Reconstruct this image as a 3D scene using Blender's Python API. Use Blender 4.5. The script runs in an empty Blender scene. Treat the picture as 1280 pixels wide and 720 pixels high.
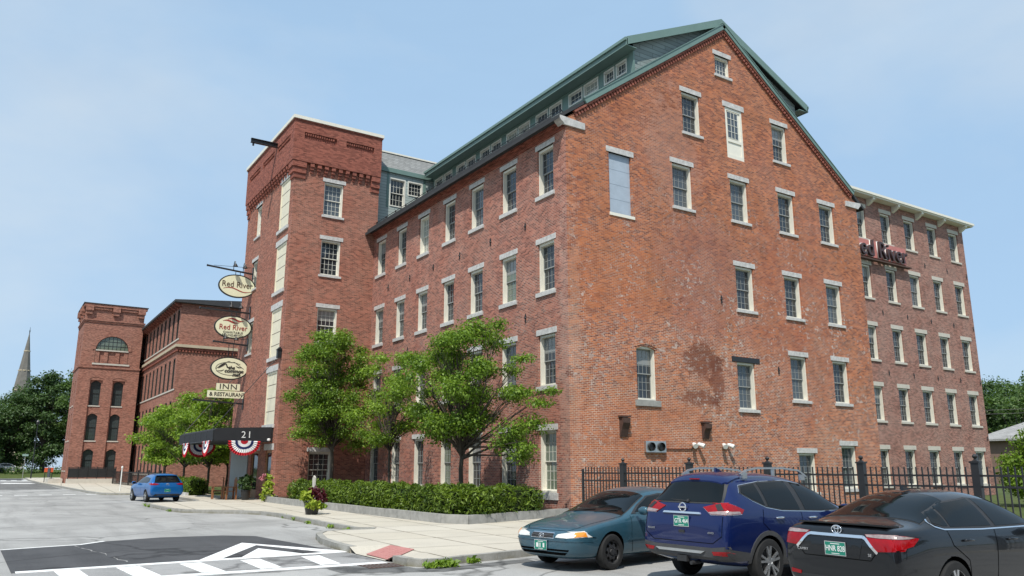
import bpy, bmesh, math, random
import numpy as np
from mathutils import Vector, Matrix
from mathutils.bvhtree import BVHTree
from mathutils.geometry import tessellate_polygon

SC = bpy.context.scene
COL = SC.collection
R = math.radians
random.seed(7)
RNG = np.random.default_rng(11)

# ------------------------------------------------------------------ camera
CAM_LOC = Vector((-18.081, -23.8, 1.80))
cam_d = bpy.data.cameras.new('camera')
cam = bpy.data.objects.new('camera', cam_d)
COL.objects.link(cam)
cam_d.sensor_width = 36.0
cam_d.lens = 987.77 / 1280.0 * 36.0
cam_d.clip_start = 0.1
cam_d.clip_end = 3000.0
yaw, pitch, roll = R(33.067), R(12.849), R(0.061)
fw = Vector((math.sin(yaw) * math.cos(pitch), math.cos(yaw) * math.cos(pitch), math.sin(pitch)))
rt = Vector((math.cos(yaw), -math.sin(yaw), 0.0))
up = rt.cross(fw)
rt2 = rt * math.cos(roll) + up * math.sin(roll)
up2 = up * math.cos(roll) - rt * math.sin(roll)
m3 = Matrix((rt2, up2, -fw)).transposed()
cam.matrix_world = Matrix.Translation(CAM_LOC) @ m3.to_4x4()
SC.camera = cam

# ------------------------------------------------------------------ sky and sun
SUN_DIR = Vector((-0.70, -0.71, 0.0)).normalized()      # horizontal direction towards the sun
SUN_EL = R(57.0)
SUN_STRENGTH = 4.4
SKY_STRENGTH = 0.125
EXPOSURE = 0.17
world = bpy.data.worlds.new('World')
SC.world = world
world.use_nodes = True
wn, wl = world.node_tree.nodes, world.node_tree.links
wn.clear()
w_out = wn.new('ShaderNodeOutputWorld')
w_bg = wn.new('ShaderNodeBackground')
w_sky = wn.new('ShaderNodeTexSky')
w_sky.sky_type = 'NISHITA'
w_sky.sun_disc = False
w_sky.sun_elevation = SUN_EL
w_sky.sun_rotation = math.atan2(SUN_DIR.x, SUN_DIR.y)
w_sky.altitude = 100.0
w_sky.air_density = 1.0
w_sky.dust_density = 1.2
w_sky.ozone_density = 1.6
w_tc = wn.new('ShaderNodeTexCoord')
w_map = wn.new('ShaderNodeMapping')
w_map.inputs['Scale'].default_value = (1.0, 1.0, 3.2)
w_noise = wn.new('ShaderNodeTexNoise')
w_noise.inputs['Scale'].default_value = 1.3
w_noise.inputs['Detail'].default_value = 6.0
w_noise.inputs['Roughness'].default_value = 0.6
w_noise.inputs['Distortion'].default_value = 0.5
w_ramp = wn.new('ShaderNodeMapRange')
w_ramp.inputs['From Min'].default_value = 0.40
w_ramp.inputs['From Max'].default_value = 0.85
w_ramp.inputs['To Min'].default_value = 0.82
w_ramp.inputs['To Max'].default_value = 0.97
w_mix = wn.new('ShaderNodeMix')
w_mix.data_type = 'RGBA'
w_mix.inputs[7].default_value = (3.6, 5.0, 6.55, 1.0)      # thin bright overcast veil (radiance before the strength)
w_n2 = wn.new('ShaderNodeTexNoise')
w_n2.inputs['Scale'].default_value = 1.9
w_n2.inputs['Detail'].default_value = 7.0
w_n2.inputs['Roughness'].default_value = 0.5
w_n2.inputs['Distortion'].default_value = 0.2
w_m2 = wn.new('ShaderNodeMapping')
w_m2.inputs['Location'].default_value = (0.35, 0.1, 0.4)
w_m2.inputs['Scale'].default_value = (1.0, 1.0, 1.8)
w_r2 = wn.new('ShaderNodeMapRange')
w_r2.inputs['From Min'].default_value = 0.42
w_r2.inputs['From Max'].default_value = 0.70
w_c2 = wn.new('ShaderNodeMix')
w_c2.data_type = 'RGBA'
w_c2.inputs[6].default_value = (3.1, 4.6, 6.35, 1.0)    # hazy blue
w_c2.inputs[7].default_value = (4.7, 5.55, 6.35, 1.0)      # soft thin cloud
wl.new(w_tc.outputs['Generated'], w_m2.inputs['Vector'])
wl.new(w_m2.outputs['Vector'], w_n2.inputs['Vector'])
wl.new(w_n2.outputs['Fac'], w_r2.inputs['Value'])
wl.new(w_r2.outputs['Result'], w_c2.inputs[0])
wl.new(w_c2.outputs[2], w_mix.inputs[7])
wl.new(w_tc.outputs['Generated'], w_map.inputs['Vector'])
wl.new(w_map.outputs['Vector'], w_noise.inputs['Vector'])
wl.new(w_noise.outputs['Fac'], w_ramp.inputs['Value'])
wl.new(w_ramp.outputs['Result'], w_mix.inputs[0])
wl.new(w_sky.outputs['Color'], w_mix.inputs[6])
wl.new(w_mix.outputs[2], w_bg.inputs['Color'])
w_bg.inputs['Strength'].default_value = SKY_STRENGTH
wl.new(w_bg.outputs['Background'], w_out.inputs['Surface'])

sun_d = bpy.data.lights.new('sun', 'SUN')
sun_d.energy = SUN_STRENGTH
sun_d.angle = R(0.6)
sun_d.color = (1.0, 0.955, 0.88)
sun = bpy.data.objects.new('sun', sun_d)
COL.objects.link(sun)
sdir = Vector((SUN_DIR.x * math.cos(SUN_EL), SUN_DIR.y * math.cos(SUN_EL), math.sin(SUN_EL)))
sun.rotation_euler = sdir.to_track_quat('Z', 'Y').to_euler()
sun.location = (-30, -30, 60)

SC.view_settings.view_transform = 'Standard'
SC.view_settings.look = 'None'
SC.view_settings.exposure = EXPOSURE
SC.view_settings.gamma = 1.0
SC.view_settings.use_curve_mapping = False
SC.cycles.max_bounces = 6
SC.cycles.transparent_max_bounces = 8

# ------------------------------------------------------------------ helpers
def tag(o, label=None, cat=None, group=None, kind=None):
    if label: o['label'] = label
    if cat: o['category'] = cat
    if group: o['group'] = group
    if kind: o['kind'] = kind
    return o

def thing(name, label, cat, loc=(0, 0, 0), rz=0.0, group=None):
    o = bpy.data.objects.new(name, None)
    COL.objects.link(o)
    o.empty_display_size = 0.2
    o.location = loc
    o.rotation_euler = (0, 0, rz)
    return tag(o, label, cat, group)

def origin_of(o):
    v = Vector((0, 0, 0))
    while o is not None:
        v = v + o.location
        o = o.parent
    return v

def copy_tree(o, parent=None):
    c = o.copy()
    COL.objects.link(c)
    if parent is not None:
        c.parent = parent
    for ch in list(o.children):
        copy_tree(ch, c)
    return c

class MB:
    """collects geometry in world (or thing-local) coordinates; build() links it as ONE mesh object"""
    def __init__(s):
        s.v, s.f, s.mi, s.cur = [], [], [], 0
    def mat(s, i):
        s.cur = i
        return s
    def face(s, pts):
        n = len(s.v)
        s.v.extend([tuple(p) for p in pts])
        s.f.append(tuple(range(n, n + len(pts))))
        s.mi.append(s.cur)
    def mesh(s, vs, fs):
        n = len(s.v)
        s.v.extend([tuple(p) for p in vs])
        for f in fs:
            s.f.append(tuple(i + n for i in f))
            s.mi.append(s.cur)
        return s
    def box(s, x0, x1, y0, y1, z0, z1):
        x0, x1 = min(x0, x1), max(x0, x1); y0, y1 = min(y0, y1), max(y0, y1); z0, z1 = min(z0, z1), max(z0, z1)
        vs = [(x0, y0, z0), (x1, y0, z0), (x1, y1, z0), (x0, y1, z0), (x0, y0, z1), (x1, y0, z1), (x1, y1, z1), (x0, y1, z1)]
        return s.mesh(vs, [(3, 2, 1, 0), (4, 5, 6, 7), (0, 1, 5, 4), (1, 2, 6, 5), (2, 3, 7, 6), (3, 0, 4, 7)])
    def obox(s, c, ax, ay, az, hx, hy, hz):
        """oriented box: centre c, unit axes, half sizes"""
        c = Vector(c); ax, ay, az = Vector(ax), Vector(ay), Vector(az)
        vs = [c + ax * hx * i + ay * hy * j + az * hz * k for k in (-1, 1) for (i, j) in ((-1, -1), (1, -1), (1, 1), (-1, 1))]
        return s.mesh(vs, [(3, 2, 1, 0), (4, 5, 6, 7), (0, 1, 5, 4), (1, 2, 6, 5), (2, 3, 7, 6), (3, 0, 4, 7)])
    def bar(s, a, b, w, h, up=(0, 0, 1)):
        """rectangular bar from a to b"""
        a, b = Vector(a), Vector(b)
        d = (b - a); L = d.length; d.normalize()
        u = Vector(up)
        sd = d.cross(u)
        if sd.length < 1e-4: sd = d.cross(Vector((1, 0, 0)))
        sd.normalize(); u = sd.cross(d)
        return s.obox((a + b) / 2, d, sd, u, L / 2, w / 2, h / 2)
    def prism(s, poly, d):
        """poly: list of 3D points (planar), extruded by vector d, closed"""
        d = Vector(d); n = len(poly)
        p = [Vector(q) for q in poly]
        vs = p + [q + d for q in p]
        nrm = Vector((0, 0, 0))
        for i in range(n):
            a, b = p[i], p[(i + 1) % n]
            nrm += a.cross(b)
        flip = nrm.dot(d) > 0
        tris = tessellate_polygon([p])
        fs = []
        for t in tris:
            t = tuple(t)
            tn = (p[t[1]] - p[t[0]]).cross(p[t[2]] - p[t[0]])
            if (tn.dot(d) > 0): t = t[::-1]
            fs.append(t)
            fs.append(tuple(i + n for i in t[::-1]))
        for i in range(n):
            j = (i + 1) % n
            fs.append((i, j, j + n, i + n) if flip else (j, i, i + n, j + n))
        return s.mesh(vs, fs)
    def tube(s, pts, rad, n=8, cap=True):
        pts = [Vector(p) for p in pts]
        k = len(pts)
        rads = rad if isinstance(rad, (list, tuple)) else [rad] * k
        vs, fs = [], []
        t0 = (pts[1] - pts[0]).normalized()
        ref = Vector((0, 0, 1)) if abs(t0.z) < 0.9 else Vector((1, 0, 0))
        u = t0.cross(ref).normalized()
        for i, p in enumerate(pts):
            t = (pts[min(i + 1, k - 1)] - pts[max(i - 1, 0)]).normalized()
            u = (u - t * u.dot(t)).normalized()
            w = t.cross(u)
            for j in range(n):
                a = 2 * math.pi * j / n
                vs.append(p + (u * math.cos(a) + w * math.sin(a)) * rads[i])
        for i in range(k - 1):
            for j in range(n):
                j2 = (j + 1) % n
                fs.append((i * n + j, i * n + j2, (i + 1) * n + j2, (i + 1) * n + j))
        if cap:
            fs.append(tuple(range(n))[::-1])
            fs.append(tuple((k - 1) * n + j for j in range(n)))
        return s.mesh(vs, fs)
    def lathe(s, prof, c=(0, 0, 0), n=20, axis='z', cap=True):
        """prof: list of (r, h)"""
        c = Vector(c); vs, fs = [], []
        k = len(prof)
        for r, h in prof:
            for j in range(n):
                a = 2 * math.pi * j / n
                if axis == 'z': q = Vector((r * math.cos(a), r * math.sin(a), h))
                elif axis == 'y': q = Vector((r * math.sin(a), h, r * math.cos(a)))
                else: q = Vector((h, r * math.cos(a), r * math.sin(a)))
                vs.append(c + q)
        for i in range(k - 1):
            for j in range(n):
                j2 = (j + 1) % n
                fs.append((i * n + j, i * n + j2, (i + 1) * n + j2, (i + 1) * n + j))
        if cap:
            fs.append(tuple(range(n))[::-1])
            fs.append(tuple((k - 1) * n + j for j in range(n)))
        return s.mesh(vs, fs)
    def build(s, name, mats, parent=None, smooth=False, kind=None, autos=None, recalc=False):
        me = bpy.data.meshes.new(name)
        off = origin_of(parent) if parent is not None else Vector((0, 0, 0))
        vv = [(p[0] - off.x, p[1] - off.y, p[2] - off.z) for p in s.v]
        me.from_pydata(vv, [], s.f)
        if not isinstance(mats, (list, tuple)): mats = [mats]
        for m in mats: me.materials.append(m)
        if len(mats) > 1: me.polygons.foreach_set('material_index', s.mi)
        if recalc:
            b = bmesh.new(); b.from_mesh(me)
            bmesh.ops.remove_doubles(b, verts=b.verts, dist=1e-5)
            bmesh.ops.recalc_face_normals(b, faces=b.faces)
            b.to_mesh(me); b.free()
        if smooth: me.polygons.foreach_set('use_smooth', [True] * len(me.polygons))
        me.update()
        o = bpy.data.objects.new(name, me)
        COL.objects.link(o)
        if parent is not None: o.parent = parent
        if smooth and autos: me.set_sharp_from_angle(angle=R(autos))
        if kind: o['kind'] = kind
        return o

def np_mesh(name, verts, faces, mat, parent=None):
    """big leaf meshes: verts (n,3) array, faces (m,k) array"""
    me = bpy.data.meshes.new(name)
    off = origin_of(parent) if parent is not None else Vector((0, 0, 0))
    v = np.asarray(verts, dtype=np.float32) - np.array(off, dtype=np.float32)
    f = np.asarray(faces, dtype=np.int32)
    me.vertices.add(len(v)); me.vertices.foreach_set('co', v.ravel())
    k = f.shape[1]
    me.loops.add(f.size); me.loops.foreach_set('vertex_index', f.ravel())
    me.polygons.add(len(f))
    me.polygons.foreach_set('loop_start', np.arange(len(f), dtype=np.int32) * k)
    me.polygons.foreach_set('loop_total', np.full(len(f), k, dtype=np.int32))
    me.materials.append(mat)
    me.update(calc_edges=True); me.validate()
    o = bpy.data.objects.new(name, me)
    COL.objects.link(o)
    if parent is not None: o.parent = parent
    return o

# ------------------------------------------------------------------ material helpers
class NT:
    def __init__(s, name):
        s.m = bpy.data.materials.new(name)
        s.m.use_nodes = True
        s.n, s.l = s.m.node_tree.nodes, s.m.node_tree.links
        s.p = s.n['Principled BSDF']
        s.tc = None
    def node(s, t, **kw):
        x = s.n.new(t)
        for k, v in kw.items(): setattr(x, k, v)
        return x
    def link(s, a, b): s.l.new(a, b)
    def coord(s, kind='Object'):
        if s.tc is None: s.tc = s.node('ShaderNodeTexCoord')
        return s.tc.outputs[kind]
    def noise(s, scale, detail=4, rough=0.55, vec=None, dist=0.0):
        x = s.node('ShaderNodeTexNoise')
        x.inputs['Scale'].default_value = scale
        x.inputs['Detail'].default_value = detail
        x.inputs['Roughness'].default_value = rough
        x.inputs['Distortion'].default_value = dist
        s.link(vec if vec is not None else s.coord(), x.inputs['Vector'])
        return x.outputs['Fac']
    def maprange(s, fac, a, b, c=0.0, d=1.0, smooth=False):
        x = s.node('ShaderNodeMapRange')
        if smooth: x.interpolation_type = 'SMOOTHSTEP'
        for i, v in zip((1, 2, 3, 4), (a, b, c, d)): x.inputs[i].default_value = v
        s.link(fac, x.inputs[0])
        return x.outputs[0]
    def math(s, op, a, b=None):
        x = s.node('ShaderNodeMath', operation=op)
        for i, v in enumerate((a, b)):
            if v is None: continue
            if isinstance(v, (int, float)): x.inputs[i].default_value = v
            else: s.link(v, x.inputs[i])
        return x.outputs[0]
    def mix(s, fac, a, b, blend='MIX'):
        x = s.node('ShaderNodeMix', data_type='RGBA', blend_type=blend)
        for i, v in ((0, fac), (6, a), (7, b)):
            if isinstance(v, (int, float)): x.inputs[i].default_value = v
            elif isinstance(v, tuple): x.inputs[i].default_value = (v + (1.0,))[:4]
            else: s.link(v, x.inputs[i])
        return x.outputs[2]
    def base(s, c):
        if isinstance(c, tuple): s.p.inputs['Base Color'].default_value = (c + (1.0,))[:4]
        else: s.link(c, s.p.inputs['Base Color'])
        return s
    def set(s, **kw):
        names = dict(rough='Roughness', metal='Metallic', spec='Specular IOR Level', coat='Coat Weight', coatr='Coat Roughness', trans='Transmission Weight', ior='IOR', alpha='Alpha')
        for k, v in kw.items():
            if isinstance(v, (int, float)): s.p.inputs[names[k]].default_value = v
            else: s.link(v, s.p.inputs[names[k]])
        return s
    def bump(s, h, strength=0.3, dist=0.02):
        x = s.node('ShaderNodeBump')
        x.inputs['Strength'].default_value = strength
        x.inputs['Distance'].default_value = dist
        s.link(h, x.inputs['Height'])
        s.link(x.outputs['Normal'], s.p.inputs['Normal'])
        return s

def plain(name, c, rough=0.6, metal=0.0, var=0.12, scale=3.0, spec=0.5, coat=0.0, bump=0.0):
    """paint / stone / metal with mild uneven wear"""
    t = NT(name)
    f = t.noise(scale, 5, 0.6)
    k = t.maprange(f, 0.25, 0.75, 1 - var, 1 + var)
    cc = t.mix(1.0, c, (1, 1, 1), 'MULTIPLY')
    comb = t.node('ShaderNodeCombineColor')
    for i in range(3): t.link(k, comb.inputs[i])
    cc = t.mix(1.0, c, comb.outputs[0], 'MULTIPLY')
    t.base(cc)
    t.set(rough=t.maprange(f, 0.3, 0.7, max(rough - 0.06, 0.02), min(rough + 0.06, 1)), metal=metal, spec=spec)
    if coat: t.set(coat=coat, coatr=0.03)
    if bump: t.bump(t.noise(scale * 12, 3), bump, 0.01)
    return t.m

def brick_mat(name, c1, c2, mortar, msize=0.0085, big=(0.8, 1.2), ellipses=(), whites=None, mortar_low=None, dark_bits=0.12, streak=0.0, bvar=0.2):
    """running-bond brick, 215 x 68 mm; the wall runs along x or y (u = x + y), v = z"""
    t = NT(name)
    sep = t.node('ShaderNodeSeparateXYZ'); t.link(t.coord(), sep.inputs[0])
    u = t.math('ADD', sep.outputs[0], sep.outputs[1])
    vec = t.node('ShaderNodeCombineXYZ'); t.link(u, vec.inputs[0]); t.link(sep.outputs[2], vec.inputs[1])
    wob = t.noise(0.6, 2)
    v2 = t.node('ShaderNodeVectorMath', operation='ADD')
    wc = t.node('ShaderNodeCombineXYZ'); t.link(t.maprange(wob, 0, 1, -0.03, 0.03), wc.inputs[1])
    t.link(vec.outputs[0], v2.inputs[0]); t.link(wc.outputs[0], v2.inputs[1])
    br = t.node('ShaderNodeTexBrick')
    br.offset = 0.5
    t.link(v2.outputs[0], br.inputs['Vector'])
    br.inputs['Scale'].default_value = 1.0
    br.inputs['Mortar Size'].default_value = msize
    br.inputs['Mortar Smooth'].default_value = 0.25
    br.inputs['Bias'].default_value = -0.1
    br.inputs['Brick Width'].default_value = 0.213
    br.inputs['Row Height'].default_value = 0.0677
    dark = tuple(0.55 * a for a in c2)
    # single odd bricks: a second brick lattice gives each brick its own value
    br2 = t.node('ShaderNodeTexBrick'); br2.offset = 0.5
    t.link(v2.outputs[0], br2.inputs['Vector'])
    br2.inputs['Scale'].default_value = 1.0; br2.inputs['Mortar Size'].default_value = 0.0
    br2.inputs['Brick Width'].default_value = 0.213; br2.inputs['Row Height'].default_value = 0.0677
    br2.inputs['Color1'].default_value = (0, 0, 0, 1); br2.inputs['Color2'].default_value = (1, 1, 1, 1)
    per = t.node('ShaderNodeSeparateColor'); t.link(br2.outputs['Color'], per.inputs[0]); per = per.outputs[0]
    odd = t.maprange(per, 1 - dark_bits * 1.6, 1 - dark_bits * 0.6, 0, 0.42)
    n1 = t.noise(0.35, 6, 0.65, dist=0.4)
    n2 = t.noise(1.7, 5, 0.7)
    a = t.mix(t.maprange(t.math('ADD', n1, t.maprange(per, 0, 1, -0.22, 0.22)), 0.32, 0.68), c1, c2)
    pk = t.maprange(per, 0.0, 1.0, 1.0 + bvar, 1.0 - bvar)
    pc = t.node('ShaderNodeCombineColor')
    for i in range(3): t.link(pk, pc.inputs[i])
    a = t.mix(1.0, a, pc.outputs[0], 'MULTIPLY')
    a = t.mix(odd, a, dark)
    br.inputs['Color1'].default_value = (1, 1, 1, 1); br.inputs['Color2'].default_value = (0.82, 0.78, 0.78, 1)
    br.inputs['Mortar'].default_value = (1, 1, 1, 1)
    col = t.mix(1.0, a, br.outputs['Color'], 'MULTIPLY')
    def zones(col, late):           # stains and repaired areas of the wall itself
     for (cu, cz, ru, rz, colr, amt, rag) in ellipses:
        if (amt >= 0.7) != late: continue
        du = t.math('DIVIDE', t.math('SUBTRACT', u, cu), ru)
        dz = t.math('DIVIDE', t.math('SUBTRACT', sep.outputs[2], cz), rz)
        d = t.math('SQRT', t.math('ADD', t.math('MULTIPLY', du, du), t.math('MULTIPLY', dz, dz)))
        d = t.math('ADD', d, t.math('ADD', t.maprange(t.noise(1.6, 8, 0.75), 0.3, 0.7, -rag, rag), t.maprange(per, 0, 1, -0.22, 0.22)))
        col = t.mix(t.maprange(d, 0.8, 1.05, amt, 0.0, True), col, colr)
     return col
    col = zones(col, False)
    mcol = mortar
    if mortar_low:
        zlow, zhigh, mc = mortar_low
        zz = t.math('ADD', sep.outputs[2], t.maprange(t.noise(0.25, 5, 0.6), 0.3, 0.7, -2.6, 2.6))
        mcol = t.mix(t.maprange(zz, zlow, zhigh, 1.0, 0.0, True), mortar, mc)
    mfac = t.math('MULTIPLY', br.outputs['Fac'], t.maprange(t.noise(0.55, 5, 0.75), 0.35, 0.62, 0.25, 1.0))
    col = t.mix(mfac, col, mcol)
    col = zones(col, True)
    k = t.maprange(t.math('ADD', t.math('MULTIPLY', n1, 0.5), t.math('MULTIPLY', n2, 0.5)), 0.3, 0.7, big[0], big[1])
    comb = t.node('ShaderNodeCombineColor')
    for i in range(3): t.link(k, comb.inputs[i])
    col = t.mix(1.0, col, comb.outputs[0], 'MULTIPLY')
    if whites:
        amt, zl, zh = whites
        pn = t.noise(4.2, 8, 0.8, dist=0.6)
        pn = t.math('ADD', pn, t.maprange(per, 0, 1, -0.05, 0.05))
        mask = t.math('MULTIPLY', t.maprange(pn, 0.54, 0.64, 0.0, amt), t.maprange(t.noise(0.4, 5, 0.65), 0.42, 0.56))
        mask = t.math('MULTIPLY', mask, t.maprange(sep.outputs[2], zl, zh, 1.0, 0.0, True))
        col = t.mix(mask, col, (0.62, 0.55, 0.49))
    if streak:
        sv = t.node('ShaderNodeMapping'); sv.inputs['Scale'].default_value = (1.6, 1.6, 0.12)
        t.link(t.coord(), sv.inputs[0])
        st = t.noise(1.0, 6, 0.7, vec=sv.outputs[0])
        col = t.mix(t.maprange(st, 0.56, 0.78, 0.0, streak), col, (0.10, 0.06, 0.05))
    t.base(col).set(rough=0.88, spec=0.25)
    h = t.math('SUBTRACT', t.maprange(n2, 0, 1, 0, 0.6), t.math('MULTIPLY', br.outputs['Fac'], 0.8))
    t.bump(h, 0.5, 0.012)
    return t.m

def leaf_mat(name, c_dark, c_light, trans=0.35, sp=0.35):
    t = NT(name)
    g = t.node('ShaderNodeNewGeometry')
    n = t.noise(0.9, 3)
    f = t.math('ADD', t.math('MULTIPLY', g.outputs['Random Per Island'], 0.65), t.math('MULTIPLY', t.maprange(n, 0.3, 0.7), 0.35))
    col = t.mix(f, c_dark, c_light)
    t.base(col).set(rough=0.5, spec=sp)
    tr = t.node('ShaderNodeBsdfTranslucent')
    t.link(t.mix(1.0, col, (1.25, 1.35, 0.55), 'MULTIPLY'), tr.inputs['Color'])
    ms = t.node('ShaderNodeMixShader'); ms.inputs[0].default_value = trans
    t.link(t.p.outputs[0], ms.inputs[1]); t.link(tr.outputs[0], ms.inputs[2])
    t.link(ms.outputs[0], t.n['Material Output'].inputs['Surface'])
    return t.m
# ------------------------------------------------------------------ materials
M = {}
M['gable_brick'] = brick_mat('brick_gable', (0.42, 0.142, 0.060), (0.295, 0.098, 0.058), (0.42, 0.27, 0.20), 0.0100, (0.72, 1.25),
    ellipses=((0.28, 6.0, 0.30, 6.0, (0.56, 0.42, 0.34), 0.22, 1.3), (2.6, 9.4, 3.6, 2.0, (0.46, 0.140, 0.045), 0.34, 0.7), (7.6, 10.2, 2.8, 2.8, (0.25, 0.105, 0.088), 0.45, 0.7),
              (6.0, 15.6, 1.6, 2.8, (0.36, 0.20, 0.16), 0.38, 0.7), (13.5, 9.0, 3.5, 5.0, (0.30, 0.085, 0.045), 0.35, 0.6), (3.5, 3.0, 5.5, 2.2, (0.43, 0.135, 0.055), 0.4, 0.5),
              (7.2, 6.3, 1.15, 0.70, (0.14, 0.045, 0.028), 0.74, 0.5), (8.0, 5.5, 0.45, 1.1, (0.15, 0.05, 0.032), 0.7, 0.5), (6.9, 4.7, 1.2, 0.34, (0.17, 0.055, 0.034), 0.7, 0.6)),
    whites=(0.72, 9.0, 18.0), mortar_low=(4.0, 10.0, (0.58, 0.46, 0.37)), dark_bits=0.10)
M['street_brick'] = brick_mat('brick_street', (0.345, 0.132, 0.090), (0.265, 0.102, 0.076), (0.47, 0.36, 0.30), 0.010, (0.80, 1.2), ellipses=((0.25, 5.0, 0.35, 6.5, (0.52, 0.38, 0.31), 0.22, 1.3),), whites=(0.35, 6.0, 10.0), dark_bits=0.10)
M['tower_brick'] = brick_mat('brick_tower', (0.335, 0.127, 0.084), (0.27, 0.102, 0.070), (0.40, 0.27, 0.21), 0.009, (0.86, 1.14), dark_bits=0.09, streak=0.25)
M['cornice_brick'] = brick_mat('brick_cornice', (0.29, 0.098, 0.068), (0.25, 0.084, 0.060), (0.25, 0.12, 0.09), 0.006, (0.9, 1.1), dark_bits=0.04)
M['wing_brick'] = brick_mat('brick_wing', (0.30, 0.140, 0.105), (0.23, 0.105, 0.082), (0.44, 0.34, 0.29), 0.0105, (0.86, 1.15), dark_bits=0.12)
M['far_brick'] = brick_mat('brick_far', (0.33, 0.145, 0.102), (0.275, 0.118, 0.084), (0.33, 0.21, 0.165), 0.008, (0.9, 1.12), dark_bits=0.06, streak=0.2)
M['granite'] = plain('granite', (0.50, 0.49, 0.47), 0.8, 0, 0.28, 6.0, 0.3, bump=0.25)
M['granite_dark'] = plain('granite_weathered', (0.30, 0.295, 0.275), 0.85, 0, 0.28, 4.0, 0.3, bump=0.35)
M['cream'] = plain('cream_paint', (0.74, 0.71, 0.61), 0.5, 0, 0.06, 4.0, 0.4)
M['cream_board'] = plain('cream_yellow_board_paint', (0.70, 0.645, 0.49), 0.55, 0, 0.08, 3.0, 0.35)
M['white_sash'] = plain('white_sash_paint', (0.66, 0.65, 0.58), 0.5, 0, 0.06, 4.0, 0.4)
M['grey_sash'] = plain('grey_storm_sash', (0.27, 0.28, 0.27), 0.45, 0.0, 0.08, 4.0, 0.4)
M['dark_sash'] = plain('dark_sash', (0.03, 0.032, 0.03), 0.5, 0, 0.1, 4.0, 0.4)
M['green_trim'] = plain('green_trim_paint', (0.145, 0.225, 0.200), 0.45, 0, 0.08, 2.0, 0.4)
M['roof_dark'] = plain('dark_roofing', (0.045, 0.047, 0.05), 0.8, 0, 0.2, 2.0, 0.3)
M['black_iron'] = plain('black_iron', (0.016, 0.016, 0.017), 0.42, 0.0, 0.15, 5.0, 0.5)
M['black_cloth'] = plain('black_canvas', (0.022, 0.023, 0.026), 0.75, 0, 0.15, 3.0, 0.3)
M['sky_board'] = plain('pale_blue_board', (0.36, 0.42, 0.49), 0.6, 0, 0.10, 2.5, 0.3)
M['concrete_light'] = plain('pale_concrete', (0.5, 0.47, 0.41), 0.85, 0, 0.12, 2.0, 0.3, bump=0.15)
M['steel'] = plain('brushed_steel', (0.55, 0.55, 0.54), 0.32, 0.9, 0.1, 6.0)
M['chrome'] = plain('chrome', (0.85, 0.85, 0.86), 0.08, 1.0, 0.03, 6.0)
M['white_plastic'] = plain('white_lamp_housing', (0.72, 0.72, 0.70), 0.4, 0, 0.05, 6.0)
M['wood'] = plain('varnished_wood', (0.24, 0.095, 0.035), 0.45, 0, 0.25, 8.0)
M['bark'] = plain('grey_bark', (0.085, 0.072, 0.058), 0.9, 0, 0.35, 9.0, 0.2, bump=0.5)
M['soil'] = plain('mulch', (0.06, 0.042, 0.03), 0.95, 0, 0.4, 12.0, 0.2, bump=0.6)
M['sign_cream'] = plain('cream_sign_board', (0.74, 0.72, 0.50), 0.45, 0, 0.04, 2.0)
M['sign_ink'] = plain('black_sign_paint', (0.02, 0.018, 0.016), 0.5, 0, 0.1, 4.0)
M['sign_brown'] = plain('brown_sign_paint', (0.10, 0.055, 0.03), 0.5, 0, 0.1, 4.0)
M['sign_red'] = plain('dark_red_sign_paint', (0.33, 0.035, 0.028), 0.5, 0, 0.1, 4.0)
M['flag_red'] = plain('red_bunting_cloth', (0.42, 0.018, 0.028), 0.8, 0, 0.12, 5.0, 0.2)
M['flag_white'] = plain('white_bunting_cloth', (0.72, 0.72, 0.72), 0.8, 0, 0.08, 5.0, 0.2)
M['flag_blue'] = plain('navy_bunting_cloth', (0.02, 0.03, 0.11), 0.8, 0, 0.12, 5.0, 0.2)
M['slate_roof'] = plain('spire_slate', (0.16, 0.15, 0.135), 0.8, 0, 0.25, 0.8, 0.3)
M['yellow_stone'] = plain('buff_stone', (0.46, 0.39, 0.28), 0.8, 0, 0.1, 1.0, 0.3)
M['rust'] = plain('rusty_bracket', (0.075, 0.04, 0.03), 0.8, 0.0, 0.3, 9.0)

def shingle_mat(name, c, rowh, w, var=0.14):
    t = NT(name)
    sep = t.node('ShaderNodeSeparateXYZ'); t.link(t.coord(), sep.inputs[0])
    u = t.math('ADD', sep.outputs[0], sep.outputs[1])
    vec = t.node('ShaderNodeCombineXYZ'); t.link(u, vec.inputs[0]); t.link(sep.outputs[2], vec.inputs[1])
    br = t.node('ShaderNodeTexBrick'); br.offset = 0.5
    t.link(vec.outputs[0], br.inputs['Vector'])
    br.inputs['Scale'].default_value = 1.0
    br.inputs['Mortar Size'].default_value = 0.012
    br.inputs['Mortar Smooth'].default_value = 0.3
    br.inputs['Brick Width'].default_value = w
    br.inputs['Row Height'].default_value = rowh
    br.inputs['Color1'].default_value = tuple(a * (1 - var) for a in c) + (1,)
    br.inputs['Color2'].default_value = tuple(a * (1 + var) for a in c) + (1,)
    br.inputs['Mortar'].default_value = tuple(a * 0.35 for a in c) + (1,)
    t.base(br.outputs['Color']).set(rough=0.75, spec=0.3)
    t.bump(br.outputs['Fac'], -0.6, 0.02)
    return t.m
M['shingle'] = shingle_mat('grey_green_shingle', (0.23, 0.275, 0.265), 0.21, 1.6)
M['siding'] = shingle_mat('pale_grey_green_siding', (0.36, 0.42, 0.40), 0.19, 2.4, 0.06)
M['shingle_roof'] = shingle_mat('grey_roof_shingle', (0.22, 0.225, 0.22), 0.16, 0.4)
M['house_roof'] = shingle_mat('pale_grey_shingle', (0.30, 0.295, 0.285), 0.18, 0.5)

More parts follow.
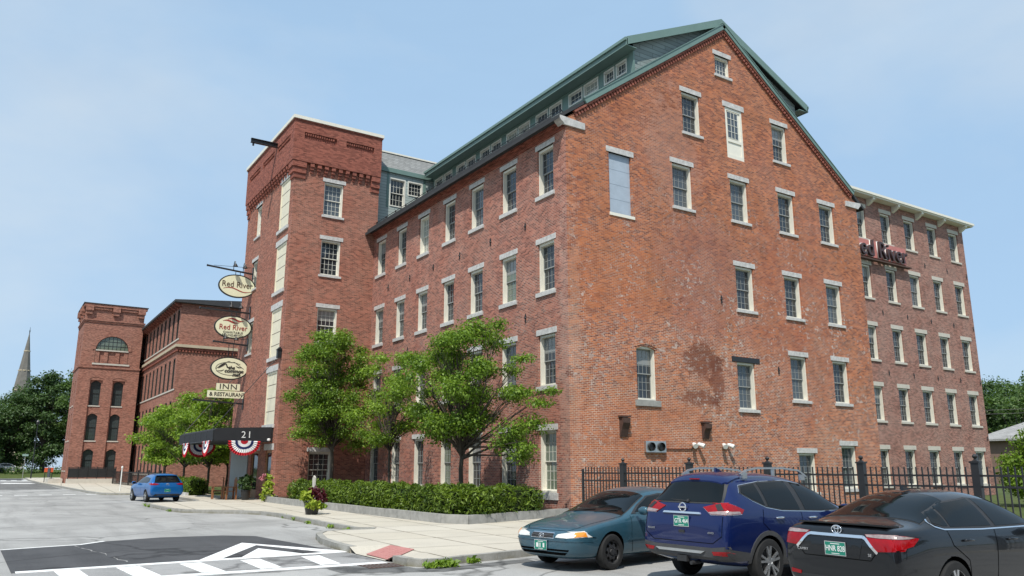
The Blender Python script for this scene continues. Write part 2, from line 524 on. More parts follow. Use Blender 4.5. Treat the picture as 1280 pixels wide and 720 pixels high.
def glass_mat(name, c, rough=0.04, spec=0.7, tint=None):
    """dark glazing seen from outside: rooms behind are dark, surface mirrors the sky; old panes are wavy"""
    t = NT(name)
    t.base(tint if tint else c).set(rough=rough, spec=spec)
    t.bump(t.noise(1.4, 3, 0.5), 0.12, 0.02)
    return t.m
M['glass'] = glass_mat('window_glass', (0.022, 0.027, 0.032))
M['glass_grey'] = glass_mat('window_glass_behind_grey_blind', (0.065, 0.078, 0.088))
M['glass_pale'] = glass_mat('window_glass_behind_pale_curtain', (0.30, 0.31, 0.27))
M['glass_green'] = glass_mat('window_glass_behind_green_curtain', (0.13, 0.16, 0.12))

M['blind'] = glass_mat('glass_over_drawn_blind', (0.24, 0.245, 0.235))
M['glass_far'] = glass_mat('far_window_glass', (0.05, 0.065, 0.065))

def asphalt(name, c, c2, sc=0.25):
    t = NT(name)
    a = t.noise(sc, 6, 0.65, dist=0.3)
    g = t.noise(38.0, 3, 0.7)
    sv = t.node('ShaderNodeMapping'); sv.inputs['Scale'].default_value = (1.0, 0.12, 1.0)
    t.link(t.coord(), sv.inputs[0])
    st = t.noise(1.1, 5, 0.6, vec=sv.outputs[0])
    col = t.mix(t.maprange(a, 0.34, 0.66), tuple(x * 0.80 for x in c), tuple(x * 1.10 for x in c2))
    col = t.mix(t.maprange(st, 0.50, 0.68, 0, 0.6), col, tuple(x * 0.55 for x in c))
    col = t.mix(t.maprange(g, 0.3, 0.75, 0.0, 0.42), col, tuple(x * 1.7 for x in c2))
    g2 = t.noise(90.0, 2, 0.5)
    col = t.mix(t.maprange(g2, 0.55, 0.75, 0.0, 0.5), col, tuple(x * 0.4 for x in c))
    # crack network
    vo = t.node('ShaderNodeTexVoronoi', feature='DISTANCE_TO_EDGE')
    vo.inputs['Scale'].default_value = 0.16
    dv = t.node('ShaderNodeVectorMath', operation='ADD')
    nn = t.node('ShaderNodeTexNoise'); nn.inputs['Scale'].default_value = 0.7; nn.inputs['Detail'].default_value = 6
    t.link(t.coord(), nn.inputs['Vector'])
    t.link(t.coord(), dv.inputs[0]); t.link(nn.outputs['Color'], dv.inputs[1])
    t.link(dv.outputs[0], vo.inputs['Vector'])
    col = t.mix(t.maprange(vo.outputs['Distance'], 0.0, 0.009, 0.7, 0.0), col, tuple(x * 0.3 for x in c))
    t.base(col).set(rough=0.9, spec=0.25)
    t.bump(g, 0.35, 0.01)
    return t.m
M['asphalt'] = asphalt('worn_grey_asphalt', (0.235, 0.232, 0.222), (0.315, 0.31, 0.298))
M['asphalt_new'] = asphalt('new_dark_asphalt', (0.055, 0.056, 0.059), (0.075, 0.075, 0.078), 0.5)
M['asphalt_patch'] = asphalt('patched_asphalt', (0.11, 0.11, 0.108), (0.15, 0.15, 0.145), 0.5)
M['asphalt_walk'] = asphalt('crosswalk_asphalt', (0.24, 0.237, 0.232), (0.28, 0.276, 0.27), 0.5)

def road_paint():
    t = NT('worn_white_road_paint')
    n = t.noise(6.0, 6, 0.7)
    col = t.mix(t.maprange(n, 0.54, 0.70), (0.76, 0.76, 0.74), (0.36, 0.36, 0.35))
    t.base(col).set(rough=0.75, spec=0.3)
    return t.m
M['paint'] = road_paint()

def sidewalk_mat():
    t = NT('sidewalk_concrete')
    n = t.noise(0.7, 6, 0.65)
    g = t.noise(30, 3, 0.6)
    col = t.mix(t.maprange(n, 0.3, 0.7), (0.54, 0.50, 0.42), (0.46, 0.425, 0.36))
    col = t.mix(t.maprange(g, 0.45, 0.8, 0, 0.35), col, (0.26, 0.24, 0.21))
    mp = t.node('ShaderNodeMapping'); mp.inputs['Rotation'].default_value = (0, 0, R(4))
    t.link(t.coord(), mp.inputs[0])
    br = t.node('ShaderNodeTexBrick'); br.offset = 0.0
    t.link(mp.outputs[0], br.inputs['Vector'])
    br.inputs['Scale'].default_value = 1.0
    br.inputs['Brick Width'].default_value = 1.62; br.inputs['Row Height'].default_value = 2.1
    br.inputs['Mortar Size'].default_value = 0.032; br.inputs['Mortar Smooth'].default_value = 0.3
    br.inputs['Color1'].default_value = (1, 1, 1, 1); br.inputs['Color2'].default_value = (0.93, 0.92, 0.9, 1)
    br.inputs['Mortar'].default_value = (1, 1, 1, 1)
    col = t.mix(1.0, col, br.outputs['Color'], 'MULTIPLY')
    jf = t.math('MULTIPLY', br.outputs['Fac'], t.maprange(t.noise(1.3, 4), 0.3, 0.55, 0.35, 1.0))
    col = t.mix(jf, col, (0.14, 0.12, 0.09))
    t.base(col).set(rough=0.9, spec=0.25)
    t.bump(g, 0.2, 0.006)
    return t.m
M['sidewalk'] = sidewalk_mat()

def kerb_mat():
    t = NT('granite_kerb')
    sep = t.node('ShaderNodeSeparateXYZ'); t.link(t.coord(), sep.inputs[0])
    n = t.noise(3.0, 6, 0.7); g = t.noise(45, 3, 0.6)
    col = t.mix(t.maprange(n, 0.3, 0.7), (0.36, 0.35, 0.32), (0.24, 0.235, 0.21))
    col = t.mix(t.maprange(g, 0.5, 0.8, 0, 0.5), col, (0.14, 0.135, 0.125))
    dirt = t.math('MULTIPLY', t.maprange(sep.outputs[2], 0.0, 0.09, 1.0, 0.0), t.maprange(t.noise(1.5, 4), 0.4, 0.6))
    col = t.mix(t.math('MULTIPLY', dirt, 0.7), col, (0.16, 0.14, 0.075))      # moss and grit at the foot of the kerb
    t.base(col).set(rough=0.9, spec=0.25)
    t.bump(g, 0.4, 0.01)
    return t.m
M['kerb'] = kerb_mat()

def grass_mat():
    t = NT('ground_cover')
    n = t.noise(0.35, 7, 0.65); g = t.noise(8, 4, 0.7)
    col = t.mix(t.maprange(n, 0.3, 0.7), (0.045, 0.075, 0.02), (0.085, 0.11, 0.035))
    col = t.mix(t.maprange(g, 0.45, 0.75, 0, 0.5), col, (0.12, 0.10, 0.05))
    t.base(col).set(rough=0.95, spec=0.15)
    return t.m
M['grass'] = grass_mat()
M['leaf_zelkova'] = leaf_mat('leaf_zelkova', (0.045, 0.105, 0.012), (0.24, 0.36, 0.040))
M['leaf_bright'] = leaf_mat('leaf_bright', (0.085, 0.165, 0.016), (0.29, 0.41, 0.050))
M['leaf_dark'] = leaf_mat('leaf_dark', (0.028, 0.060, 0.018), (0.085, 0.145, 0.042), 0.25)  # lightened: soft haze over the far trees is put into the leaf colour
M['leaf_mid'] = leaf_mat('leaf_mid', (0.040, 0.085, 0.020), (0.12, 0.19, 0.05), 0.28)  # also lightened, with the distance haze mixed into the green
M['leaf_yew'] = leaf_mat('leaf_yew', (0.020, 0.055, 0.008), (0.21, 0.30, 0.035), 0.3)
M['leaf_lime'] = leaf_mat('leaf_lime', (0.20, 0.30, 0.03), (0.42, 0.46, 0.06), 0.3)
M['leaf_burgundy'] = leaf_mat('leaf_burgundy', (0.045, 0.006, 0.012), (0.14, 0.018, 0.03), 0.25)
M['petal_pink'] = leaf_mat('petal_pink', (0.45, 0.12, 0.20), (0.65, 0.30, 0.36), 0.3)
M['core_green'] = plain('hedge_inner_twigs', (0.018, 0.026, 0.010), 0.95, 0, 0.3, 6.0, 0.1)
# ------------------------------------------------------------------ ground, road, sidewalks
mb = MB(); mb.box(-900, 900, -900, 900, -0.6, -0.02)
mb.build('ground', M['grass'], kind='structure')
mb = MB(); mb.box(-60, -1.2, -90, 139, -0.05, 0.0)
mb.box(-90, -60, 118, 139, -0.05, 0.0)
mb.build('road', M['asphalt'], kind='structure')
mb = MB(); mb.box(-1.2, 60, -90, -16, -0.05, 0.0)
mb.build('parking_lot', M['asphalt'], kind='structure')

KERB1 = [(-1.0, -7.9), (-4.5, -8.6), (-8.5, -9.46), (-9.2, -9.62), (-10.04, -9.75), (-10.7, -9.96), (-11.02, -9.9), (-11.18, -9.6), (-11.2, -9.0)]
KERB2 = [(-11.18, -6.75), (-11.16, -5.9), (-11.0, -4.4), (-10.6, -2.95), (-10.2, -2.25), (-9.8, -2.08), (-8.7, -2.12), (-8.6, -2.0), (-8.95, -1.55),
         (-8.86, 2.0), (-8.62, 7.0), (-8.75, 8.6), (-9.3, 10.0), (-10.3, 10.9), (-11.05, 11.9), (-11.25, 13.0), (-11.35, 16.5), (-11.4, 18.7), (-11.0, 19.5),
         (-9.6, 20.1), (-8.6, 20.8), (-8.35, 22.5), (-8.3, 30.0), (-8.4, 35.6), (-9.0, 36.4), (-9.8, 36.8), (-10.8, 37.4), (-11.2, 38.5), (-11.5, 42.7), (-11.95, 62.7), (-12.5, 83.0), (-12.6, 110.0), (-12.0, 138.0)]
RAMP = [(-11.2, -9.0), (-10.2, -8.75), (-10.2, -6.75), (-11.18, -6.75)]
slab = KERB1 + [RAMP[1], RAMP[2]] + KERB2 + [(-3.6, 138), (-3.6, 58.4), (-5.6, 58.4), (-5.6, 29.0), (0.5, 29.0), (0.5, -3.5), (-1.0, -3.5)]
mb = MB(); mb.prism([(x, y, -0.04) for x, y in slab], (0, 0, 0.17))
mb.build('sidewalk', M['sidewalk'], kind='structure')

def kerb_strip(mb, line, w, z0, z1, inside):
    """granite kerb stones ~1.8 m long with open joints; inside = +1 when the pavement lies to the right of the line's direction"""
    pts = [Vector((x, y, 0)) for x, y in line]
    nrm = []
    for i in range(len(pts)):
        d = (pts[min(i + 1, len(pts) - 1)] - pts[max(i - 1, 0)]).normalized()
        nrm.append(Vector((d.y, -d.x, 0)) * inside)
    for i in range(len(pts) - 1):
        a, b, na, nb = pts[i], pts[i + 1], nrm[i], nrm[i + 1]
        L = (b - a).length
        k = max(1, int(round(L / 1.9)))
        for j in range(k):
            g = 0.008 / L
            t0, t1 = j / k + g, (j + 1) / k - g
            p0, p1 = a.lerp(b, t0), a.lerp(b, t1)
            n0, n1 = na.lerp(nb, t0), na.lerp(nb, t1)
            dz = random.uniform(-0.006, 0.006)
            o0 = p0 - n0 * 0.012; o1 = p1 - n1 * 0.012
            q = [o0, o1, p1 + n1 * w, p0 + n0 * w]
            mb.prism([(v.x, v.y, z0) for v in q], (0, 0, z1 - z0 + dz))
mb = MB()
kerb_strip(mb, KERB1, 0.15, -0.06, 0.142, 1)
kerb_strip(mb, KERB2, 0.15, -0.06, 0.142, 1)
mb.build('kerb', M['kerb'], kind='structure')

# dropped ramp with the red tactile square
mb = MB()
n = 6
for i in range(n):
    for j in range(n):
        q = []
        for (a, b) in ((i, j), (i + 1, j), (i + 1, j + 1), (i, j + 1)):
            s, t = a / n, b / n
            x = -11.2 + 1.0 * s; y = -9.0 + 0.25 * s + t * (2.25 - 0.25 * s)
            e = max(abs(t - 0.5) * 2 - 0.72, 0) / 0.28
            z = 0.015 + (0.115) * max(s ** 1.0, e)
            q.append((x, y, z))
        mb.face(q)
mb.build('sidewalk_ramp', M['sidewalk'], kind='structure')
t = NT('red_tactile_paving')
g = t.noise(9, 4, 0.6)
t.base(t.mix(t.maprange(g, 0.3, 0.7), (0.36, 0.145, 0.130), (0.44, 0.20, 0.18))).set(rough=0.85)
M['tactile'] = t.m
mb = MB()
mb.prism([(-11.16, -8.75, 0.028), (-10.28, -8.05, 0.128), (-10.32, -6.95, 0.128), (-11.14, -7.55, 0.036)], (0, 0, 0.012))
for i in range(7):
    for j in range(7):
        u, v = (i + 0.7) / 8.4, (j + 0.7) / 8.4
        a = Vector((-11.16, -8.75, 0.028)).lerp(Vector((-10.28, -8.05, 0.128)), u)
        b = Vector((-11.14, -7.55, 0.036)).lerp(Vector((-10.32, -6.95, 0.128)), u)
        c = a.lerp(b, v)
        mb.lathe([(0.03, 0), (0.022, 0.006)], (c.x, c.y, c.z + 0.012), 6)
mb.build('tactile_paving', M['tactile'], kind='structure')

# raised dark asphalt table, crosswalk and its paint
def flat(name, poly, z, m, th=0.003):
    b = MB(); b.prism([(x, y, z - th) for x, y in poly], (0, 0, th))
    return b.build(name, m, kind='structure')
flat('speed_table', [(-17.46, -6.9), (-17.55, -2.1), (-16.77, -1.82), (-15.94, -1.62), (-15.34, -0.92), (-13.95, -0.40), (-12.4, -0.62), (-11.7, -1.3), (-11.4, -4.6), (-11.3, -6.6)], 0.005, M['asphalt_new'])
flat('crosswalk_surface', [(-17.44, -9.1), (-17.46, -6.9), (-11.25, -6.6), (-11.24, -9.1)], 0.0055, M['asphalt_walk'])
flat('road_patch', [(-12.6, -9.2), (-11.25, -9.12), (-11.2, -10.0), (-10.6, -10.15), (-8.6, -9.8), (-8.7, -10.25), (-11.0, -10.7), (-12.6, -9.9)], 0.0055, M['asphalt_patch'])
flat('road_patch', [(-26.0, 56.0), (-12.2, 56.0), (-12.3, 96.0), (-26.0, 96.0)], 0.004, M['asphalt_patch'])
flat('road_patch', [(-26.0, 118.0), (-12.9, 116.0), (-12.6, 136.0), (-26.0, 136.0)], 0.005, M['asphalt_new'])
mb = MB()
px, py = -16.05, -1.7
pts = []
for i in range(26):
    pts.append((px, py)); px += random.uniform(-0.02, 0.085); py -= random.uniform(0.12, 0.26)
for (a, c) in zip(pts[:-1], pts[1:]):
    w_ = random.uniform(0.006, 0.025)
    if random.random() < 0.85: mb.prism([(a[0] - w_, a[1], 0.0055), (a[0] + w_, a[1], 0.0055), (c[0] + w_ * 0.6, c[1], 0.0055), (c[0] - w_ * 0.6, c[1], 0.0055)], (0, 0, 0.002))
mb.build('road_crack', M['asphalt'], kind='structure')
mb = MB()
def paint(poly, z=0.0095):
    mb.prism([(x, y, z - 0.003) for x, y in poly], (0, 0, 0.003))
paint([(-17.4, -6.95), (-11.12, -6.62), (-11.12, -6.36), (-17.4, -6.66)])
paint([(-17.4, -8.86), (-11.3, -9.02), (-11.3, -8.72), (-17.4, -8.58)])
for xu, xl in ((-16.62, -16.55), (-15.62, -15.52), (-14.52, -14.45), (-13.38, -13.43), (-12.14, -12.30)):
    paint([(xu - 0.2, -6.96), (xl - 0.2, -8.575), (xl + 0.2, -8.585), (xu + 0.2, -6.945)])
paint([(-14.25, -6.48), (-12.55, -3.15), (-12.42, -3.95), (-13.8, -6.46)])
paint([(-12.55, -3.15), (-11.15, -6.355), (-11.62, -6.355), (-12.42, -3.95)])
paint([(-13.42, -6.45), (-12.6, -4.75), (-12.12, -6.38)])
paint([(-17.6, -2.12), (-17.6, -2.0), (-16.8, -1.72), (-15.95, -1.5), (-15.36, -0.8), (-15.30, -0.92), (-15.9, -1.62), (-16.77, -1.84)])
mb.build('crosswalk_marking', M['paint'], kind='structure')
mb = MB()
for i in range(5):
    paint([(-17.6 + i * 1.42, 39.3), (-16.85 + i * 1.42, 39.3), (-16.85 + i * 1.42, 40.0), (-17.6 + i * 1.42, 40.0)])
for i in range(4):
    paint([(-17.2 + i * 1.3, 112), (-16.5 + i * 1.3, 112), (-16.5 + i * 1.3, 116), (-17.2 + i * 1.3, 116)])
paint([(-16.5, 86), (-12.9, 84), (-13.2, 88), (-15.8, 91)])
mb.build('far_crosswalk_marking', M['paint'], kind='structure')
mb = MB()
mb.box(-60, 30, 139, 220, -0.5, 0.02)
for i in range(30):
    x0 = -70 + i * 4
    mb.prism([(x0, 140, -0.1), (x0 + 4, 140, -0.1), (x0 + 4, 150, 0.9), (x0, 150, 0.9)], (0, 0, 0.12))
mb.build('grass_bank', M['grass'], kind='structure')
mb = MB(); mb.box(-5.6, 10, 29.0, 58.4, -0.02, 0.06)
mb.build('lawn', M['grass'], kind='structure')
# ------------------------------------------------------------------ walls with real openings, and windows
class Wall:
    """axis 'Y': plane y=c facing -Y, u = x.  axis 'X': plane x=c facing -X, u = y."""
    def __init__(s, mb, axis, c): s.mb, s.axis, s.c = mb, axis, c
    def P(s, u, d, z): return (u, s.c + d, z) if s.axis == 'Y' else (s.c + d, u, z)
    def quad(s, a, b, c, d):
        pts = [s.P(*q) for q in (a, b, c, d)]
        if s.axis == 'X': pts = pts[::-1]
        s.mb.face(pts)
    def fill(s, u0, u1, z0, z1, holes, depth=0.38, reveal=True):
        us = sorted({u0, u1} | {h[0] for h in holes} | {h[1] for h in holes})
        zs = sorted({z0, z1} | {h[2] for h in holes} | {h[3] for h in holes})
        us = [u for u in us if u0 - 1e-6 <= u <= u1 + 1e-6]; zs = [z for z in zs if z0 - 1e-6 <= z <= z1 + 1e-6]
        for i in range(len(us) - 1):
            run = None
            for j in range(len(zs) - 1):
                uc, zc = (us[i] + us[i + 1]) / 2, (zs[j] + zs[j + 1]) / 2
                solid = not any(h[0] < uc < h[1] and h[2] < zc < h[3] for h in holes)
                if solid:
                    if run is None: run = zs[j]
                    end = zs[j + 1]
                if (not solid or j == len(zs) - 2) and run is not None:
                    s.quad((us[i], 0, run), (us[i + 1], 0, run), (us[i + 1], 0, end), (us[i], 0, end)); run = None
        if reveal:
            for (a, b, c, d) in holes:
                s.quad((a, 0, c), (a, 0, d), (a, depth, d), (a, depth, c))
                s.quad((b, depth, c), (b, depth, d), (b, 0, d), (b, 0, c))
                s.quad((a, depth, c), (b, depth, c), (b, 0, c), (a, 0, c))
                s.quad((a, 0, d), (b, 0, d), (b, depth, d), (a, depth, d))
                s.quad((a, depth, c), (a, depth, d), (b, depth, d), (b, depth, c))     # dark back of the opening
                # (the back plate closes the hole behind the glazing)

_tmpl = {}
_blinds = {}
def sash_window(parent, axis, c, u0, u1, z0, z1, cols=4, rows=3, sash='grey_sash', frame='cream', pane='glass', lintel='granite', sill='granite',
                rec=0.085, lint_h=0.225, sill_h=0.13, double=True, lint_over=0.12, sill_over=0.09, name='window', sub=True, blind=None):
    """a double-hung window: frame > upper and lower sash, panes, stone sill, stone lintel"""
    w, h = round(u1 - u0, 2), round(z1 - z0, 2)
    key = (w, h, cols, rows, sash, frame, rec, double, lintel, sill, lint_h, sill_h, lint_over, sill_over)
    if key not in _tmpl:
        x0, x1 = -w / 2, w / 2
        d = {}
        fw_ = 0.072
        b = MB()       # lining of the opening, wide enough that its far jamb shows
        b.box(x0 + 0.002, x0 + fw_, rec, rec + 0.26, 0.002, h - 0.002); b.box(x1 - fw_, x1 - 0.002, rec, rec + 0.26, 0.002, h - 0.002)
        b.box(x0 + fw_, x1 - fw_, rec, rec + 0.26, h - 0.10, h - 0.002)
        b.box(x0 + fw_, x1 - fw_, rec - 0.02, rec + 0.26, 0.002, 0.075)
        d['window'] = b
        b = MB()
        ix0, ix1, iz0, iz1 = x0 + fw_, x1 - fw_, 0.075, h - 0.10
        mid = (iz0 + iz1) / 2
        st = 0.042; mu = 0.017
        spans = ((iz0, mid + 0.02, rec + 0.195), (mid - 0.02, iz1, rec + 0.15)) if double else ((iz0, iz1, rec + 0.09),)
        for (za, zb, y) in spans:
            ya, yb = y, y + 0.035
            b.box(ix0, ix0 + st, ya, yb, za, zb); b.box(ix1 - st, ix1, ya, yb, za, zb)
            b.box(ix0 + st, ix1 - st, ya, yb, za, za + st); b.box(ix0 + st, ix1 - st, ya, yb, zb - st, zb)
            for k in range(1, cols):
                xx = ix0 + st + (ix1 - ix0 - 2 * st) * k / cols
                b.box(xx - mu / 2, xx + mu / 2, ya + 0.006, yb - 0.004, za + st, zb - st)
            for k in range(1, rows):
                zz = za + st + (zb - za - 2 * st) * k / rows
                b.box(ix0 + st, ix1 - st, ya + 0.008, yb - 0.006, zz - mu / 2, zz + mu / 2)
        d['sash'] = b
        b = MB()
        for (za, zb, y) in spans:
            b.box(ix0 + 0.01, ix1 - 0.01, y + 0.018, y + 0.024, za + 0.01, zb - 0.01)
        d['pane'] = b
        if sill:
            b = MB(); b.box(x0 - sill_over, x1 + sill_over, -0.07, 0.075, -sill_h, 0.0); d['sill'] = b
        if lintel:
            b = MB(); b.box(x0 - lint_over, x1 + lint_over, -0.025, 0.10, h, h + lint_h); d['lintel'] = b
        mats = dict(window=M[frame], sash=M[sash], pane=M[pane])
        if sill: mats['sill'] = M[sill]
        if lintel: mats['lintel'] = M[lintel]
        objs = {}
        for k, bb in d.items():
            o = bb.build(k, mats[k])
            objs[k] = o.data
            bpy.data.objects.remove(o)
        _tmpl[key] = objs
    objs = _tmpl[key]
    uc = (u0 + u1) / 2
    loc = Vector((uc, c, z0)) if axis == 'Y' else Vector((c, uc, z0))
    root = bpy.data.objects.new(name, objs['window'])
    COL.objects.link(root)
    root.parent = parent
    root.location = loc - origin_of(parent)
    if axis == 'X': root.rotation_euler = (0, 0, -math.pi / 2)
    if blind is None and double and w > 1.0 and name == 'window': blind = random.choice([0, 0, 0, 0, 0, 0, 0, 0, 0.3]) if frame == 'cream' else 0
    if blind:
        kb = (w, h, rec, blind)
        if kb not in _blinds:
            bb = MB(); zt = h - 0.145; zb = zt - (h - 0.22) * blind
            bb.box(-w / 2 + 0.12, w / 2 - 0.12, rec + 0.1662, rec + 0.1675, max(zb, h / 2 + 0.03), zt)
            ob = bb.build('blind', M['blind']); _blinds[kb] = ob.data; bpy.data.objects.remove(ob)
        ob = bpy.data.objects.new('blind', _blinds[kb]); COL.objects.link(ob); ob.parent = root
    for k in ('sash', 'pane', 'sill', 'lintel'):
        if k not in objs: continue
        o = bpy.data.objects.new(k, objs[k])
        COL.objects.link(o)
        o.parent = root
        if k == 'pane' and pane != 'glass':
            pass
        if k == 'pane':
            o.material_slots[0].link = 'OBJECT'
            o.material_slots[0].material = M[pane]
    return root

def obox_along(mb, axis, c, u0, u1, d0, d1, z0, z1):
    if axis == 'Y': mb.box(u0, u1, c + d0, c + d1, z0, z1)
    else: mb.box(c + d0, c + d1, u0, u1, z0, z1)

def text_mesh(body, size, extrude, align='CENTER', spacing=1.0, shear=0.0, bold=0.0):
    cu = bpy.data.curves.new('lettering', 'FONT')
    cu.body = body; cu.size = size; cu.extrude = extrude; cu.align_x = align; cu.align_y = 'CENTER'
    cu.space_character = spacing; cu.shear = shear; cu.offset = bold
    cu.resolution_u = 4
    o = bpy.data.objects.new('lettering_tmp', cu)
    COL.objects.link(o)
    dg = bpy.context.evaluated_depsgraph_get()
    me = bpy.data.meshes.new_from_object(o.evaluated_get(dg))
    bpy.data.objects.remove(o); bpy.data.curves.remove(cu)
    return me

def lettering(body, size, at, right, upv, mat, parent=None, depth=0.006, sx=1.0, name='lettering', spacing=1.0, shear=0.0, bold=0.0, align='CENTER'):
    """flat letters standing in the plane (right, up), thickness along right x up"""
    me = text_mesh(body, size, depth, align, spacing, shear, bold)
    rv, uv = Vector(right).normalized(), Vector(upv).normalized()
    nv = rv.cross(uv)
    at = Vector(at)
    off = origin_of(parent) if parent is not None else Vector((0, 0, 0))
    for v in me.vertices:
        v.co = at + rv * v.co.x * sx + uv * v.co.y + nv * v.co.z - off
    me.materials.clear(); me.materials.append(mat)
    me.name = name
    o = bpy.data.objects.new(name, me); COL.objects.link(o)
    if parent is not None: o.parent = parent
    return o
# ------------------------------------------------------------------ gabled main mill
mill = thing('mill_building', 'long gabled red brick mill with green dormer roof and stone lintels, nearest and tallest building', 'building', (0, 0, 0))
GW = 19.45            # gable width
EAVE, APEX, MIDX = 15.72, 22.72, 9.725
SL = (APEX - EAVE) / MIDX
gcols = {2: (5.89, 7.09), 3: (9.60, 10.80), 4: (13.0, 14.2), 5: (16.2, 17.4)}
grow = {4: (13.05, 15.10), 3: (8.82, 10.87), 2: (4.90, 6.98)}
gwins = []
for c in (2, 3, 4, 5): gwins.append(gcols[c] + grow[4])
for c in (3, 4, 5): gwins.append(gcols[c] + grow[3])
for c in (4, 5): gwins.append(gcols[c] + grow[2])
gwins.append((9.32, 10.5, 4.33, 6.42))
gwins.append((13.1, 14.3, 0.75, 2.50)); gwins.append((16.3, 17.47, 0.85, 2.88))
attic = [(6.70, 7.86, 16.76, 18.77), (12.93, 14.05, 16.74, 18.72)]
topwin = (9.07, 10.10, 20.32, 21.36)
door = (9.57, 10.75, 16.15, 18.75)
archw = (3.40, 4.46, 4.47, 6.66)
shut = (2.23, 3.46, 12.10, 14.76)
holes = gwins + attic + [topwin, door, archw, shut]
b = MB()
w = Wall(b, 'Y', 0.0)
w.fill(0, GW, 0, 22.9, holes, 0.38)
tmp = b.build('tmp', M['gable_brick'])
bm = bmesh.new(); bm.from_mesh(tmp.data)
for (px, nx) in ((0.0, -SL), (GW, SL)):
    nrm = Vector((nx, 0, 1)).normalized()
    bmesh.ops.bisect_plane(bm, geom=bm.verts[:] + bm.edges[:] + bm.faces[:], plane_co=(px, 0, EAVE), plane_no=nrm, clear_outer=True)
gv = [tuple(v.co) for v in bm.verts]; bm.verts.index_update()
gf = [tuple(v.index for v in f.verts) for f in bm.faces]
bm.free(); bpy.data.objects.remove(tmp)
b = MB(); b.mesh(gv, gf)
# segmental brick head of the arched window
ax0, ax1, _, az = archw
arc = [(ax0 + (ax1 - ax0) * i / 10, 0.03, az - 0.14 * (2 * i / 10 - 1) ** 2) for i in range(11)]
for i in range(10):
    (xa, _, za), (xb, _, zb) = arc[i], arc[i + 1]
    b.mesh([(xa, 0.004, za), (xb, 0.004, zb), (xb, 0.004, az), (xa, 0.004, az), (xa, 0.1, za), (xb, 0.1, zb)], [(0, 1, 2, 3), (0, 4, 5, 1)])
wall = b.build('wall', M['gable_brick'], mill)

srow = {4: (12.86, 14.94), 3: (8.74, 10.81), 2: (4.95, 7.00), 1: (0.90, 3.24)}
scol = {1: (0.87, 2.02), 2: (3.65, 4.85), 3: (6.44, 7.64), 4: (9.16, 10.29), 5: (11.99, 13.14), 6: (14.71, 15.85), 7: (17.48, 18.68)}
sh = [scol[c] + srow[r] for r in srow for c in scol]
b = MB()
w = Wall(b, 'X', 0.0)
w.fill(0, 19.2, 0, 15.72, sh, 0.38)
w.fill(29.0, 45.0, 0, 15.72, [])
b.face([(GW, 0, 0), (GW, 45, 0), (GW, 45, EAVE), (GW, 0, EAVE)])
b.face([(0, 45, 0), (0, 45, EAVE), (MIDX, 45, APEX), (GW, 45, EAVE), (GW, 45, 0)])
b.build('side_wall', M['street_brick'], mill)

for wd in gwins:
    r1 = wd[2] < 1.0
    iron = abs(wd[2] - 4.33) < 0.01
    pn = 'glass' if random.random() < 0.6 else 'glass_grey'
    sash_window(mill, 'Y', 0.0, *wd, pane=pn, lintel='black_iron' if iron else 'granite', lint_over=0.32 if iron else 0.13, sill='granite')
for wd in attic: sash_window(mill, 'Y', 0.0, *wd, pane='glass')
sash_window(mill, 'Y', 0.0, *topwin, cols=4, rows=3, double=False, sash='white_sash', pane='glass_grey')
sash_window(mill, 'Y', 0.0, *archw, lintel=None, sill='granite_dark', sill_h=0.24, sill_over=0.14, pane='glass')
b = MB()
n = 9
for i in range(n):      # rowlock arch over it
    t = (i + 0.5) / n * 2 - 1
    x = 3.93 + t * 0.62; z = 6.66 + 0.16 * (1 - t * t) * 0.9 - 0.03
    a = t * 0.22
    b.obox((x, -0.006, z + 0.06), (math.cos(a), 0, -math.sin(a)), (0, 1, 0), (math.sin(a), 0, math.cos(a)), 0.058, 0.02, 0.10)
b.build('brick_arch', M['gable_brick'], mill)
for r in srow:
    for c in scol:
        pn = random.choice(['glass', 'glass', 'glass_grey'])
        sa = 'grey_sash'
        if (r, c) == (4, 5): pn, sa = 'glass_pale', 'white_sash'
        if (r, c) == (3, 2): pn = 'glass_green'
        if r == 1: sa = 'white_sash' if c == 1 else 'grey_sash'; pn = 'glass_green' if c in (1, 4) else 'glass'
        if (r, c) == (2, 1): pn = 'glass'
        lo = 0.13
        sash_window(mill, 'X', 0.0, *scol[c], *srow[r], sash=sa, pane=pn, sill_h=0.26 if r == 1 else 0.17)

# blind opening closed by a pale blue board
b = MB()
b.box(shut[0] + 0.01, shut[1] - 0.01, 0.10, 0.16, shut[2], shut[3])
for zz in (12.75, 13.4, 14.05): b.box(shut[0] + 0.02, shut[1] - 0.02, 0.094, 0.10, zz, zz + 0.012)
b.build('blocked_window', M['sky_board'], mill)['label'] = 'window opening closed with a pale blue board'
b = MB(); b.box(2.09, 3.6, -0.03, 0.1, 14.76, 15.0); b.build('lintel', M['granite'], mill)
b = MB(); b.box(2.2, 3.56, -0.04, 0.1, 11.97, 12.10); b.build('sill', M['cream'], mill)
# attic loading door
b = MB()
x0, x1, z0, z1 = door
b.box(x0, x1, 0.06, 0.10, z0, z1)
for (a, c, e, f) in ((x0, x0 + 0.12, z0, z1), (x1 - 0.12, x1, z0, z1), (x0 + 0.12, x1 - 0.12, z1 - 0.14, z1), (x0 + 0.12, x1 - 0.12, z0, z0 + 0.2), (x0 + 0.12, x1 - 0.12, z0 + 0.85, z0 + 1.0)):
    b.box(a, c, 0.02, 0.06, e, f)
ad = b.build('attic_door', M['cream'], mill)
b = MB(); b.box(x0 + 0.2, x1 - 0.3, 0.045, 0.055, z0 + 1.05, z1 - 0.2); b.build('pane', M['glass_grey'], ad)
b = MB()
for k in range(1, 3): b.box(x0 + 0.2 + (x1 - x0 - 0.5) * k / 3 - 0.01, x0 + 0.2 + (x1 - x0 - 0.5) * k / 3 + 0.01, 0.03, 0.044, z0 + 1.05, z1 - 0.2)
